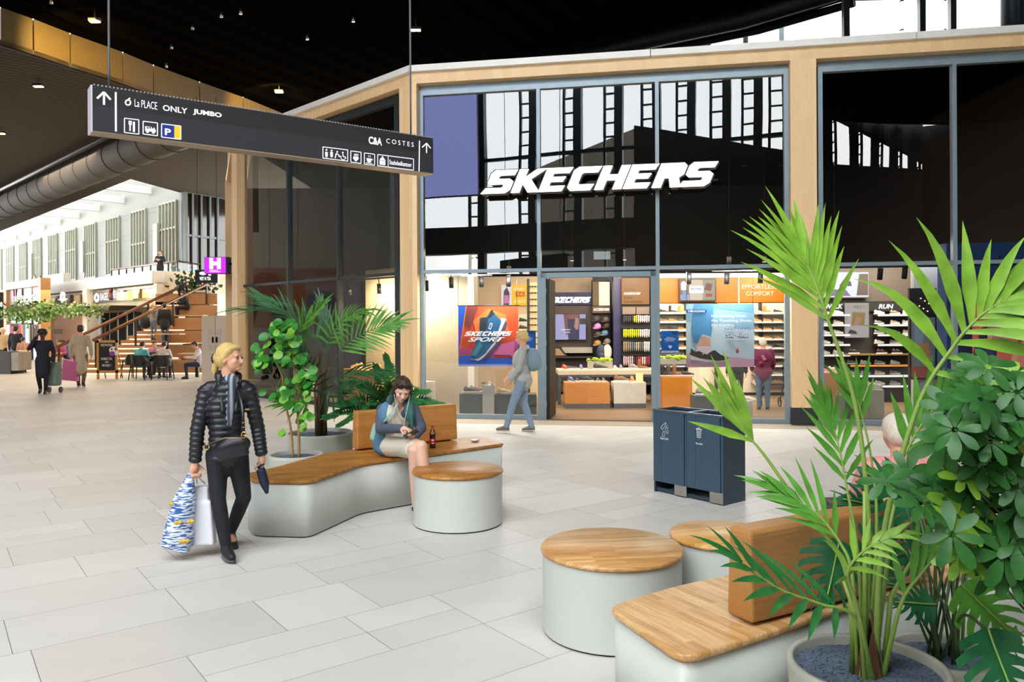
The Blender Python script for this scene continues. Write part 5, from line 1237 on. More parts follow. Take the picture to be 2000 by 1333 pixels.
# ---------------- shop interior ----------------
RX = Matrix.Rotation(PI/2, 4, 'X')
def cm(col, r=.5, e=0): 
    n = 'flat_'+col.lstrip('#')+('e%g' % e if e else '')
    return emat(n, col, e) if e else mat(n, col, r, var=.03)
def wbox(x0, x1, y0, y1, Y, d):
    """box seen between two pixel corners, front at depth Y, d deep"""
    a = at(x0, y1, Y); b = at(x1, y0, Y); return MB().box((a.x, Y, a.z), (b.x, Y+d, b.z))
class Board:
    """flat picture with its own coordinates 0..1"""
    def __init__(s, name, label, cat, x0, x1, y0, y1, Y, bg, th=.02, e=0, line=None, group=None, parent=None):
        a = at(x0, y1, Y); b = at(x1, y0, Y); s.w = b.x-a.x; s.h = b.z-a.z
        s.o = thing(name, label, cat, a, 0, group) if parent is None else parent
        s.M = Matrix.Translation(a); s.e = e; s.k = 0
        build('panel', MB().box((a.x, a.y, a.z), (b.x, a.y+th, b.z)), cm(bg, .4, e), s.o)
    def poly(s, pts, col, name='printed_shape', e=None):
        s.k += 1; m = s.M @ Matrix.Translation((0, -.0012*s.k, 0)) @ RX
        v = [m @ Vector((x*s.w, y*s.h, 0)) for x, y in pts]
        if sum(pts[i-1][0]*pts[i][1]-pts[i][0]*pts[i-1][1] for i in range(len(pts))) < 0: v.reverse()
        return build(name, MB().quad(*v), cm(col, .45, s.e if e is None else e), s.o)
    def text(s, t, x, y, w, h, col, e=None, **k):
        s.k += 1; me = text_mesh(t, .1, **k); xs = [v.co.x for v in me.vertices]; ys = [v.co.y for v in me.vertices]
        me.transform(Matrix.Translation((-min(xs), -min(ys), 0))); me.transform(Matrix.Diagonal((s.w*w/(max(xs)-min(xs)), s.h*h/(max(ys)-min(ys)), 1, 1)))
        me.transform(s.M @ Matrix.Translation((x*s.w, -.0012*s.k, y*s.h)) @ RX); me.materials.clear()
        return link_mesh('lettering', me, cm(col, .45, s.e if e is None else e), s.o)
# --- block lettering of the shop name: each glyph as polygons on a 0..1 grid ---
def glyph(c):
    T = .27; V = .34
    if c == 'S': return [[(.12, 1), (1.0, 1), (.95, .76), (.42, .76), (.36, .7), (.36, .66), (.42, .62), (.82, .62), (1, .5), (1, .14), (.84, 0), (-.12, 0), (0, .24), (.62, .24), (.66, .28), (.66, .34), (.62, .38), (.16, .38), (0, .5), (0, .86)]]
    if c == 'K': return [[(0, 0), (0, 1), (V, 1), (V, 0)], [(V, .36), (V, .66), (.7, 1), (1.08, 1), (.6, .56), (1.12, 0), (.66, 0)]]
    if c == 'E': return [[(0, 0), (0, 1), (1, 1), (.93, .76), (V, .76), (V, .62), (.86, .62), (.8, .4), (V, .4), (V, .24), (.95, .24), (.9, 0)]]
    if c == 'C': return [[(.16, 1), (1.02, 1), (.95, .74), (.42, .74), (.36, .68), (.36, .32), (.42, .26), (.98, .26), (.92, 0), (.16, 0), (0, .14), (0, .86)]]
    if c == 'H': return [[(0, 0), (0, 1), (V, 1), (V, .63), (.68, .63), (.68, 1), (1.02, 1), (1.02, 0), (.68, 0), (.68, .38), (V, .38), (V, 0)]]
    if c == 'R': return [[(0, 0), (0, 1), (.86, 1), (1, .88), (1, .52), (.86, .4), (1.06, 0), (.68, 0), (.5, .38), (V, .38), (V, 0)]]
    return [[(0, 0), (0, 1), (1, 1), (1, 0)]]
def logo_mesh(word, w, h, depth, m4, shear=.38, gap=.1):
    mb = MB(m4); n = len(word); cw = w/(n+gap*(n-1)+shear*h/w*n*0)
    tot = n+gap*(n-1); cw = (w-shear*h)/tot
    out = []
    for i, c in enumerate(word):
        x0 = i*cw*(1+gap)
        for p in glyph(c):
            q = [(x0+x*cw+y*h*shear, y*h) for x, y in p]
            if sum(q[k-1][0]*q[k][1]-q[k][0]*q[k-1][1] for k in range(len(q))) < 0: q.reverse()
            out.append(q); mb.prism(q, 0, depth)
    return mb
# big fascia letters
t0, zb0 = FF.hit(944, 374, .3); t1, zb1 = FF.hit(1404, 357, .3); zt0 = FF.hit(1170, 324.5, .3)[1]; zm = FF.hit(1170, 371, .3)[1]
fs = thing('shop_name_letters', 'large white lit SKECHERS block letters with dark edges across the shop front', 'lettering', FF.P((t0+t1)/2, .2, zm))
hL = zt0-zm; wL = abs(t1-t0); 
fm = face(FF, min(t0, t1) if face(FF, 0, 0, 0)[0][0]*FF.e.x > 0 else max(t0, t1), .16, zm)
n = 8; sh = .42; gap = .07; cw = (wL-sh*hL)/(n+gap*(n-1))
m_lf = emat('letter_face_white', '#ffffff', 2.2); m_ls = mat('letter_side_dark', '#15161c', .5)
for i, c in enumerate('SKECHERS'):
    x0 = i*cw*(1+gap); side = MB(fm); front = MB(fm)
    for p in glyph(c):
        cx = x0; q = [(x0+x*cw+y*hL*sh, y*hL) for x, y in p]
        if sum(q[k-1][0]*q[k][1]-q[k][0]*q[k-1][1] for k in range(len(q))) < 0: q.reverse()
        side.prism([(x+.022, y-.018) for x, y in q], 0, .13); side.prism([(x-.015, y+.015) for x, y in q], 0, .128); front.prism(q, .131, .137)
    L = build('letter', side, m_ls, fs); build('letter_face', front, m_lf, L)
rl = MB(); ffbox(rl, t0, t1, .12, .08, zm+hL*.3, zm+hL*.36); [ffbox(rl, FF.t(x), FF.t(x)+.05, .12, .0, zm+hL*.28, zm+hL*.38) for x in (1050, 1284)]; build('mounting_rail', rl, m_black, fs)
p = FF.hit(1176, 499, -.2)
o_ = Board('paper_notice', 'blank white sheet stuck behind the upper glass over the entrance', 'notice', 1160, 1192, 491.5, 507, 14.35, '#c9cdd0')

# ---- shoes ----
def shoe_mesh(kind):
    if kind == 'boot': P = [('c', (-.09, 0, .06), .042, (-.085, 0, .2), .045), ('c', (-.08, 0, .055), .042, (.06, 0, .045), .038), ('c', (.04, 0, .042), .038, (.11, 0, .034), .032)]
    elif kind == 'flat': P = [('c', (-.1, 0, .05), .034, (-.02, 0, .04), .03), ('c', (-.02, 0, .036), .03, (.11, 0, .03), .028)]
    else: P = [('c', (-.1, 0, .06), .036, (-.09, 0, .095), .03), ('c', (-.09, 0, .055), .038, (.02, 0, .055), .038), ('c', (-.02, 0, .075), .03, (.07, 0, .04), .034), ('c', (.05, 0, .038), .036, (.115, 0, .032), .03)]
    return blob(P, .011, 2)
def sole_mb(k=1.0):
    m = MB(); pts = []
    for i in range(28):
        a = i/28*2*PI; x = .142*math.cos(a); y = .044*math.sin(a)*(1+.18*math.cos(a)); pts.append((x, y))
    z = .0
    m.prism(pts, 0, .03*k, smooth=True); return m
SM = {k: shoe_mesh(k) for k in ('sneaker', 'boot', 'flat')}
for k, me in SM.items(): me.materials.append(mat('shoe_base', '#888888'))
so = build('tmp', sole_mb(), mat('sole_white', '#e2ddd2', .5), local=True); SOLE = so.data; bpy.data.objects.remove(so)
LN = MB()
for i in range(4): LN.cyl((.0+.02*i, -.022, .098-.012*i), (.0+.02*i, .022, .098-.012*i), .0045, n=6)
lo = build('tmp', LN, mat('lace_white', '#e6e2da', .7), local=True); LACE = lo.data; bpy.data.objects.remove(lo)
SOLED = SOLE
shoe_n = [0]
def shoe(label, x, y, z, rot, col, kind='sneaker', sole='#e2ddd2', group=None, s=1.0, nm=None, tilt=0):
    o = bpy.data.objects.new(nm or ('boot' if kind == 'boot' else 'shoe'), SM[kind]); C.objects.link(o); o.location = (x, y, z); o.rotation_euler = (0, tilt, rot); o.scale = (s, s, s)
    o.material_slots[0].link = 'OBJECT'; o.material_slots[0].material = mat('leather_'+col.lstrip('#'), col, .6, var=.12, scale=20)
    tag(o, label, 'shoe' if kind != 'boot' else 'boot', group)
    c = bpy.data.objects.new('sole', SOLE); C.objects.link(c); c.parent = o; c.material_slots[0].link = 'OBJECT'; c.material_slots[0].material = mat('sole_'+sole.lstrip('#'), sole, .5)
    if kind == 'sneaker': l = bpy.data.objects.new('laces', LACE); C.objects.link(l); l.parent = o
    return o
ORD = ['top', 'second', 'third', 'fourth', 'fifth', 'sixth', 'seventh', 'eighth', 'ninth', 'tenth']
rs = random.Random(11)
# ---- wall of shelves under the orange panel ----
Yw1 = 18.6
cnames = {'#b98a5c': 'tan', '#2a2521': 'black', '#d9c4ae': 'cream', '#c98d3c': 'ochre', '#8a6446': 'brown', '#d6a98f': 'pale pink', '#5a4c40': 'dark brown', '#e3d8c8': 'off white', '#9c9a96': 'grey', '#c77f3a': 'orange brown', '#d7a0a8': 'rose', '#6a7078': 'blue grey', '#4a4038': 'olive brown', '#e8e2d8': 'white', '#7d7468': 'taupe'}
def shelf_wall(name, label, x0, x1, y0, y1, Y, back):
    o = thing(name, label, 'shelving', at((x0+x1)/2, y1, Y+.02)); build('back_panel', wbox(x0, x1, y0, y1, Y+.02, .05), back, o); return o
m_led2 = emat('shelf_label', '#f3efe8', .8); m_creamback = mat('shelf_back_cream', '#d8cdb8', .6); m_dark = mat('shelf_dark', '#2a2523', .5)
sw1 = shelf_wall('shoe_shelving', 'cream backed shoe shelving under the orange wall panel', 1285, 1540, 592, 768, Yw1, m_creamback)
for x in (1286, 1341, 1400, 1487, 1538): build('upright', wbox(x-1.6, x+1.6, 592, 768, Yw1-.14, .14), m_dark, sw1)
cols1 = [1297, 1314, 1332, 1479, 1499, 1519]
rows1 = [611, 628.5, 645, 662, 679.5, 697, 714, 731, 749]
cc_l = list(cnames)
for r, y in enumerate(rows1):
    a = at(1288, y, Yw1); b = at(1536, y, Yw1); 
    for (p, q) in ((1288, 1341), (1472, 1536)):
        u, v = at(p, y, Yw1-.2), at(q, y, Yw1-.2); build('shelf', MB().box((u.x, Yw1-.26, u.z-.035), (v.x, Yw1, u.z-.012)), m_dark, sw1)
        build('price_strip', MB().box((u.x, Yw1-.265, u.z-.04), (v.x, Yw1-.26, u.z-.008)), m_led2, sw1)
    for c, x in enumerate(cols1):
        if r in (3, 4) and c < 2: continue
        q = at(x, y, Yw1-.14); kind = 'boot' if (r == 0 and c in (1, 2, 4)) else ('flat' if r in (5, 7) else 'sneaker'); col = rs.choice(['#b98a5c', '#2a2521', '#d9c4ae', '#c98d3c', '#8a6446', '#c77f3a', '#d6a98f'] if c > 2 else ['#5a4c40', '#c98d3c', '#8a6446', '#2a2521', '#c77f3a'])
        shoe('%s %s, %s shelf, %s, orange wall shelving' % (cnames[col], kind.replace('flat', 'slip-on shoe'), ORD[r], ['leftmost column', 'second column', 'third column', 'third column from the right', 'second column from the right', 'rightmost column'][c]), q.x, q.y, q.z-.01, rs.uniform(-.2, .1), col, kind, group='shoes on the shelving under the orange panel', s=.78)
o_ = Board('wall_panel', 'orange wall panel reading effortless comfort above the shoe shelving', 'wall panel', 1288, 1540, 543, 592, Yw1, '#a05c12', .05)
o_.text('EFFORTLESS', .64, .56, .27, .17, '#fff2d8', 1.4, bold=-.008); o_.text('COMFORT', .67, .28, .215, .17, '#fff2d8', 1.4, bold=-.008)
build('divider', wbox(1442, 1444, 541, 592, Yw1-.03, .02), cm('#d8d0c4'), o_.o)
struct(build('wall_shop_upper', wbox(1286, 1545, 533, 543.5, Yw1+.06, .2), cm('#cfc9c0')))
struct(build('wall_shop_right', wbox(1286, 1560, 533, 772, Yw1+.1, .1), m_dark))
tv = Board('advert_screen', 'framed lit advert of two outdoor photographs with a white name card on the orange panel', 'screen', 1326, 1398.5, 544, 589.5, Yw1-.09, '#2b2520', .05)
tv.poly([(.03, .06), (.97, .06), (.97, .94), (.03, .94)], '#c9b8a6', e=.9); tv.poly([(.03, .06), (.29, .06), (.29, .94), (.03, .94)], '#8a6a48', e=.8); tv.poly([(.04, .06), (.28, .06), (.28, .3), (.04, .3)], '#8f9bc4', e=.9)
tv.poly([(.06, .5), (.2, .5), (.22, .8), (.12, .9), (.05, .8)], '#e8e4e0', 'printed_coat', e=1); tv.poly([(.1, .14), (.2, .14), (.19, .5), (.09, .5)], '#6f8fb8', 'printed_jeans', e=1)
tv.poly([(.64, .06), (.97, .06), (.97, .94), (.64, .94)], '#8f9a86', e=.8); tv.poly([(.68, .5), (.86, .45), (.9, .75), (.74, .8)], '#7a2838', 'printed_coat', e=.9); tv.poly([(.72, .2), (.88, .2), (.9, .34), (.72, .34)], '#b02030', 'printed_case', e=.9)
tv.poly([(.27, .36), (.66, .36), (.66, .68), (.27, .68)], '#e6e4ee', 'name_card', e=1); tv.text('SKECHERS', .31, .5, .31, .09, '#2a3058', 0, bold=.01)
# ---- posters in the window ----
def gpos(px, inn=.3):
    t = FF.t(px); return FF.P(t, -inn, 0).y
p1 = Board('poster', 'orange hanging poster of a blue sports shoe in the left window', 'poster', 895.5, 1012, 597, 716, 14.55, '#e2512c', .008)
p1.poly([(0, 0), (1, 0), (1, .14), (.62, .13), (.3, .2), (0, .17)], '#2e5fc8'); p1.poly([(.0, .2), (.35, .22), (.6, .16), (.98, .28), (1, .45), (.55, .24), (0, .3)], '#b04a94'); p1.poly([(.55, .2), (.92, .16), (.94, .42), (.7, .36)], '#d86a9c')
p1.poly([(0, .17), (.0, 1), (.13, 1), (.02, .32)], '#2a62d8'); p1.poly([(.0, .2), (.035, .4), (.06, .62), (.0, .7)], '#6a3cc0'); p1.poly([(.13, 1), (.142, 1), (.028, .28), (.018, .28)], '#f0a030')
p1.poly([(.25, .75), (.5, .95), (.8, .85), (.85, .55), (.55, .45), (.3, .5)], '#f07a3a'); p1.poly([(.15, .98), (.34, .98), (.2, .62), (.11, .7)], '#7c3a30')
p1.poly([(.2, .12), (.33, .09), (.46, .16), (.64, .36), (.8, .74), (.79, .78), (.72, .8), (.6, .4), (.4, .2)], '#e8dfe0', 'printed_sole'); p1.poly([(.33, .075), (.46, .13), (.66, .32), (.82, .7), (.79, .76), (.62, .37), (.44, .17)], '#5a4a6a', 'printed_sole')
p1.poly([(.21, .14), (.25, .11), (.34, .13), (.46, .22), (.63, .47), (.72, .74), (.6, .88), (.555, .93), (.53, .9), (.5, .84), (.44, .8), (.36, .8), (.35, .56), (.25, .28)], '#28608a', 'printed_shoe')
p1.poly([(.36, .6), (.36, .78), (.42, .81), (.5, .79), (.47, .62), (.42, .55)], '#2a3136', 'printed_laces'); p1.poly([(.49, .79), (.53, .9), (.57, .94), (.6, .86), (.55, .81)], '#22282e', 'printed_heel'); p1.poly([(.22, .17), (.3, .17), (.4, .35), (.36, .42), (.27, .28)], '#4a8a9a', 'printed_mesh')
p1.poly([(.5, .62), (.535, .72), (.575, .7), (.54, .6)], '#f0f0f0', 'printed_emblem'); p1.poly([(.515, .64), (.54, .7), (.56, .69), (.535, .62)], '#28608a', 'printed_emblem')
for wd, x, y, w in (('SKECHERS', .1, .5, .8), ('SPORT', .16, .405, .62)):
    if wd == 'SPORT': p1.text(wd, x, y, w, .075, '#ffffff', bold=.03, shear=.5)
    else: build('lettering', logo_mesh(wd, p1.w*w, p1.h*.075, .0005, p1.M @ Matrix.Translation((x*p1.w, -.024, y*p1.h)) @ RX, .6, .12), cm('#ffffff'), p1.o)
p1.text('AIR-COOLED', .6, .165, .27, .026, '#3a1c30', bold=.02, shear=.2); p1.text('MEMORY FOAM', .62, .13, .27, .02, '#3a1c30', bold=.01, shear=.2)
p1.poly([(0, 0), (.97, 0), (.97, .03), (0, .03)], '#9aa4e8', 'hem'); 
for x in (0, .98): build('cord', MB().cyl(p1.M @ Vector((x*p1.w, .004, p1.h)), p1.M @ Vector((x*p1.w, .004, p1.h+.55)), .004, n=6), m_black, p1.o)
build('hanging_bar', MB().cyl(p1.M @ Vector((-.02, .004, p1.h)), p1.M @ Vector((p1.w+.02, .004, p1.h)), .009, n=8), m_black, p1.o)
p2 = Board('poster', 'pale blue hanging poster of a foot in a dark shoe, right window', 'poster', 1340.5, 1472.5, 593.5, 718, 13.75, '#cfe0ec', .008)
p2.poly([(0, .72), (1, .6), (1, 1), (0, 1)], '#9cc8e6'); p2.poly([(.4, .93), (1, .86), (1, 1), (.4, 1)], '#78b4de'); p2.poly([(0, 0), (1, 0), (1, .12), (.6, .17), (0, .1)], '#e6b2c4'); p2.poly([(0, .1), (.3, .12), (.1, .22), (0, .22)], '#eec4d2')
p2.poly([(.1, .44), (.08, .6), (.12, 1), (.41, 1), (.38, .6), (.36, .44), (.27, .5), (.2, .46)], '#5a9aca', 'printed_jeans'); p2.poly([(.21, .48), (.24, .52), (.37, .48), (.36, .44), (.28, .49)], '#b9d0de', 'printed_hem'); p2.poly([(.11, .5), (.1, .4), (.2, .36), (.2, .52)], '#4a88b8', 'printed_jeans')
p2.poly([(.2, .46), (.28, .49), (.355, .45), (.36, .3), (.3, .22), (.16, .26), (.15, .32)], '#e0ac92', 'printed_ankle'); p2.poly([(.15, .33), (.36, .33), (.37, .26), (.3, .2), (.16, .24)], '#ecd4e0', 'printed_sock')
p2.poly([(.04, .2), (.06, .13), (.3, .085), (.6, .09), (.625, .13), (.5, .11), (.2, .15)], '#e8e4e0', 'printed_sole'); p2.poly([(.07, .3), (.05, .2), (.2, .14), (.45, .1), (.6, .115), (.62, .15), (.5, .2), (.42, .27), (.38, .26), (.3, .2), (.18, .26), (.14, .24)], '#3c3a34', 'printed_shoe'); p2.poly([(.23, .2), (.25, .24), (.27, .24), (.25, .2)], '#d8d4cc', 'printed_tab')
p2.poly([(0, .86), (.3, .86), (.3, .91), (0, .91)], '#2a5aa0', 'printed_band'); p2.text('INTRODUCING', .025, .868, .25, .032, '#ffffff', bold=.02)
for i, s_ in enumerate(('No Bending Over.', 'No Touching Shoes.', 'No Kidding.')): p2.text(s_, .37, .775-.072*i, (.52, .6, .34)[i], .055, '#ffffff', bold=.022)
p2.text('SKECHERS', .56, .585, .37, .036, '#5a84b4', bold=-.006, space=1.1); p2.text('HANDS FREE', .56, .54, .28, .024, '#6a94c0', bold=-.006)
p2.text('Slip-ins', .58, .44, .33, .1, '#27407c', bold=.09); p2.text('Slip-ins', .588, .452, .315, .085, '#f4f6fa', bold=.03)
p2.text('JUST STEP IN AND GO.', .6, .4, .27, .018, '#3a5a8a', bold=.01); p2.text('MACHINE WASHABLE', .66, .3, .14, .01, '#5a6a8a'); p2.poly([(.72, .26), (.745, .3), (.77, .26), (.76, .22), (.73, .22)], '#c04a4a', 'printed_emblem')
for x in (.01, .985): build('cord', MB().cyl(p2.M @ Vector((x*p2.w, .004, p2.h)), p2.M @ Vector((x*p2.w, .004, p2.h+.58)), .004, n=6), m_black, p2.o)
for lab, x0, x1, y0, y1, Y in (('blue small notice with white Dutch lines behind the glass left of the entrance', 1012, 1046.5, 646, 689, 14.42), ('blue small notice with white Dutch lines behind the glass right of the entrance', 1292, 1325.5, 646.5, 691, 13.85)):
    b_ = Board('notice', lab, 'notice', x0, x1, y0, y1, Y, '#0f6ac8', .006, group='blue notices behind the glass')
    for i, s_ in enumerate(('WEER ZO', 'ONZE NIEUWE', 'COLLEGA?')): b_.text(s_, (.27, .16, .25)[i], .68-.068*i, (.45, .66, .48)[i], .045, '#ffffff', bold=.03)
    b_.text('SOLLICITEER NU', .2, .5, .6, .02, '#cfe0f4'); b_.poly([(.4, .36), (.4, .28), (.5, .2), (.6, .28), (.6, .36)], '#dfeaf8', 'printed_shield'); b_.poly([(0, .03), (1, .03), (1, .12), (0, .12)], '#e8f0f8', 'printed_band'); b_.text('WERK JE OOK GRAAG', .12, .05, .76, .04, '#1a3a6a', bold=.02)
    b_.poly([(.55, .98), (.95, .98), (.93, .86), (.78, .82), (.6, .87)], '#1c3b66', 'printed_disc')
# ---- left window: partition, plinths ----
struct(build('wall_partition', MB().prism([(at(827, 0, 16.1).x, 16.1), (at(912, 0, 15.35).x, 15.35), (at(922, 0, 15.5).x, 15.55), (at(930, 0, 16.6).x, 16.6), (at(827, 0, 17).x, 17)], 0, 3.13), mat('greige_partition', '#a59f8c', .55)))
struct(build('trim_40', MB().prism([(at(910, 0, 15.33).x, 15.33), (at(922, 0, 15.33).x, 15.33), (at(922.5, 0, 15.5).x, 15.5), (at(911, 0, 15.5).x, 15.5)], 0, 3.12), cm('#d8d8cc')))
def plinth(label, x0, x1, y0, yb, Y, d, m, parts=None, grp='display plinths', name='display_plinth', kick=False):
    a = at(x0, y0, Y); b = at(x1, y0, Y); o = thing(name, label, 'plinth', ((a.x+b.x)/2, Y+d/2, 0.006), 0, grp)
    build('body', MB().box((a.x, Y, .1 if kick else .006), (b.x, Y+d, a.z)), m, o, bevel=.004)
    if kick: build('kickboard', MB().box((a.x+.004, Y+.004, .006), (b.x-.004, Y+d-.004, .1)), mat('kick_grey', '#55595a', .5), o)
    return (a.x, b.x, a.z, Y)
m_pgrey = mat('plinth_dark_grey', '#4e5552', .5); m_pwhite = mat('plinth_concrete_white', '#c4beae', .7, var=.12, scale=6)
pl1 = plinth('dark grey plinth under the blue and white trainer in the left window', 897, 941, 769.5, 808, 14.75, .4, m_pgrey)
pl2 = plinth('pale plinth carrying two sandals in the left window', 942, 965, 754, 806, 14.62, .35, m_pwhite)
pl3 = plinth('dark grey plinth under the cream trainer in the left window', 966, 1048, 771.5, 808, 14.75, .4, m_pgrey)
def put(label, px, Y, z, rot, col, kind='sneaker', sole='#e2ddd2', s=1.0, group=None, tilt=0): q = at(px, 700, Y); return shoe(label, q.x, Y, z, rot, col, kind, sole, group, s, tilt=tilt)
put('grey and navy trainer on the dark plinth in the left window', 920, 14.9, pl1[2], .1, '#5a5a52', s=1.15)
put('second grey and navy trainer behind the first in the left window', 930, 15.05, pl1[2], .2, '#5a5a52', s=1.1)
put('cream trainer on the right dark plinth in the left window', 984, 14.9, pl3[2], -.2, '#d8ccb8', s=1.05)
put('brown strappy sandal on the pale plinth, left of its pair', 947, 14.75, pl2[2], 1.2, '#8a7a68', 'flat', s=.95); put('brown strappy sandal on the pale plinth, right of its pair', 958, 14.75, pl2[2], -1.3, '#8a7a68', 'flat', s=.95)
# deep back walls on the left
b_ = Board('poster', 'yellow lit kids poster with a photographed child high on the back wall', 'poster', 979, 1030, 557, 597, 19.25, '#f0b428', .04, .9)
b_.poly([(0, 0), (.4, 0), (.4, 1), (0, 1)], '#d8c8d0'); b_.poly([(.08, 0), (.3, 0), (.32, .6), (.22, .9), (.1, .7)], '#4a3a34', 'printed_child'); b_.poly([(.1, .1), (.3, .1), (.28, .5), (.12, .5)], '#c070a0', 'printed_shirt')
b_.text('SKECHERS', .48, .74, .4, .12, '#f8f0d0'); b_.text('KIDS', .55, .42, .36, .26, '#b8381c', bold=.04); b_.text('LIFESTYLES', .48, .14, .45, .12, '#fff0c0')
struct(build('wall_shop_left', wbox(922, 1072, 540, 772, 19.3, .2), mat('warm_beige_wall', '#b9a284', .6)))
for i, y in enumerate((626, 640, 655)):
    q = at(1022, y, 19.0); o_ = build('display_box', wbox(1013, 1030, y-12, y, 19.05, .2), emat('lit_shelf_cream', '#f0dfb4', .8)); tag(o_, 'small lit display box, %s of three under the kids poster' % ['top', 'middle', 'bottom'][i], 'display box', 'lit display boxes')
    shoe('%s shoe in front of the %s lit display box' % (['black and yellow', 'brown', 'red'][i], ['top', 'middle', 'bottom'][i]), q.x, 18.92, q.z-.03, .3, ['#2f2f22', '#6a4a34', '#b83a2c'][i], s=.8)
    build('bracket', wbox(1012, 1031, y, y+1.2, 18.8, .25), m_dark, o_)
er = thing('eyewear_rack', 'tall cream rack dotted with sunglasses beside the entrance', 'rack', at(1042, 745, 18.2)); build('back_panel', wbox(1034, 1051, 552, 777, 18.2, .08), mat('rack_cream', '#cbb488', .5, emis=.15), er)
for r in range(14):
    for c in range(3):
        q = at(1037+c*5.5, 560+r*12.5, 18.15); m_ = MB()
        for d in (-.022, .022): m_.ball((q.x+d, q.y, q.z), (.02, .008, .018), 8, 6)
        build('sunglasses', m_, m_black, er)
build('frame', wbox(1030.5, 1034, 545, 777, 18.15, .2), m_dark, er)
# entrance: back wall with screen
yb = 19.4
struct(build('wall_shop_centre', wbox(1066, 1290, 534, 772, 20.2, .2), mat('navy_wall', '#17172e', .5)))
struct(build('wall_brick', wbox(1074, 1157, 538, 574, 19.9, .1), mat('whitewashed_brick', '#a8947c', .8, var=.15, scale=5)))
wu = thing('media_wall', 'black media wall with a screen and name board behind the entrance', 'wall unit', at(1113, 766, yb))
build('panel', wbox(1070, 1157, 596, 700, yb, .1), mat('bronze_dark_panel', '#3a2f26', .45, var=.2, scale=2), wu); build('name_board', wbox(1070, 1157, 571, 596, yb-.05, .15), mat('navy_board', '#16163a', .4), wu)
A = at(1074, 592, yb-.06); Bq = at(1154, 578, yb-.06); build('lettering', logo_mesh('SKECHERS', Bq.x-A.x, (Bq.z-A.z)*.82, .01, Matrix.Translation(A) @ RX, .4, .08), emat('board_letters', '#ffffff', 2.5), wu)
build('shelf', wbox(1070, 1157, 697, 700, yb-.5, .5), m_dark, wu); build('ledge', wbox(1098, 1157, 679, 690, yb-.3, .3), mat('pale_concrete', '#8d8a84', .7), wu); build('cabinet', wbox(1070, 1157, 700, 766, yb-.25, .35), m_dark, wu)
t_ = Board('television', 'large television showing a person in blue jeans on the media wall', 'television', 1076, 1144.5, 613, 665, yb-.12, '#101014', .06)
t_.poly([(.01, .02), (.99, .02), (.99, .98), (.01, .98)], '#8a8ab4', e=.9); t_.poly([(.36, .98), (.82, .98), (.8, .02), (.5, .02), (.45, .5)], '#2a2a5c', 'screen_jeans', e=.5); t_.poly([(.36, .98), (.46, .98), (.5, .25), (.42, .2)], '#7a4a44', 'screen_arm', e=.6); t_.poly([(.48, .98), (.8, .98), (.78, .8), (.47, .8)], '#8a5648', 'screen_waist', e=.6); t_.poly([(.7, .85), (.8, .8), (.78, .42), (.72, .38), (.66, .5)], '#b07a6a', 'screen_hand', e=.7)
t_.poly([(.82, .6), (.99, .6), (.99, .82), (.82, .82)], '#28304a', 'screen_window', e=.4); t_.text('COMFORT', .28, .37, .28, .05, '#e8e8f0', 1); t_.text('SHOES', .38, .27, .16, .05, '#e8e8f0', 1)
q = at(1090, 697, yb-.42); o_ = thing('display_easel', 'tilted black framed display stand below the television', 'display stand', (q.x, q.y, q.z)); build('frame', MB().prism([(-.3, .0), (.25, 0), (.05, .24), (-.36, .24)], 0, .03, Matrix.Translation(q) @ RX), m_black, o_); build('panel', MB().prism([(-.18, .03), (.17, .03), (.02, .2), (-.24, .2)], 0, .002, Matrix.Translation(q+Vector((0, -.031, 0))) @ RX), cm('#8a7454'), o_)
# accessories bay with caps
ac = thing('accessories_unit', 'tall black accessories unit with a lit box on top and rows of caps', 'shelving', at(1174, 745, 19.0)); build('frame', wbox(1157, 1192, 547, 745, 19.3, .1), m_black, ac)
build('lit_box', wbox(1170, 1190.5, 551, 597, 19.25, .04), emat('lit_box_cream', '#ffe2a8', 1.3), ac); build('lit_box', wbox(1158, 1170, 551, 597, 19.25, .04), emat('lit_box_dim', '#8a6a3c', .5), ac); build('header', wbox(1157, 1192, 598, 612, 19.2, .08), cm('#4a3424'), ac)
A = at(1159, 607.5, 19.19); text('lettering', 'ACCESSORIES', Matrix.Translation(A) @ RX, cm('#fff0dc', .5, 1.2), ac, fit=(at(1190, 600, 19.19).x-A.x, .065), bold=.03)
capm = MB(); capm.ball((0, 0, .0), (.09, .1, .085), 16, 8); 
for k in range(1): capm.prism([(.09*math.cos(a/8*PI+PI), .1*math.sin(a/8*PI+PI)*1.75) for a in range(9)], -.01, .0)
cps = [(1165, 624, '#2a2626', 'black'), (1183, 625, '#3a3430', 'dark brown'), (1167, 638, '#b070a8', 'pink'), (1184, 637, '#26221e', 'near black'), (1168, 654, '#3a322a', 'brown'), (1181, 651, '#4a6a88', 'blue and white'), (1167, 671, '#8a6a38', 'khaki'), (1186, 668, '#6a625a', 'grey')]
CAP = build('tmp', capm, None, local=True).data; bpy.data.objects.remove(bpy.data.objects['tmp']) if 'tmp' in bpy.data.objects else None
CAP.materials.append(m_black)
for x, y, c, nme in cps:
    o_ = bpy.data.objects.new('cap', CAP); C.objects.link(o_); o_.location = at(x, y, 19.1); o_.rotation_euler = (.3, 0, -.6); o_.material_slots[0].link = 'OBJECT'; o_.material_slots[0].material = cm(c, .7); tag(o_, '%s cap on the accessories unit' % nme, 'cap', 'caps on the accessories unit')
for x, c, nme in ((1174, '#28324a', 'navy'), (1186, '#c8beae', 'cream')):
    q = at(x, 703, 19.0); o_ = thing('backpack', '%s backpack at the foot of the accessories unit' % nme, 'backpack', (q.x, q.y, q.z)); build('bag', MB().ball((q.x, q.y, q.z+.18), (.12, .08, .2), 14, 10), cm(c, .7), o_); build('pocket', MB().ball((q.x, q.y-.05, q.z+.1), (.085, .05, .09), 12, 8), cm(c, .7), o_)
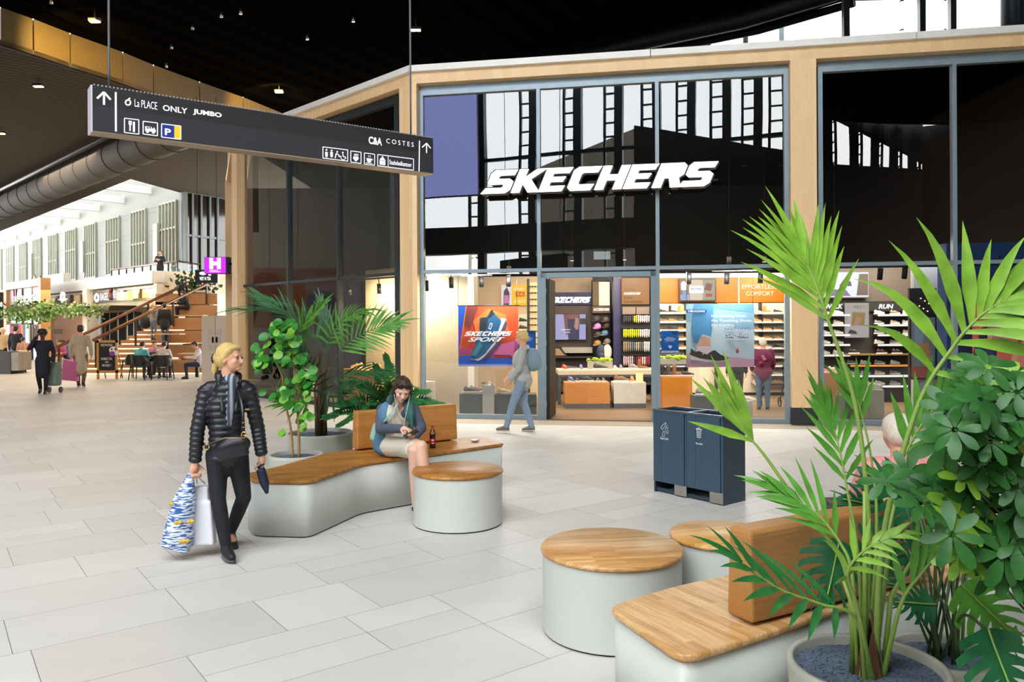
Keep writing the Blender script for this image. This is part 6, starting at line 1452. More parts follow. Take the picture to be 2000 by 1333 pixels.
# moss planter, tables, boxes in the entrance
struct(build('trim_41', wbox(1199, 1213, 536, 770, 18.9, .25), cm('#23234a')))
og = Board('city_sign', 'orange lit sign listing NEW YORK, SHANGHAI, LONDON, HOOFDDORP, DUBAI, LOS ANGELES', 'sign', 1214.5, 1268, 543, 595, 18.8, '#b06a10', .08, .55)
for i, s_ in enumerate(('NEW YORK', 'SHANGHAI', 'LONDON', 'HOOFDDORP', 'DUBAI', 'LOS ANGELES')): og.text(s_, .08, .83-.155*i, (.5, .5, .4, .6, .3, .66)[i], .085, '#fff4d8' if i == 3 else '#241206', 1.6 if i == 3 else 0, bold=.012)
sk = thing('sock_wall', 'black wall unit hung with rows of socks under the orange sign', 'shelving', at(1242, 745, 18.8)); build('back_panel', wbox(1214, 1290, 597, 752, 18.85, .08), m_black, sk)
build('panel', wbox(1216, 1241, 600, 614, 18.8, .03), cm('#6a5c54'), sk); build('panel', wbox(1243, 1268, 600, 614, 18.8, .03), cm('#6a5c54'), sk)
for r, (y0, y1, pal) in enumerate(((616, 632, ['#3a4048', '#3a4048', '#2c2c30', '#c9c22a', '#e6c8c8', '#f0e0e0', '#e8d0d4', '#ccc0c0']), (643, 661, ['#d8e020', '#c9d020', '#d8e020', '#b8c020', '#f0e0d8', '#f4ece4', '#f0d8d0']), (667, 689, ['#9a8a74', '#8a7c70', '#5a7088', '#a89880', '#6a6a70', '#e8e4e0', '#f0ece8']), (696, 716, ['#c8b0b4', '#b8a8b0', '#4a3a40', '#c03050', '#d8c8c0', '#a04060']))):
    nS = 13
    for k in range(nS):
        x = 1217+k*4.05; c = pal[min(len(pal)-1, int(k*len(pal)/nS))]; m_ = MB(); q = at(x+1.7, (y0+y1)/2, 18.75); hh = (y1-y0)/F*18.75/2*rs.uniform(.82, 1)
        m_.ball((q.x, q.y, q.z), (.02, .03, hh), 8, 6); m_.box((q.x-.017, q.y-.03, q.z+hh*.6), (q.x+.017, q.y, q.z+hh*1.05))
        o_ = build('sock_pack', m_, cm(c, .8)); tag(o_, 'pack of socks, %s row of the sock wall, %s from the left' % (ORD[r], (['first']+ORD[1:]+['eleventh', 'twelfth', 'thirteenth'])[k]), 'socks', 'socks in the %s row' % ORD[r])
    build('hanging_rail', wbox(1215, 1270, y0-2, y0-1, 18.7, .14), m_dark, sk)
Yt = 16.6; ta, tb = at(1090, 724, Yt), at(1290, 724, Yt); tt = thing('display_table', 'pale topped display table with grey steel legs inside the entrance', 'table', ((ta.x+tb.x)/2, Yt+.4, .006))
build('table_top', MB().box((ta.x, Yt, at(1100, 733, Yt).z), (tb.x, Yt+.9, ta.z)), mat('pale_top', '#c9bda4', .5), tt, bevel=.004); m_tl = mat('table_steel', '#4a4f50', .45)
zf = at(1100, 733, Yt).z; build('apron', MB().box((ta.x, Yt+.01, zf-.05), (tb.x, Yt+.06, zf)).box((ta.x, Yt+.8, zf-.05), (tb.x, Yt+.85, zf)), m_tl, tt); build('lower_shelf', MB().box((ta.x+.06, Yt+.1, .42), (tb.x, Yt+.8, .46)), m_tl, tt)
for x in (ta.x, tb.x-.06):
    for y in (Yt+.01, Yt+.82): build('leg', MB().box((x, y, .006), (x+.06, y+.06, zf-.05)), m_tl, tt)
bx1 = plinth('orange oak display box with a grey kickboard inside the entrance', 1103, 1191, 748, 795, 15.9, .5, wood('oak_box', '#c98a4c', '#bd7f42', 'XZ', .6, 2, .45, .2), name='display_box', grp='boxes inside the entrance', kick=True)
bx2 = plinth('speckled concrete display box with a grey kickboard inside the entrance', 1199, 1262, 748, 795, 15.9, .5, m_pwhite, name='display_box', grp='boxes inside the entrance', kick=True)
zt = ta.z
for lab, px, rot, col, kd, s in (('red trainer standing at the left end of the pale table', 1103, -1.3, '#c8392c', 'sneaker', 1), ('dark olive shoe beside the red trainer on the pale table', 1116, -.1, '#4a4438', 'flat', 1.1), ('lilac blue trainer facing us on the pale table', 1135, -PI/2, '#6a6aa8', 'sneaker', .95), ('large black and brown trainer in the middle of the pale table', 1172, 0, '#3c342e', 'sneaker', 1.15), ('cream slip-on facing us on the pale table', 1202, -PI/2, '#d8c4a8', 'flat', 1.1), ('grey trainer facing us on the pale table', 1213, -PI/2, '#7a7a86', 'sneaker', .85), ('grey and white trainer near the right end of the pale table', 1238, -.8, '#8a8078', 'sneaker', 1.05), ('brown ankle boot at the right end of the pale table', 1256, -.3, '#8a5a34', 'boot', .9)):
    put(lab, px, Yt+.2+rs.uniform(0, .15), zt, rot, col, kd, s=s, group='shoes on the pale table')
for lab, px, rot, col, kd, s, Z in (('blue grey trainer at the left of the oak box', 1115, -1.2, '#4a5470', 'sneaker', 1, 0), ('small black shoe beside the blue grey one on the oak box', 1128, -1.5, '#3a3430', 'flat', 1, 0), ('large black and white trainer in the middle of the oak box', 1146, -.1, '#2c2824', 'sneaker', 1.15, 0), ('brown slip-on facing us on the oak box, left of its pair', 1168, -PI/2, '#5a4a3c', 'flat', 1, 0), ('brown slip-on facing us on the oak box, right of its pair', 1179, -PI/2, '#6a5a48', 'flat', .95, 0), ('brown and orange walking shoe on the concrete box', 1214, -.1, '#7a5a38', 'sneaker', 1.2, 1), ('ochre shoe facing us on the concrete box', 1235, -PI/2, '#b87a2c', 'sneaker', 1, 1)):
    put(lab, px, 16.1, (bx1, bx2)[Z][2], rot, col, kd, s=s, group='shoes on the boxes in the entrance')
o_ = build('price_card', wbox(1242, 1256, 729, 748, 16.1, .02), cm('#e8d8a0')); tag(o_, 'cream price card standing on the concrete box', 'card')
def moss(name, label, x0, x1, y0, y1, Y, boxh):
    a = at(x0, y1, Y); b = at(x1, y0, Y); o = thing(name, label, 'planter', ((a.x+b.x)/2, Y, a.z), 0, 'moss planters'); build('box', MB().box((a.x, Y, a.z), (b.x, Y+.2, a.z+boxh)), mat('planter_concrete', '#a8a498', .7), o)
    m_ = MB(); r_ = random.Random(3)
    for i in range(int((b.x-a.x)*60)): m_.ball((r_.uniform(a.x, b.x), Y+r_.uniform(0, .2), a.z+boxh+r_.uniform(0, .05)), r_.uniform(.025, .05), 8, 5)
    build('moss', m_, mat('moss_green', '#8fae26', .9, var=.4, scale=20), o)
moss('moss_planter', 'concrete planter of bright moss on the pale table', 1149, 1197, 705, 724, Yt+.45, .2)
# right bay items
ob = plinth('orange wood box carrying dark boots behind the right window', 1293, 1352, 737, 774, 15.2, .6, mat('orange_wood', '#c9791c', .5), name='display_box', grp='boxes behind the right window')
for i, (x, r, col, kd) in enumerate(((1302, 0, '#2a2521', 'boot'), (1313, .2, '#5a4c40', 'boot'), (1325, .1, '#8a6446', 'boot'), (1342, 0, '#2a2521', 'sneaker'))): put('%s on the orange wood box, %s from the left' % (['black boot', 'dark brown boot', 'brown boot', 'black shoe'][i], ['first', 'second', 'third', 'fourth'][i]), x, 15.4, ob[2], r, col, kd, group='boots on the orange wood box')
moss('moss_planter', 'long planter of bright moss above the orange wood box', 1292, 1345, 695, 712, 17.2, .12)
a = at(1290, 712, 17.1); b = at(1348, 712, 17.1); o_ = thing('display_table', 'narrow dark table holding the long moss planter', 'table', (a.x, 17.1, .006)); build('table_top', MB().box((a.x, 17.1, a.z-.03), (b.x, 17.55, at(1300, 712, 17.2).z-.001)), m_dark, o_)
for x in (a.x, b.x-.05): build('leg', MB().box((x, 17.3, .006), (x+.05, 17.35, a.z-.03)), m_dark, o_)
m_ = plinth('grey plinth under a silver trainer low in the right window', 1356, 1398, 774, 812, 14.3, .35, m_pgrey); put('silver and brown trainer on the grey plinth in the right window', 1374, 14.45, m_[2], .05, '#8a8078', s=1.15)
m2_ = plinth('white plinth under a cream trainer, hidden partly by the palm leaf', 1400, 1470, 786, 826, 14.1, .35, m_pwhite); put('cream trainer on the white plinth in the right window', 1462, 14.2, m2_[2], -.5, '#dcd4c8')
# ---- second bay ----
Yb2 = 16.9
sw2 = shelf_wall('shoe_shelving', 'dark walk and run shoe shelving behind the second window', 1596, 1788, 590, 795, Yb2, mat('shelf_grey_brown', '#3c3733', .5))
build('header', wbox(1596, 1788, 590, 609, Yb2-.06, .08), m_black, sw2)
for s_, x0, x1 in (('WALK', 1612, 1646), ('RUN', 1716, 1745)): A = at(x0, 603.5, Yb2-.065); text('lettering', s_, Matrix.Translation(A) @ RX, cm('#ffffff', .5, 1.3), sw2, fit=(at(x1, 600, Yb2-.065).x-A.x, .1), bold=.03, shear=.2)
for (xs, ys, nme) in (((1611, 1637), (613.5, 633, 652, 671, 691), 'left block'), ((1717, 1748, 1772), (613.5, 633, 652, 671), 'right block'), ((1664, 1690, 1718, 1748), (711, 731, 751), 'lower block')):
    for r, y in enumerate(ys):
        u, v = at(xs[0]-13, y, Yb2), at(xs[-1]+14, y, Yb2)
        build('shelf', MB().box((u.x, Yb2-.24, u.z-.05), (v.x, Yb2, u.z-.03)), m_dark, sw2)
        build('price_strip', MB().box((u.x, Yb2-.245, u.z-.055), (v.x, Yb2-.24, u.z-.01)), mat('label_orange', '#c98a3c') if (nme == 'lower block' and r == 0) else m_led2, sw2)
        for c, x in enumerate(xs):
            q = at(x, y, Yb2-.12); col = rs.choice(['#e3d8c8', '#d9c4ae', '#e8e2d8', '#d6a98f', '#7d7468', '#9c9a96'])
            shoe('%s trainer, %s shelf, %s column, %s of walk and run shelving' % (cnames[col], ORD[r], ['first', 'second', 'third', 'fourth'][c], nme), q.x, q.y, q.z-.01, rs.uniform(-.15, .15), col, 'sneaker', group='trainers on the walk and run shelving', s=.82)
b_ = Board('poster', 'white walking poster in the middle of the walk and run shelving', 'poster', 1651, 1697, 592, 660, Yb2-.16, '#e4dcd8', .03, .35)
b_.poly([(.25, .35), (.8, .35), (.85, .72), (.3, .74)], '#c99a48', 'printed_picture'); b_.poly([(.35, .35), (.6, .35), (.7, .55), (.45, .62)], '#d8a890', 'printed_feet'); b_.text('WALK', .35, .84, .35, .1, '#b84a4a'); b_.text('INGS', .7, .84, .2, .1, '#e0a8a0'); b_.poly([(.1, .12), (.5, .1), (.45, .18), (.2, .24)], '#4a3a34', 'printed_shoe')
q0, q1 = at(1652, 692, Yb2-.3), at(1786, 692, Yb2-.3); build('middle_ledge', MB().box((q0.x, Yb2-.3, q0.z-.03), (q1.x, Yb2, q0.z)), mat('wood_ledge', '#8a6a48'), sw2)
for i, x in enumerate((1668, 1722, 1752)): q = at(x, 692, Yb2-.2); shoe('black trainer with white sole on the wooden ledge, %s of three' % ['left', 'middle', 'right'][i], q.x, q.y, q.z, .3, '#2a2521', s=1.0, group='black trainers on the wooden ledge')
b_ = Board('advert_screen', 'wide lit advert of white trainers above the walk sign', 'screen', 1607, 1698, 530, 583, Yb2-.1, '#3a3a3c', .05)
b_.poly([(.02, .04), (.98, .04), (.98, .96), (.02, .96)], '#d8dce8', e=.9); b_.poly([(.1, .08), (.6, .08), (.5, .3), (.2, .34)], '#8a6ab0', 'printed_shoe', e=.7); b_.poly([(.35, .45), (.62, .45), (.6, .62), (.45, .7)], '#3a3a6a', 'printed_shoe', e=.5); b_.poly([(.72, .1), (.97, .1), (.97, .9), (.78, .9)], '#7a5a48', 'printed_runner', e=.6)
for i in range(4): b_.poly([(.05, .74-.06*i), (.16, .74-.06*i), (.16, .77-.06*i), (.05, .77-.06*i)], '#3a3a42', 'printed_line', e=0)
build('dark_wall_panel', wbox(1596, 1790, 522, 590, Yb2+.02, .05), mat('taupe_panel', '#4a4038', .5), sw2)
pz = plinth('grey plinth under a white sandal behind the second window', 1650, 1686, 774, 830, 13.75, .4, m_pgrey); put('white and pink trainer on the grey plinth, second window', 1665, 13.9, pz[2], .2, '#e0c8b8', s=1.1)
pz = plinth('pale plinth under a large cream trainer behind the second window', 1697, 1727, 762, 822, 13.9, .4, m_pwhite); put('large cream trainer standing on the pale plinth, second window', 1705, 14.05, pz[2], .1, '#efe4d4', s=1.25)
pz = plinth('low wooden table edge with pink shoes at the left of the second window', 1594, 1650, 729, 736, 15.2, .5, mat('table_tan', '#b98a58')); put('pink trainer on the low wooden table, second window', 1606, 15.4, pz[2], -1, '#d04a88'); put('cream trainer on the low wooden table, second window', 1629, 15.4, pz[2], 0, '#d9cbb8')
struct(build('wall_white_brick', wbox(1786, 1842, 522, 812, 14.6, .12), mat('white_painted_brick', '#b4b6b8', .7, var=.05, scale=10, bump=.3)))
b_ = Board('poster', 'tall framed poster of bare ankles on the white brick wall', 'poster', 1777, 1829, 563, 742, 14.54, '#2a2624', .06)
b_.poly([(.06, .02), (.94, .02), (.94, .68), (.06, .68)], '#8f98a0', 'printed_picture'); b_.poly([(.15, .68), (.5, .68), (.5, .4), (.2, .4)], '#9ab4c8', 'printed_jeans'); b_.poly([(.3, .4), (.7, .4), (.8, .2), (.5, .15), (.35, .25)], '#d89a6a', 'printed_foot'); b_.poly([(.06, .02), (.94, .02), (.94, .14), (.06, .14)], '#b85a4a', 'printed_floor')
for i in range(9): build('sparkle_lamp', MB().ball(b_.M @ Vector((b_.w*(.3+.5*((i*37) % 10)/10), -.02, b_.h*(.72+.028*i))), .012, 8, 5), cm('#ffe2b0', .5, 2), b_.o)
struct(build('wall_blue', MB().prism([(at(1828, 0, 14.1).x, 14.1), (at(1846, 0, 13.9).x, 13.9), (at(2060, 0, 13.6).x, 13.6), (at(2060, 0, 13.9).x, 13.95), (at(1830, 0, 14.3).x, 14.3)], 0, 3.15), mat('blue_wall', '#17417a', .55, var=.08)))
b_ = Board('poster', 'big coral poster of a smiling woman in a red cap behind the far right glass', 'poster', 1901, 2030, 590, 752, 13.2, '#e0685a', .02, .35)
b_.poly([(.2, .45), (.55, .4), (.6, .95), (.3, 1)], '#d86a90', 'printed_glow'); b_.poly([(.45, 1), (.52, .98), (.75, .5), (.68, .5)], '#d8c0f0', 'printed_beam'); b_.poly([(0, 0), (1, 0), (1, .16), (.5, .2), (0, .12)], '#9a5a3a', 'printed_floor')
b_.poly([(.55, .1), (.95, .05), (1, .5), (.9, .66), (.74, .62), (.6, .36)], '#e8807c', 'printed_jumper'); b_.poly([(.72, .62), (.86, .6), (.9, .8), (.78, .86), (.7, .76)], '#e0a080', 'printed_face'); b_.poly([(.68, .78), (.92, .82), (.93, .92), (.74, .96)], '#d8382c', 'printed_cap'); b_.poly([(.66, .44), (.72, .4), (.74, .76), (.68, .8)], '#8a4a28', 'printed_hair'); b_.poly([(.5, .18), (.62, .2), (.7, .44), (.64, .46)], '#e0a080', 'printed_arm')
b_.text('The', .06, .82, .18, .1, '#ffffff', bold=.01); b_.text('Re', .1, .6, .2, .12, '#f8a098', bold=-.01); b_.text('RK', .35, .2, .06, .03, '#ffffff')
struct(build('wall_shop_far', MB().box((9.2, 12.9, 0), (9.4, 25.2, zS)), m_dark)); struct(build('wall_shop_side', MB().box((-2.75, 17.6, 0), (-2.6, 25, zS)), m_dark))
# ---- left face interior ----
la = LF.P(1.2, -.9, 0)
struct(build('wall_display_left', ffbox(MB(), .2, 3.6, -1.35, -1.45, 0, 3.0, LF), mat('beige_display_wall', '#a89878', .6)))
struct(build('wall_display_far', ffbox(MB(), 4.6, 7.0, -1.8, -1.9, 0, 3.0, LF), mat('grey_purple_wall', '#3a3550', .5)))
mb = ffbox(MB(), 2.0, 3.3, -.5, -1.0, .006, .78, LF); o_ = build('display_plinth', mb, mat('ochre_plinth', '#c58a3a')); tag(o_, 'ochre display plinth with golden shoes behind the left face glass', 'plinth', 'plinths behind the left face')
for i, (t, o) in enumerate(((2.2, .65), (2.6, .8), (3.0, .7))): q = LF.P(t, -o, .786); shoe('golden shoe on the ochre plinth, %s of three' % ['nearest the corner', 'middle one', 'farthest'][i], q.x, q.y, q.z, 2.3+i*.3, '#b8863c', s=1.1, group='golden shoes on the ochre plinth')
mb = ffbox(MB(), .45, .95, -.4, -.8, .006, .62, LF); o_ = build('display_plinth', mb, m_pwhite); tag(o_, 'pale display plinth with a tan shoe behind the glass by the corner pillar', 'plinth', 'plinths behind the left face')
q = LF.P(.7, -.6, .626); shoe('tan shoe on the pale plinth by the corner pillar', q.x, q.y, q.z, 2.2, '#b8905c', s=1.15)
mb = ffbox(MB(), 4.9, 5.4, -.5, -.9, .006, .7, LF); o_ = build('display_plinth', mb, m_pwhite); tag(o_, 'pale display plinth with a copper shoe behind the leafy plant', 'plinth', 'plinths behind the left face'); q = LF.P(5.1, -.7, .706); shoe('copper shoe on the plinth behind the leafy plant', q.x, q.y, q.z, 2.2, '#b07850', s=1.1)
# ---- track spotlights ----
def spotl(label, x, Y, z, tilt=0, rz=0, on=False):
    o = thing('track_spotlight', label, 'spotlight', (x, Y, z), rz, 'black track spotlights'); build('head', MB().cyl((0, 0, 0), (.0, math.sin(tilt)*.2, -.2), .045, n=16), m_black, o, local=True); build('stem', MB().cyl((0, 0, zS-z if on else .12), (0, 0, -.02), .01, n=8), m_black, o, local=True)
    if on: build('lens', MB().disc((0, math.sin(tilt)*.2, -.202), .036), emat('spot_lens', '#ffe8c0', 8), o, local=True)
for i, (px, py) in enumerate(((881, 542), (1346, 533), (1420, 533), (1486, 531), (1720, 524), (1768, 522), (1953, 512), (993, 539), (940, 540))):
    Y = gpos(px, .45); q = at(px, py, Y); spotl('black track spotlight above the glass, %s along the shop front from the left' % ['first', 'fourth', 'fifth', 'sixth', 'seventh', 'eighth', 'ninth', 'third', 'second'][i], q.x, Y, q.z, .2)
for i, (px, py, Y) in enumerate(((994, 520, 17), (1424, 502, 16.5), (1493, 494, 17), (1117, 492, 17.5), (1220, 490, 17), (1630, 505, 16))): q = at(px, py, Y); spotl('lit spotlight inside the dark shop ceiling, %s of six' % ['first', 'fourth', 'fifth', 'second', 'third', 'sixth'][i], q.x, Y, q.z, .1, 0, True)
for i, (t, o) in enumerate(((.35, .5), (1.0, .5), (1.9, .5), (3.0, .5), (3.4, .5))): q = LF.P(t, -o, zT0-.1); spotl('spotlight behind the left face glass, %s from the corner' % ORD[i].replace('top', 'first'), q.x, q.y, q.z, .2)
tk = MB(); ffbox(tk, .2, 6.8, -.47, -.53, zT0+.0, zT0+.03, LF); o_ = build('light_track', tk, m_black); tag(o_, 'black light track behind the glass of the left face', 'light track'); tk = MB(); ffbox(tk, .3, 11, -.42, -.46, zT0-.01, zT0+.02); o_ = build('light_track', tk, m_black); tag(o_, 'long black light track just behind the shop front glass', 'light track')
# ---- shop lighting ----
WL = (1, .82, .6)
light('shop_light', 'AREA', (1.2, 17.2, 3.2), 100, WL, 2.6, 3.2); light('shop_light', 'AREA', (-.6, 16.6, 3.2), 54, WL, 1.6, 2.6)
light('shop_light', 'AREA', (5.0, 16.6, 3.2), 95, WL, 3.0, 2.6); light('shop_light', 'AREA', (8.2, 15.2, 3.2), 105, (1, .9, .78), 2.2, 2.0)
light('shelf_light', 'AREA', (5.0, 17.3, 3.0), 67, WL, 3.2, .3, target=(5.0, 18.6, 1.4)); light('shelf_light', 'AREA', (7.9, 15.9, 3.0), 46, WL, 2.2, .3, target=(7.9, 16.9, 1.4)); light('shelf_light', 'AREA', (3.0, 17.6, 3.0), 37, WL, .8, .3, target=(3.0, 18.8, 1.5))
q = at(1493, 556, Yw1-.1); light('panel_spot', 'SPOT', (q.x, Yw1-.5, q.z+.55), 60, (1, .8, .5), spot=1.6, radius=.03, target=(q.x, Yw1, q.z-.05))
q = at(1240, 556, 18.7); light('panel_spot', 'SPOT', (q.x, 18.3, q.z+.5), 25, (1, .8, .5), spot=1.6, radius=.03, target=(q.x, 18.8, q.z))
q = LF.P(2.0, -.7, 2.6); light('display_light', 'AREA', q, 150, WL, 2.5, .5, target=LF.P(2.0,-1.35,1.3)); q = LF.P(.6, -.7, 2.6); light('display_light', 'AREA', q, 25, WL, .5, .5)
light('poster_fill', 'AREA', FF.P(FF.t(955), -.1, 2.66), 95, (1, .95, .88), 1.2, .12, target=(at(955,660,14.5))); light('poster_fill', 'AREA', FF.P(FF.t(1408), -.1, 2.66), 110, (1, .95, .88), 1.3, .12, target=(at(1408,660,13.72)))  # strips added between glass and posters to brighten the prints
# ---------------- plants ----------------
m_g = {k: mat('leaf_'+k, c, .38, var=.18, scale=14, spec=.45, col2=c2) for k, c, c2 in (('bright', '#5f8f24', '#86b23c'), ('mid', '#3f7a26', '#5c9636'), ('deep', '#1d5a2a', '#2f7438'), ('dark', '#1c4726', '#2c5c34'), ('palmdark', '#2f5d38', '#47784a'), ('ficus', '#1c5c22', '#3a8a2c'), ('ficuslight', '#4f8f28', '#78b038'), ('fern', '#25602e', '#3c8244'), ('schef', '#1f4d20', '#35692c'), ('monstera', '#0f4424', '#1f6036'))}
for m in m_g.values():
    m.node_tree.nodes['Principled BSDF'].inputs['Specular IOR Level'].default_value = .3
m_stalk = mat('stalk_green', '#7f9c44', .45, var=.15); m_stalkd = mat('stalk_dark', '#40582c', .5, var=.2); m_bark = mat('fibre_brown', '#5a3c22', .8, var=.5, scale=30, stretch=(4, 4, .5)); m_trunkw = mat('trunk_tan', '#a07a4c', .7, var=.25, scale=20)
m_pot = mat('pot_concrete', '#b4b4a6', .65, var=.06, scale=5); m_grav = mat('gravel_blue_grey', '#5d6b7c', .8, var=.45, scale=90, bump=.8)
def spl(pts, n):
    P = [Vector(p) for p in pts]; P = [P[0]*2-P[1]]+P+[P[-1]*2-P[-2]]; out = []
    for i in range(1, len(P)-2):
        for k in range(n):
            t = k/n; a, b, c, d = P[i-1:i+3]
            out.append(.5*((2*b)+(c-a)*t+(2*a-5*b+4*c-d)*t*t+(3*b-a-3*c+d)*t**3))
    out.append(P[-2]); return out
def blade(mb, p, d, nrm, L, W, droop, rnd, segs=6):
    """folded tapering leaflet"""
    s = d.cross(nrm).normalized(); prev = None; q = Vector(p); dd = d.normalized(); vs = []; fs = []
    tw = rnd.uniform(-.25, .25)
    for i in range(segs+1):
        t = i/segs; w = W*(.35+1.5*t if t < .3 else (1-((t-.3)/.7)**1.6))*.5+.0004
        u = nrm*(.18*w); ss = (s+nrm*tw*t).normalized()
        vs += [q-ss*w+u, q-u*.3, q+ss*w+u]
        if i: b = 3*i; fs += [(b-3, b-2, b+1, b), (b-2, b-1, b+2, b+1)]
        dd = (dd+Vector((0, 0, -droop*.28*(t+.3)))).normalized(); q = q+dd*(L/segs)
    mb._add(vs, fs, True)
def frond(name, pts, parent, m, n=15, L=.45, W=.035, start=.35, ang=.75, droop=.5, seed=1, nh=None, side=(1, 1), rr=.009, stem=None, prof=None, lift=.15):
    rnd = random.Random(seed); R = spl(pts, 12); N = len(R); mb = MB(); nh = nh or Vector((0, -.6, .8))
    for i in range(n):
        t = start+(1-start)*i/(n-1); k = min(N-2, int(t*(N-1))); p = R[k].lerp(R[k+1], t*(N-1)-k); tg = (R[min(N-1, k+2)]-R[max(0, k-1)]).normalized()
        sd = tg.cross(nh).normalized(); up = sd.cross(tg).normalized(); u = (i/(n-1)); a = ang*(1.15-.75*u); l = L*((.65+.35*math.sin(PI*min(1, u*1.3+.15))) if prof is None else prof(u))
        for q in (-1, 1):
            if rnd.random() > side[(q+1)//2]: continue
            d = tg*math.cos(a)+sd*q*math.sin(a)+up*(lift+rnd.uniform(-.12, .12)); blade(mb, p, d.normalized(), up, l*rnd.uniform(.85, 1.1), W*rnd.uniform(.85, 1.1), droop*rnd.uniform(.6, 1.3), rnd)
    blade(mb, R[-1], (R[-1]-R[-3]).normalized(), nh, L*.8, W, droop, rnd)
    o = build(name, mb, m, parent)
    build('stalk', MB().tube(R, [rr*(1-.75*i/(N-1)) for i in range(N)], 7), stem or m_stalk, o); return o
def pot(label, x, y, r, h, taper=.86, grp='round concrete plant pots'):
    o = thing('plant_pot', label, 'plant pot', (x, y, 0), 0, grp); t = .022
    build('body', MB().lathe([(0, 0), (r*taper*.96, 0), (r*taper, .02), (r, h-.03), (r, h-.006), (r-.006, h), (r-t, h), (r-t-.003, h-.01), (r-t-.004, h-.05)], (x, y, 0), 64), m_pot, o)
    g = MB(); rnd = random.Random(int(x*100)); R = r-t-.002; N = 46
    vs = []; fs = []
    for j in range(9):
        for i in range(N): a = 2*PI*i/N; vs.append((x+R*j/8*math.cos(a), y+R*j/8*math.sin(a), h-.04+rnd.uniform(-.003, .003)))
    for j in range(8):
        for i in range(N): fs.append((j*N+i, j*N+(i+1) % N, (j+1)*N+(i+1) % N, (j+1)*N+i))
    g._add(vs, fs)
    for _ in range(900 if r > .25 and y < 4 else 150):
        a = rnd.uniform(0, 2*PI); q = R*.97*math.sqrt(rnd.random()); s = rnd.uniform(.003, .006); g.ball((x+q*math.cos(a), y+q*math.sin(a), h-.038), (s, s*.8, s*.7), 5, 3)
    tag(build('gravel', g, m_grav, o), kind='stuff'); return h-.04
# --- near palm ---
PX, PY = 1.357, 2.98; hA = pot('concrete pot of the tall bright palm, nearest to us', PX, PY, .292, .44)
pa = thing('areca_palm', 'tall bright green palm in the nearest concrete pot at the lower right', 'palm', (PX, PY, hA), 0)
def px3(*l): return [at(x, y, Y) for x, y, Y in l]
B0 = (PX, PY, hA)
def bs(dx, dy=0): return (PX+dx, PY+dy, hA-.01)
frond('frond', [bs(-.02), *px3((1697, 1050, 2.97), (1672, 800, 3.0), (1617, 625, 3.02), (1590, 548, 3.05), (1568, 500, 3.08))], pa, m_g['bright'], 11, .42, .036, .6, .66, .2, 1, Vector((.25, -.95, .2)), rr=.012, lift=0)
frond('frond', [bs(.03), *px3((1725, 1050, 2.9), (1790, 800, 2.88), (1860, 680, 2.86), (1910, 622, 2.84), (1955, 590, 2.82))], pa, m_g['bright'], 9, .46, .046, .5, 1.0, .7, 2, Vector((-.2, -.9, .4)), rr=.013)
frond('frond', [bs(-.05), *px3((1650, 1110, 3.0), (1570, 1000, 3.05), (1499, 898, 3.1), (1470, 862, 3.12), (1448, 838, 3.14))], pa, m_g['bright'], 8, .36, .036, .8, .5, .1, 3, Vector((-.5, -.8, -.2)), side=(.35, 1), rr=.011, lift=0)
frond('frond', [bs(0, .03), *px3((1675, 1080, 3.05), (1655, 960, 3.1), (1635, 860, 3.15), (1612, 800, 3.2))], pa, m_g['mid'], 8, .24, .028, .55, .55, .2, 4, Vector((.1, -.9, .3)), rr=.008)
frond('frond', [bs(.04, .03), *px3((1735, 1080, 3.0), (1752, 930, 3.02), (1800, 830, 3.04), (1850, 770, 3.05))], pa, m_g['mid'], 8, .27, .032, .62, .6, .25, 5, Vector((-.3, -.9, .2)), rr=.01)
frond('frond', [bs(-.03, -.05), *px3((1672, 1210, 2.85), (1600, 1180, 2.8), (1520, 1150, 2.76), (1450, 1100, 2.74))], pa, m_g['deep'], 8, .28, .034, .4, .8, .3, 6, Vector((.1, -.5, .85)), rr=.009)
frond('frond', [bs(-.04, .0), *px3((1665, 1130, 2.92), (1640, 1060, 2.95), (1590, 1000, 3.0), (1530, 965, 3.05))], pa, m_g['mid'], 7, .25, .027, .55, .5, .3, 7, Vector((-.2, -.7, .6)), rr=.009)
frond('frond', [bs(.05, -.02), *px3((1760, 1180, 2.85), (1800, 1120, 2.82), (1850, 1060, 2.8))], pa, m_g['mid'], 6, .28, .03, .4, .5, .1, 8, Vector((-.6, -.8, .1)), side=(1, .3), rr=.01)
frond('frond', [bs(0, -.05), *px3((1672, 1180, 2.8), (1655, 1120, 2.75), (1690, 1075, 2.72), (1740, 1050, 2.7))], pa, m_g['bright'], 7, .15, .022, .45, .8, .8, 9, Vector((0, -.7, .7)), rr=.009)
frond('frond', [bs(.02, .04), *px3((1712, 1040, 3.08), (1702, 900, 3.12), (1680, 800, 3.15), (1668, 770, 3.16))], pa, m_g['mid'], 5, .22, .03, .7, .45, .15, 10, Vector((.1, -.9, .3)), rr=.008)
for i, (dx, x, y) in enumerate(((-.01, 1688, 960), (.035, 1748, 980), (.06, 1790, 1080), (-.06, 1645, 1130))): build('stalk', MB().tube([bs(dx), at((1690+x)/2, (y+1250)/2, 2.95), at(x, y, 2.98)], [.012, .009, .006], 7), m_stalk, pa)
rnd = random.Random(5)
for i in range(9):
    a = i/9*2*PI; x = PX+.05*math.cos(a); y = PY+.05*math.sin(a); mb = MB(); h_ = rnd.uniform(.1, .27)
    mb.prism([(-.026, 0), (.026, 0), (.012, h_*.8), (.004, h_), (-.014, h_*.7)], 0, .007, Matrix.Translation((x, y, hA-.01)) @ Matrix.Rotation(a+PI/2, 4, 'Z') @ Matrix.Rotation(PI/2-.15, 4, 'X')); build('sheath', mb, m_bark if i % 3 else m_stalk, pa)
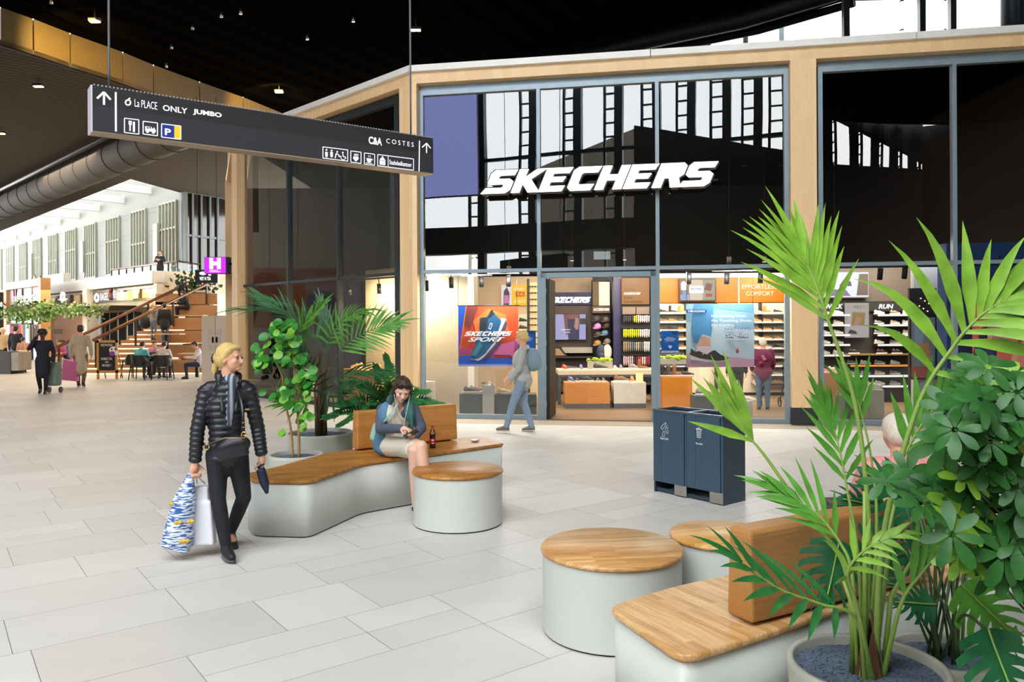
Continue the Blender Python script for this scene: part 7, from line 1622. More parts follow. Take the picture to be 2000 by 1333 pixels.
# --- monstera ---
MX, MY = 1.83, 3.30; hB = pot('smaller concrete pot of the split leaved plant, right of the nearest pot', MX, MY, .215, .35)
def monstera_leaf(c, R, r, seed, m, parent):
    rnd = random.Random(seed); mb = MB(); L = []
    def P(x, y): q = Vector((x*r, y*r, -.12*r*(x*x)+.1*r*math.sin(y*2))); return Vector(c)+R @ q
    mid = [(0, -.75+1.6*k/10) for k in range(11)]
    for sd in (-1, 1):
        for k in range(6):
            y0 = -.62+k*.24; wdt = (.72, .9, .86, .72, .52, .3)[k]; up = .18+.1*k
            for seg in range(4):
                a = seg/4; b = (seg+1)/4; ff = lambda t: .122*(1-.1*t) if t < .85 else .1
                q = [P(sd*wdt*a, y0-ff(a)*(1.12 if a < .3 else .9)+up*a*a), P(sd*wdt*b, y0-ff(b)*(1.12 if b < .3 else .9)+up*b*b), P(sd*wdt*b, y0+ff(b)*(1.15 if b < .3 else .9)+up*b*b), P(sd*wdt*a, y0+ff(a)*(1.15 if a < .3 else .9)+up*a*a)]
                mb._add(q, [(0, 1, 2, 3)], False)
    tp = [P(-.28, .68), P(.28, .68), P(.1, .98), P(0, 1.12), P(-.1, .98)]; mb._add(tp, [(0, 1, 2, 3, 4)])
    o = build('leaf', mb, m, parent); build('midrib', MB().tube([P(x, y)+R @ Vector((0, 0, .004)) for x, y in mid], .004, 5), m_stalk, o); return P(0, -.7)
mo = thing('monstera', 'plant with large split dark green leaves in the smaller right pot', 'monstera', (MX, MY, hB))
def look_R(n, up): n = Vector(n).normalized(); u = Vector(up); u = (u-n*u.dot(n)).normalized(); x = u.cross(n); return Matrix((x, u, n)).transposed()
for i, (x, y, Y, r, n, up) in enumerate(((1628, 1108, 3.12, .15, (-.1, -1, .35), (-.35, 0, -1)), (1720, 1085, 3.45, .17, (.2, -1, .5), (.4, 0, 1)), (1745, 960, 3.6, .17, (-.2, -1, .5), (-.7, 0, .6)), (1925, 1190, 3.0, .15, (0, -1, .5), (.5, 0, -.8)), (1955, 1300, 2.55, .15, (0, -1, .35), (.1, 0, -1)), (1790, 1180, 3.2, .1, (-.2, -1, 1), (-1, 0, .1)), (1890, 1060, 3.5, .15, (0, -1, .4), (.4, 0, .8)), (1790, 1060, 3.7, .15, (0, -1, .6), (-.5, 0, .5)), (1690, 985, 3.7, .13, (0, -1, .6), (-1, 0, .2)))):
    c = at(x, y, Y); b = monstera_leaf(c, look_R(n, up), r, i, m_g['monstera'] if i not in (3, 6) else m_g['mid'], mo)
    q = Vector((MX+rnd.uniform(-.05, .05), MY+rnd.uniform(-.05, .05), hB)); build('stalk', MB().tube(spl([q, q.lerp(b, .5)+Vector((0, 0, .12)), b], 6), .006, 6), m_stalkd, mo)
for i in range(12):
    q = Vector((MX+rnd.uniform(-.06, .08), MY+rnd.uniform(-.05, .05), hB)); b = at(rnd.uniform(1760, 1900), rnd.uniform(950, 1080), 3.4); build('stalk', MB().tube(spl([q, q.lerp(b, .5)+Vector((0, 0, .05)), b], 5), [.008-.004*k/10 for k in range(11)], 6), m_stalkd, mo)
# --- umbrella tree at the right edge ---
SX, SY = 1.80, 2.62; hS = pot('concrete pot of the umbrella tree at the lower right corner', SX, SY, .2, .42)
st_ = thing('umbrella_tree', 'umbrella tree with glossy finger leaves filling the right edge', 'shrub', (SX, SY, hS))
def cluster(c, n, r, k, seed, parent, m):
    rnd = random.Random(seed); mb = MB(); n = Vector(n).normalized(); x = n.orthogonal().normalized(); y = n.cross(x); off = rnd.random()*6
    for i in range(k):
        a = off+2*PI*i/k; d = (x*math.cos(a)+y*math.sin(a)+n*rnd.uniform(-.15, .25)).normalized(); s = d.cross(n).normalized(); L = r*rnd.uniform(.8, 1.1); W = L*.23; vs = []; fs = []; p = Vector(c)+d*r*.12
        for j in range(7):
            t = j/6; w = W*math.sin(PI*min(1, (t*.86+.07)))**.6*(.45+.9*t if t < .6 else 1.0); q = p+d*L*t-n*L*.22*t*t; vs += [q-s*w+n*.08*w, q-n*.02*w, q+s*w+n*.08*w]
            if j: b = 3*j; fs += [(b-3, b-2, b+1, b), (b-2, b-1, b+2, b+1)]
        mb._add(vs, fs, True)
    return build('leaf_cluster', mb, m, parent)
rnd = random.Random(21); pos = []
for _ in range(62):
    for _t in range(30):
        x = rnd.uniform(1845, 2060); y = rnd.uniform(715, 1120)
        if x < 1880 and y < 800: continue
        if all((x-a)**2+(y-b)**2 > 27**2 for a, b in pos): break
    pos.append((x, y))
pos += [(1771, 928), (1850, 955), (1730, 940), (1800, 985), (1895, 1085), (1915, 780), (1858, 800), (1925, 865), (1982, 1065), (1790, 945), (1870, 1010)]
for i, (x, y) in enumerate(pos):
    Y = rnd.uniform(2.38, 2.85); c = at(x, y, Y); n = Vector((rnd.uniform(-.5, .4), -rnd.uniform(.35, 1), rnd.uniform(.3, 1))); cluster(c, n, rnd.uniform(.075, .105), rnd.randint(7, 9), i, st_, m_g['schef'] if i % 6 else m_g['bright'])
    if i % 2 == 0: build('twig', MB().tube([c, c.lerp(Vector((SX+.02, SY+.05, max(.75, c.z-.3))), .55), Vector((SX+rnd.uniform(-.02, .08), SY+.03, max(.7, c.z-.35)))], [.0025, .004, .006], 5), m_stalkd, st_)
tr = [(SX-.03, SY, hS-.01), (SX-.01, SY+.02, .7), (SX+.0, SY, .95), (SX+.06, SY+.05, 1.3), (SX+.05, SY+.05, 1.6)]; build('trunk', MB().tube(spl(tr, 5), [.036-.022*k/20 for k in range(21)], 10), m_trunkw, st_)
for i, (x, y) in enumerate(((1860, 960), (1930, 850), (1990, 780))): q = at(x, y, 2.7); build('branch', MB().tube(spl([(SX, SY, .85), q.lerp(Vector((SX, SY, 1.0)), .4), q], 5), [.016, .015, .014, .013, .012, .01, .009, .008, .007, .006, .005], 7), m_trunkw, st_)
# --- left palm ---
c = fl(626, 846, .55); LX, LY = c.x, c.y; hL_ = pot('wide concrete pot of the tall palm behind the long bench', LX, LY, .36, .56, .9)
lp = thing('areca_palm', 'dark tall palm with brown canes behind the left backrest', 'palm', (LX, LY, hL_))
def lb(dx, dy=0): return (LX+dx, LY+dy, hL_-.01)
for i, (pts, m, n, L, st0, an, dr, nh) in enumerate((
    ([(622, 740, 8.6), (600, 650, 8.5), (545, 610, 8.4), (480, 605, 8.3)], 'palmdark', 15, .5, .45, .45, .5, (0, -.3, .95)),
    ([(628, 730, 8.6), (618, 660, 8.6), (560, 610, 8.7), (512, 585, 8.8)], 'palmdark', 12, .42, .5, .6, .2, (0, -.6, .8)),
    ([(630, 740, 8.5), (590, 665, 8.2), (590, 640, 8.1), (620, 605, 8.0)], 'mid', 10, .34, .45, .5, .1, (.2, -.8, .5)),
    ([(640, 740, 8.6), (675, 675, 8.6), (725, 645, 8.6), (765, 632, 8.6)], 'mid', 16, .42, .45, .85, .25, (0, -.9, .4)),
    ([(634, 730, 8.7), (645, 660, 8.7), (675, 622, 8.7), (715, 608, 8.7)], 'mid', 14, .36, .45, .9, .9, (0, -.5, .9)),
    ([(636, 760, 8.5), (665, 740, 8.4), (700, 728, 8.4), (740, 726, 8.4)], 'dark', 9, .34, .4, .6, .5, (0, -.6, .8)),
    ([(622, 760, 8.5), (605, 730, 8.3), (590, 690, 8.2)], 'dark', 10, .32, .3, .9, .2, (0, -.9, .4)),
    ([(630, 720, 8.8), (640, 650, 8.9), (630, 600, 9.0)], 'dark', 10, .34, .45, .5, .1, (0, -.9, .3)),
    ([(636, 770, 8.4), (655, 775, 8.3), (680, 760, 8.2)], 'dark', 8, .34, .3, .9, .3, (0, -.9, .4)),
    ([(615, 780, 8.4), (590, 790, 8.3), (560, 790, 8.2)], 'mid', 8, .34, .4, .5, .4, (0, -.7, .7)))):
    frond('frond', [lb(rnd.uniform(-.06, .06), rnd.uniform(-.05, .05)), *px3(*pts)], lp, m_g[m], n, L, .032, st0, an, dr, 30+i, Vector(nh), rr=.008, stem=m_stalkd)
for i in range(13):
    a = i*2.4; x = LX+.06*math.cos(a)*(.4+.6*(i % 3)/2); y = LY+.07*math.sin(a); h_ = rnd.uniform(.35, 1.0); build('cane', MB().tube([(x, y, hL_-.01), (x*1.0+rnd.uniform(-.02, .02), y, hL_+h_*.6), (x+rnd.uniform(-.04, .04), y, hL_+h_)], [.016, .014, .009], 7), m_bark, lp)
# --- leafy plant in the small pot ---
c = fl(578, 888, .47); QX, QY = c.x, c.y; hQ = pot('small concrete pot with two thin trunks at the left end of the long bench', QX, QY, .262, .475, .9)
fp = thing('round_leaved_plant', 'plant with two thin trunks and glossy round leaves beside the long bench', 'shrub', (QX, QY, hQ))
stems = [[(QX-.03, QY, hQ-.01), *px3((568, 840, QY), (556, 780, QY), (551, 735, QY-.05), (535, 700, QY-.1))], [(QX+.03, QY, hQ-.01), *px3((583, 830, QY), (577, 760, QY), (572, 700, QY), (560, 650, QY+.05))]]
for s_ in stems: build('trunk', MB().tube(spl(s_, 5), [.015-.009*k/20 for k in range(21)], 8), m_trunkw, fp)
def rleaf(mb, c, n, r):
    n = Vector(n).normalized(); x = n.orthogonal().normalized(); y = n.cross(x); c = Vector(c); vs = [c-n*r*.12]; k = 12
    for j in range(k): a = 2*PI*j/k; rr = r*(1+.12*math.cos(a)); vs.append(c+x*rr*math.cos(a)+y*rr*math.sin(a)*.85+n*.08*r*math.sin(2*a))
    mb._add(vs, [(0, j+1, (j+1) % k+1) for j in range(k)], True)
for i, (x, y, sx, sy, n) in enumerate(((560, 655, 32, 24, 44), (540, 640, 16, 14, 9), (513, 700, 18, 16, 20), (508, 710, 12, 10, 7), (585, 740, 28, 26, 40), (548, 770, 20, 14, 14), (600, 735, 14, 12, 8), (575, 790, 14, 12, 8), (598, 808, 14, 14, 5), (560, 700, 14, 12, 6), (567, 690, 26, 20, 26), (590, 825, 4, 12, 3), (551, 847, 3, 3, 2))):
    for j in range(n):
        q = at(rnd.gauss(x, sx*.55), rnd.gauss(y, sy*.6), QY+rnd.gauss(0, .1)); mb = MB(); rleaf(mb, q, (rnd.uniform(-.7, .7), -1, rnd.uniform(-.1, .9)), rnd.uniform(.032, .052)); build('leaf', mb, m_g['ficuslight' if (j % 4 == 0 or i in (3, 11, 12)) else 'ficus'], fp) if i < 12 and j % 3 == 0 and i in (0, 4, 2) else None
        if not (i < 12 and j % 3 == 0 and i in (0, 4, 2)):
            (LFB := globals().setdefault('LFB_', {})).setdefault('ficuslight' if (j % 4 == 0 or i in (3, 11, 12)) else 'ficus', MB())._add(mb.v, mb.f, True)
for k, mb in LFB_.items(): tag(build('leaves', mb, m_g[k], fp), kind='stuff')
tw = MB()
for i in range(26): a = stems[i % 2][2+i % 3]; tw.tube([a, at(rnd.uniform(505, 610), rnd.uniform(650, 800), QY+rnd.uniform(-.1, .1))], [.004, .002], 5)
build('twigs', tw, m_stalkd, fp)
# --- ferns behind the backrest ---
fx, fy = at(770, 800, 8.9).x, 8.75; hF = pot('concrete pot of the fern hidden behind the left backrest', fx, fy, .3, .5, .9)
fe = thing('fern', 'bushy dark fern spilling over the top of the left backrest', 'fern', (fx, fy, hF))
for i, (x, y, Y, L) in enumerate(((640, 815, 8.3, .13), (668, 790, 8.35, .13), (690, 750, 8.5, .12), (712, 765, 8.4, .13), (735, 720, 8.6, .12), (745, 760, 8.4, .13), (700, 812, 8.25, .12), (770, 750, 8.5, .12), (800, 760, 8.6, .12), (833, 766, 8.6, .1), (862, 790, 8.6, .1), (845, 798, 8.5, .1), (820, 785, 8.4, .11), (665, 830, 8.25, .1), (725, 790, 8.3, .13), (755, 700, 8.8, .1))):
    tip = at(x, y, Y); b = Vector((fx+rnd.uniform(-.08, .08), fy, hF)); midp = b.lerp(tip, .55)+Vector((0, 0, .18)); frond('frond', [b, midp, tip], fe, m_g['fern'], 20, L, .038, .2, 1.2, .15, 60+i, Vector((0, -.8, .6)), rr=.004, stem=m_stalkd)
# ---------------- near people ----------------
PF = lambda x, y, Y: at(x, y, Y)
def loc(H, p):   # world point -> joint tuple
    d = Vector(p)-H[0]; return (d.dot(H[1])/H[3], d.dot(H[2])/H[3], d.z/H[3])
def frame(base, yaw, h):
    r = Matrix.Rotation(yaw, 3, 'Z'); return (Vector(base), r @ Vector((1, 0, 0)), r @ Vector((0, -1, 0)), h)
# walking woman: looks to the picture right while walking towards us
wy = fl(445, 1085).y; wb = Vector((fl(447, 1085).x, wy, 0)); WH = 1.60; yaw = .62
Fm = frame((at(425, 1000, wy).x, wy+.03, 0), yaw, WH)
def wj(x, y, dY=0): return loc(Fm, at(x, y, wy+dY))
m_puf = cloth('black_puffer_near', '#181b20', .42, bump=.15, spec=.5); m_leg = cloth('black_leggings', '#15171c', .8)
Jw = dict(pelvis=wj(442, 880), chest=wj(440, 800), neck=wj(447, 735), head=wj(450, 700, -.01), shl=wj(486, 762, .06), shr=wj(402, 765, -.05), ell=wj(503, 835, .1), wrl=wj(511, 888, .06), elr=wj(386, 838, -.1), wrr=wj(381, 902, -.12),
          hil=wj(463, 890, .03), hir=wj(424, 888, -.03), knl=wj(476, 972, .05), anl=wj(449, 1042, .28), knr=wj(426, 975, -.08), anr=wj(442, 1070, -.1))
W_ = Human('person', 'blonde woman in a black quilted jacket walking with bags, looking aside', (wb.x, wb.y, 0), WH, yaw, {}, (.75, .0, 0), None, 'light', .0065)
W_.loc = Fm[0]; W_.J = {k: W_.pt(v) for k, v in {**J0, **Jw}.items()}
dn = Vector((0, 0, -1))
W_.body(dict(d=Vector((.05, 0, -1)), palm=Vector((-.9, -.2, 0)), curl=1.15), dict(d=Vector((-.05, -.1, -1)), palm=Vector((.8, -.5, 0)), curl=1.3), far=False)
W_.hair(HAIR['blond'], 'short', [('e', W_.hd(0, -.06, .0), (.03*WH, .03*WH, .03*WH), W_.H), ('c', W_.hd(0, -.075, -.01), .017*WH, W_.hd(.004, -.085, -.06), .016*WH), ('c', W_.hd(.004, -.085, -.06), .016*WH, W_.hd(.01, -.075, -.115), .006*WH), ('c', W_.hd(.035, .01, .035), .02*WH, W_.hd(.045, -.01, .0), .012*WH), ('c', W_.hd(-.035, .01, .035), .02*WH, W_.hd(-.045, -.01, .0), .012*WH)])
sc_m = MB()
for k in range(9): a = k/9*2*PI; sc_m.ball(W_.hd(.016*math.cos(a), -.082, -.003+.016*math.sin(a)), .0105*WH, 8, 6)
build('scrunchie', sc_m, mat('scrunchie_black', '#101114', .5), W_.root)
def puffer(H, k=1.0, rows=9, hem=.05, m=None, arms=True, fat=1.0):
    J = H.J; h = H.h; P = []
    a = J['pelvis']-H.Z*hem*h; b = J['neck']-H.Z*.01*h
    for i in range(rows):
        t = (i+.4)/rows; c = a.lerp(J['chest'], min(1, t/.62)) if t < .62 else J['chest'].lerp(b, (t-.62)/.38)
        w = (.094, .089, .084, .082, .085, .092, .097, .094, .075, .058)[min(9, int(t*10))]*k*fat; P.append(('e', c, (w*h, .072*h*k*fat, .6*h/rows*.72), H.B))
    P += [('c', a, .066*h*k*fat, J['chest'], .07*h*k*fat)]
    P.append(('c', J['shl'].lerp(J['neck'], .2), .036*h*k, J['shr'].lerp(J['neck'], .2), .036*h*k))
    P.append(('c', J['shl'].lerp(J['chest'], .12), .041*h*k, J['shr'].lerp(J['chest'], .12), .041*h*k))
    if arms:
        for q in 'lr':
            S, E, Wr = J['sh'+q], J['el'+q], J['wr'+q]
            for i in range(13):
                t = i/12; c = S.lerp(E, t*2) if t < .5 else E.lerp(Wr, (t-.5)*2*.94); r = (.0405-.01*t)*h*k; dr = ((E-S) if t < .5 else (Wr-E)).normalized(); P.append(('e', c, (r, r, .019*h), dr.to_track_quat('Z', 'Y').to_matrix()))
            P += [('c', S, .036*h*k, E, .032*h*k), ('c', E, .031*h*k, E.lerp(Wr, .93), .025*h*k)]
    return P
jk = W_.wear('quilted_jacket', puffer(W_, 1.0, 13, .045, None, True, .98), m_puf, .0065, 1)
W_.wear('hood', [('c', W_.J['neck']+W_.L*.03*WH-W_.Fw*.03*WH, .03*WH, W_.J['neck']-W_.L*.03*WH-W_.Fw*.03*WH, .03*WH), ('c', W_.J['neck']+W_.L*.045*WH, .018*WH, W_.J['chest']+W_.L*.03*WH+W_.Fw*.07*WH, .012*WH), ('c', W_.J['neck']-W_.L*.045*WH, .018*WH, W_.J['chest']-W_.L*.03*WH+W_.Fw*.07*WH, .012*WH)], m_puf, .009, 2)
W_.wear('striped_top', [('c', W_.J['neck']+W_.Fw*.035*WH-W_.Z*.02*WH, .036*WH, W_.J['chest']+W_.Fw*.052*WH-W_.Z*.03*WH, .022*WH), ('c', W_.J['chest']+W_.Fw*.052*WH-W_.Z*.03*WH, .022*WH, W_.J['chest']+W_.Fw*.054*WH-W_.Z*.07*WH, .018*WH), ('e', W_.J['neck']+W_.Fw*.01*WH-W_.Z*.01*WH, (.036*WH, .036*WH, .02*WH), W_.B)], ribbed('grey_striped_knit', '#4a505c', '#a8adb8', 0, 8, .8), .009, 2)
W_.wear('leggings', W_.leg('l', 1.0, 1.25)+W_.leg('r', 1.0, 1.25)+[('e', W_.J['pelvis'], (.08*WH, .066*WH, .07*WH), W_.B), ('c', W_.J['pelvis']-W_.Z*.02*WH, .06*WH, W_.J['pelvis']-W_.Z*.07*WH, .058*WH)], m_leg, .009, 2)
W_.shoes(m_shoeblk, mat('sole_dark_grey', '#5a5c5c', .6), 1.05)
build('earring', MB().ball(W_.hd(-.05, -.004, -.03), .003*WH, 8, 6), m_steel, W_.root)
# cross-body bag, shopping bags, umbrella
bc = at(452, 872, wy-.2); bg = thing('cross_body_bag', 'black leather cross-body bag with gold rings on the walking woman', 'bag', bc)
m_lthr = mat('black_leather', '#17191e', .3, var=.2, bump=.1)
R_ = Matrix.Rotation(.42, 3, 'Y').inverted(); link_mesh('bag', blob([('e', bc+Vector((0, 0, -.01)), (.15, .045, .085), Matrix.Rotation(-.3, 3, 'Y')), ('b', bc+Vector((.01, 0, -.04)), (.22, .06, .1), Matrix.Rotation(-.25, 3, 'Y'))], .008, 6), m_lthr, bg)
build('zip', MB().tube([at(405, 868, wy-.245), at(440, 856, wy-.25), at(480, 855, wy-.24)], .003, 6), mat('zip_brass', '#b89a5c', .3, metal=.8), bg)
build('strap', MB().tube(spl([at(404, 876, wy-.16), at(392, 852, wy-.0), at(405, 800, wy+.1), at(430, 752, wy+.07), at(462, 762, wy-.06), at(473, 800, wy-.17), at(476, 850, wy-.2)], 8), .0125, 8, sx=.5), m_lthr, bg)
g_ = MB()
for x, y in ((476, 850), (404, 873)): q = at(x, y, wy-.23); g_.tube([q+Vector((.018*math.cos(a/10*2*PI), 0, .022*math.sin(a/10*2*PI))) for a in range(11)], .005, 6)
for y in (826, 835): g_.cbox(at(477, y, wy-.215), (.03, .01, .006))
g_.cbox(at(483, 800, wy-.2), (.03, .012, .014)); build('buckle', g_, mat('gold_metal', '#c8a868', .25, metal=.9), bg)
wr = W_.J['wrr']+Vector((0, -.01, -.1))
sb = thing('shopping_bag', 'blue and yellow patterned shopping bag in the walking woman\'s hand', 'bag', (wr.x-.1, wr.y, wr.z-.75))
mp = mat('blue_pattern', '#2f62a8', .45, var=.1, scale=4, col2='#dfe8f0', contrast=.04, detail=2, stretch=(4, 4, 26))
zt_ = wr.z
def bagmesh(c, top, w, d, m, vox=.011): return blob([('c', c+Vector((0, 0, w*.42)), w*.44, c+Vector((0, 0, w*1.05)), w*.40), ('c', c+Vector((0, 0, w*1.05)), w*.40, top, .022)], vox, 8)
cbg = at(345, 1050, wy-.15); me = blob([('e', at(349, 1045, wy-.13), (.115, .085, .12), None), ('c', at(350, 1030, wy-.13), .1, at(360, 980, wy-.13), .085), ('c', at(360, 980, wy-.13), .085, at(372, 930, wy-.13), .028), ('b', at(346, 1062, wy-.13), (.2, .12, .08), Matrix.Rotation(.3, 3, 'Y'))], .01, 6); link_mesh('bag', me, mp, sb)
yl = MB()
for i in range(8): x = 335+i*5.2+(i % 3)*4; y = 985+(i*37) % 75; c = at(x, y, wy-.235+.05*abs((y-1040)/60)); yl.ball(c, (.02, .012, .016), 8, 5)
build('yellow_motifs', yl, mat('yellow_motif', '#c9a83c', .5), sb)
for dx in (-1, 1): build('handle', MB().tube([at(368+dx*5, 942, wy-.13), wr], .006, 6), mp, sb)
wbag = thing('shopping_bag', 'plain white shopping bag in the walking woman\'s hand', 'bag', at(392, 1064, wy-.05)); q = at(374, 1062, wy-.04)
link_mesh('bag', blob([('b', at(396, 1022, wy-.04), (.17, .08, .33), Matrix.Rotation(-.06, 3, 'Y')), ('b', at(392, 975, wy-.04), (.13, .06, .2), None)], .009, 6), mat('white_carrier', '#e4e4ea', .5, bump=.2), wbag)
build('handle', MB().tube([at(385, 945, wy-.05), wr+Vector((.01, 0, 0)), at(400, 945, wy-.05)], .005, 6), mat('white_carrier', '#e4e4ea'), wbag)
hl = W_.J['wrl']+Vector((.0, -.01, -.1)); um = thing('folded_umbrella', 'folded navy umbrella hanging from the walking woman\'s left hand', 'umbrella', at(515, 962, wy+.05))
build('handle', MB().cyl(hl+Vector((0, 0, .06)), hl+Vector((.005, 0, -.06)), .013, n=12), m_black, um)
uc = at(511, 925, wy+.05); me = blob([('c', hl+Vector((.005, 0, -.07)), .014, at(510, 920, wy+.05), .034), ('c', at(510, 920, wy+.05), .036, at(517, 945, wy+.05), .036), ('c', at(517, 945, wy+.05), .036, at(521, 962, wy+.05), .016)], .006, 3); link_mesh('canopy', me, cloth('navy_umbrella', '#141d36', .5), um)
build('strap', MB().cyl(at(508, 908, wy+.045), at(511, 912, wy+.045), .03, n=12), mat('strap_navy', '#0d1424', .5), um)

# seated woman on the long bench
SY_ = 7.42; SH = 1.60; sx0 = at(762, 880, SY_)
Fs = frame((sx0.x, SY_, ZT-.285*SH), .35, SH)
def sj(x, y, dY=0): return loc(Fs, at(x, y, SY_+dY))
Js = dict(pelvis=sj(768, 862, .1), chest=sj(775, 814, .03), neck=sj(781, 783, -.02), head=sj(786, 762, -.13), shl=sj(806, 800, -.04), shr=sj(748, 801, .05), elr=sj(743, 838, -.04), wrr=sj(783, 838, -.3), ell=sj(823, 836, -.08), wrl=sj(812, 851, -.26),
          hil=sj(788, 872, .02), hir=sj(760, 872, .05), knl=sj(809, 880, -.36), knr=sj(823, 873, -.38), anl=sj(811, 955, -.25), anr=sj(835, 952, -.42))
S_ = Human('person', 'woman with green-tipped hair seated on the long bench, looking at a phone', (sx0.x, SY_, ZT), SH, .35, {}, (-.1, .5, .1), None, 'pale', .0065)
S_.loc = Fs[0]; S_.J = {k: S_.pt(v) for k, v in {**J0, **Js}.items()}
for q in 'lr':
    z = S_.J['an'+q]; z.z = .07
S_.body(dict(d=Vector((-.75, -.55, .05)), palm=Vector((0, -.3, 1)), curl=.7), dict(d=Vector((.8, -.5, .0)), palm=Vector((.2, -.3, -1)), curl=1.0), far=False, extra=S_.leg('l', 1.0)+S_.leg('r', 1.0))
hh = SH; hd_ = S_.hd
m_hairg = mat('hair_teal', '#1f5a52', .4, stretch=(40, 40, 3), var=.45, bump=.5)
S_.hair(HAIR['brown'], 'short', [('c', hd_(.04, -.01, .02), .02*hh, hd_(.052, -.005, -.06), .016*hh), ('c', hd_(-.04, -.01, .02), .02*hh, hd_(-.05, -.01, -.06), .02*hh), ('c', hd_(0, .01, .055), .025*hh, hd_(0, -.04, .03), .04*hh)])
link_mesh('hair_ends', blob([('c', hd_(-.05, -.01, -.04), .02*hh, hd_(-.055, .0, -.1), .012*hh), ('c', hd_(.05, .0, -.05), .02*hh, at(803, 812, SY_-.16), .022*hh), ('c', at(803, 812, SY_-.16), .022*hh, at(805, 838, SY_-.2), .008*hh), ('c', hd_(.03, .02, -.07), .014*hh, at(797, 818, SY_-.17), .014*hh)], .008, 2), m_hairg, S_.root)
gl = MB()
for x in (-.022, .022):
    gl.tube([hd_(x+.017*math.cos(a/12*2*PI), .045+.004*math.sin(a/12*2*PI), .048+.016*math.sin(a/12*2*PI)) for a in range(13)], .0026*hh, 6)
    gl.ball(hd_(x, .046, .048), (.014*hh, .005*hh, .013*hh), 12, 6, S_.H)
gl.cyl(hd_(-.006, .05, .05), hd_(.006, .05, .05), .002*hh); [gl.cyl(hd_(x, .042, .05), hd_(x*1.15, -.02, .03), .002*hh) for x in (-.04, .04)]
sgl = thing('sunglasses', 'dark sunglasses pushed up on the seated woman\'s hair', 'sunglasses', hd_(0, .05, .04)); build('frame', gl, mat('tortoise_dark', '#2a1a16', .2), sgl)
m_dress = ribbed('ribbed_cream_dress', '#cfc5b0', '#ded5c4', .9, 14, .85)
kn = (S_.J['knl']+S_.J['knr'])/2
S_.wear('dress', [('e', S_.J['chest'], (.085*hh, .062*hh, .1*hh), S_.B), ('e', S_.J['pelvis'].lerp(S_.J['chest'], .45), (.078*hh, .062*hh, .08*hh), S_.B), ('e', S_.J['pelvis'], (.098*hh, .085*hh, .07*hh), S_.B),
    ('c', S_.J['hil'], .066*hh, S_.J['knl'].lerp(S_.J['hil'], .22), .052*hh), ('c', S_.J['hir'], .066*hh, S_.J['knr'].lerp(S_.J['hir'], .22), .052*hh), ('c', (S_.J['hil']+S_.J['hir'])/2, .06*hh, kn.lerp((S_.J['hil']+S_.J['hir'])/2, .25)-Vector((0, 0, .025)), .05*hh)], m_dress, .009, 3)
m_hood = cloth('blue_grey_sweat', '#4e5566'); m_den = cloth('denim', '#4d7590', var=.3, scale=12)
S_.wear('hoodie', S_.arm('l', 1.2, 1.25)+S_.arm('r', 1.2, 1.25)+[('c', S_.J['shr'], .04*hh, S_.J['chest'].lerp(S_.J['shr'], .5), .04*hh), ('c', S_.J['shl'], .04*hh, S_.J['chest'].lerp(S_.J['shl'], .5), .036*hh), ('c', S_.J['neck']-S_.Fw*.045*hh+S_.L*.03*hh, .03*hh, S_.J['neck']-S_.Fw*.045*hh-S_.L*.04*hh, .034*hh), ('c', S_.J['neck']-S_.Fw*.04*hh, .03*hh, S_.J['shr'], .034*hh)], m_hood, .009, 2)
S_.wear('denim_vest', [('e', S_.J['chest']-S_.Fw*.022*hh-S_.L*.02*hh, (.1*hh, .066*hh, .1*hh), S_.B), ('c', S_.J['chest']-S_.L*.075*hh, .036*hh, S_.J['pelvis']-S_.L*.085*hh-S_.Z*.03*hh, .04*hh), ('c', S_.J['pelvis']-S_.L*.085*hh-S_.Z*.03*hh, .04*hh, S_.J['pelvis']-S_.L*.06*hh+S_.Fw*.03*hh-S_.Z*.05*hh, .035*hh), ('c', S_.J['chest']-S_.Fw*.03*hh, .07*hh, S_.J['pelvis']-S_.Fw*.035*hh, .075*hh), ('c', S_.J['chest']+S_.L*.08*hh-S_.Fw*.01*hh, .03*hh, S_.J['pelvis']+S_.L*.085*hh, .03*hh)], m_den, .009, 2)
for q in 'lr': S_.wear('shoe', [('c', S_.J['an'+q]-S_.Z*.02, .038, S_.J['an'+q]+S_.Fw*.13-S_.Z*.035, .033)], m_shoeblk, .012)
ph = thing('phone', 'dark phone held by the seated woman', 'phone', (S_.J['wrl']+S_.J['wrr'])/2); q = at(803, 848, SY_-.37)
build('case', MB().cbox((0, 0, 0), (.14, .075, .009), Matrix.Translation(q) @ Matrix.Rotation(-.5, 4, 'Y') @ Matrix.Rotation(-.6, 4, 'X')), mat('phone_green_black', '#1c2a2c', .25), ph, bevel=.004)
cb = MB().tube(spl([hd_(-.05, 0, -.02), at(780, 812, SY_-.16), at(790, 822, SY_-.2), at(786, 846, SY_-.32), at(795, 848, SY_-.36)], 6), .0028, 6); cb.tube(spl([hd_(.05, .0, -.02), at(796, 795, SY_-.2), at(790, 822, SY_-.2)], 6), .0028, 6)
ea = thing('earphones', 'white wired earphones running from her ears to the phone', 'earphones', at(790, 822, SY_-.2)); build('cable', cb, mat('cable_white', '#d8d8d0', .5), ea)
bp_ = thing('shoulder_bag', 'pale green bag behind the seated woman\'s right side', 'bag', at(735, 868, SY_+.12)); link_mesh('bag', blob([('c', at(733, 855, SY_+.13), .055, at(737, 835, SY_+.14), .05)], .01, 3), cloth('pale_green', '#8fb8a8'), bp_)
build('strap', MB().tube(spl([at(741, 835, SY_+.05), at(758, 815, SY_-.12), at(778, 788, SY_-.09)], 6), .014, 8, sx=.4), cloth('pale_green', '#8fb8a8'), bp_)

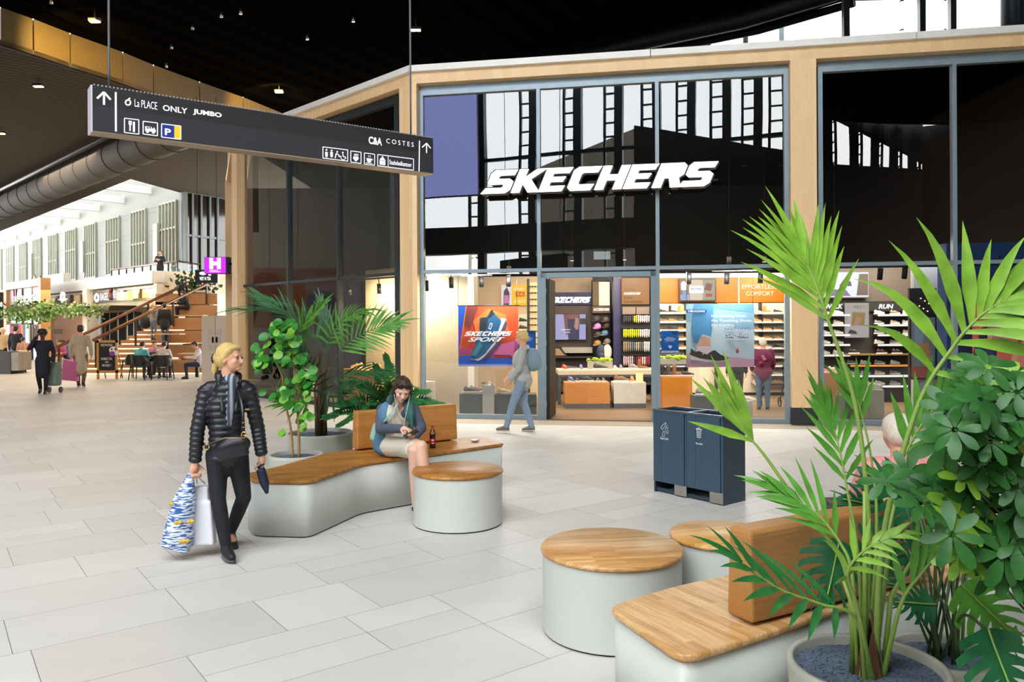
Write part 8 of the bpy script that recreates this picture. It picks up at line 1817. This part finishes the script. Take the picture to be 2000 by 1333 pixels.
# grey walker in front of the left window (moves to the picture left, seen from his side)
gp = fl(1022, 845); GJ = dict(pelvis=(0, 0, .53), chest=(0, .02, .71), knl=(.055, .09, .3), anl=(.055, .16, .06), knr=(-.055, .0, .29), anr=(-.055, -.08, .05), ell=(.12, .03, .63), wrl=(.1, .11, .53), elr=(-.12, .05, .63), wrr=(-.1, .13, .55))
G_ = Human('person', 'person in a pale grey hoodie walking past the shop with a backpack', gp, 197*gp.y/F/.985, -PI/2-.1, GJ, (0, .12, 0), None, 'light', .012)
G_.body(); G_.hair(HAIR['blond'], 'short'); G_.top(cloth('pale_grey', '#a9aaa6'), 'hoodie', 1.15, 1.2, hem=.03, hood=True); G_.pants(cloth('light_jeans', '#7d90a4', var=.2), 1.1); G_.shoes(mat('shoe_taupe', '#6b6658', .6), mat('sole_pale', '#d8d4cc'))
bk = thing('backpack', 'grey blue backpack on the back of the walking person', 'backpack', G_.J['chest']-G_.Fw*.16-Vector((0, 0, .2))); c = G_.J['chest']-G_.Fw*.2
link_mesh('bag', blob([('e', c, (.12, .13, .19), G_.B), ('e', c-G_.Fw*.07-Vector((0, 0, .05)), (.09, .07, .12), G_.B)], .012, 3), cloth('slate', '#7b8f9a'), bk)
build('strap', MB().tube(spl([c+Vector((0, 0, .15))-G_.L*.08, G_.J['shr']+Vector((0, 0, .05)), G_.J['chest']+G_.Fw*.1-G_.L*.1, c-Vector((0, 0, .1))-G_.L*.1], 6), .016, 6), cloth('slate', '#7b8f9a'), bk)
# shopper in the right window, with rollator
pp = fl(1491, 801); Hh = 141*pp.y/F/.985
Q_ = Human('person', 'person in a purple jacket seen from behind inside the shop', pp, Hh, PI-.15, dict(head=(0, .03, .915), elr=(-.14, .03, .63), wrr=(-.13, .12, .55), ell=(.14, .03, .63), wrl=(.13, .12, .55)), (0, .2, 0), None, 'light', .014)
Q_.body(); Q_.hair(HAIR['blond'] if False else HAIR['grey'], 'short'); Q_.top(cloth('purple', '#6e2348'), 'jacket', 1.2, 1.25, hem=.04); Q_.pants(cloth('blue_grey_trousers', '#4f6c84'), 1.15); Q_.shoes(m_shoeblk)
for i, (x, y, c) in enumerate(((1486, 709, '#c02050'), (1493, 702, '#b87088'), (1490, 697, '#b87088'), (1485, 713, '#2a1a20'))): build('jacket_motif', MB().ball(at(x, y, pp.y-.165), (.035, .012, .035), 10, 6), cm(c), Q_.root)
rp = fl(1512, 798); ro = thing('rollator', 'black wheeled walking frame beside the purple jacket', 'walking frame', rp)
for x in (-.2, .2):
    build('frame_tube', MB().tube([(x, -.2, .1), (x, .0, .5), (x, .05, .85), (x, -.12, .88)], .013, 8), m_black, ro, local=True); build('frame_tube', MB().tube([(x, .25, .1), (x, .0, .5)], .013, 8), m_black, ro, local=True)
    for y in (-.2, .25): build('wheel', MB().tube([(x, y+.09*math.cos(a/16*2*PI), .1+.09*math.sin(a/16*2*PI)) for a in range(17)], .013, 6), m_black, ro, local=True); build('hub', MB().cyl((x-.01, y, .1), (x+.01, y, .1), .03, n=10), m_steel, ro, local=True)
build('seat', MB().box((-.2, -.1, .48), (.2, .15, .51)), m_black, ro, local=True)
# person in pink on the far side of the near bench
K0 = at(1760, 900, 4.45); Kh = 1.62
KJ = {**SIT, 'chest': (0, .01, .45), 'neck': (0, .03, .56), 'head': (0, .07, .665)}
K_ = Human('person', 'white haired person in a pink quilted jacket seated behind the near backrest', (K0.x, 4.42, 0), Kh, PI-.15, {k: (a, b, c+.012) for k, (a, b, c) in KJ.items()}, (.1, .25, 0), None, 'light', .012)
K_.body(); K_.hair(HAIR['grey'], 'short'); K_.wear('quilted_jacket', puffer(K_, 1.15, 9, .0, None, True, 1.2)+[('e', K_.J['neck']-K_.Fw*.05*Kh-K_.Z*.01, (.085*Kh, .045*Kh, .045*Kh), K_.B)], cloth('pink_puffer', '#d98a88', .5, bump=.2), .011, 2); K_.pants(cloth('black', '#101012')); K_.shoes(m_shoeblk)
q = at(1638, 990, 4.5); hb = thing('handbag', 'black handbag beside the person in pink', 'bag', (q.x, q.y, ZT)); link_mesh('bag', blob([('b', (q.x+.02, q.y, ZT+.12), (.16, .24, .23), None)], .012, 6), m_lthr, hb)
# people in the shop behind the posters and the far right glass
simple_person('person in dark clothes standing behind the blue poster inside the shop', 1440, 790, 128, PI, cloth('charcoal', '#22242a'), cloth('dark_jeans', '#20242c'), 'brown')
simple_person('person in a navy cap and dark jacket passing the coral poster', 1925, 826, 170, PI/2, cloth('navy2', '#1d2440'), cloth('maroon_trousers', '#4a2838'), 'black', Y=12.25, hgt=1.66)
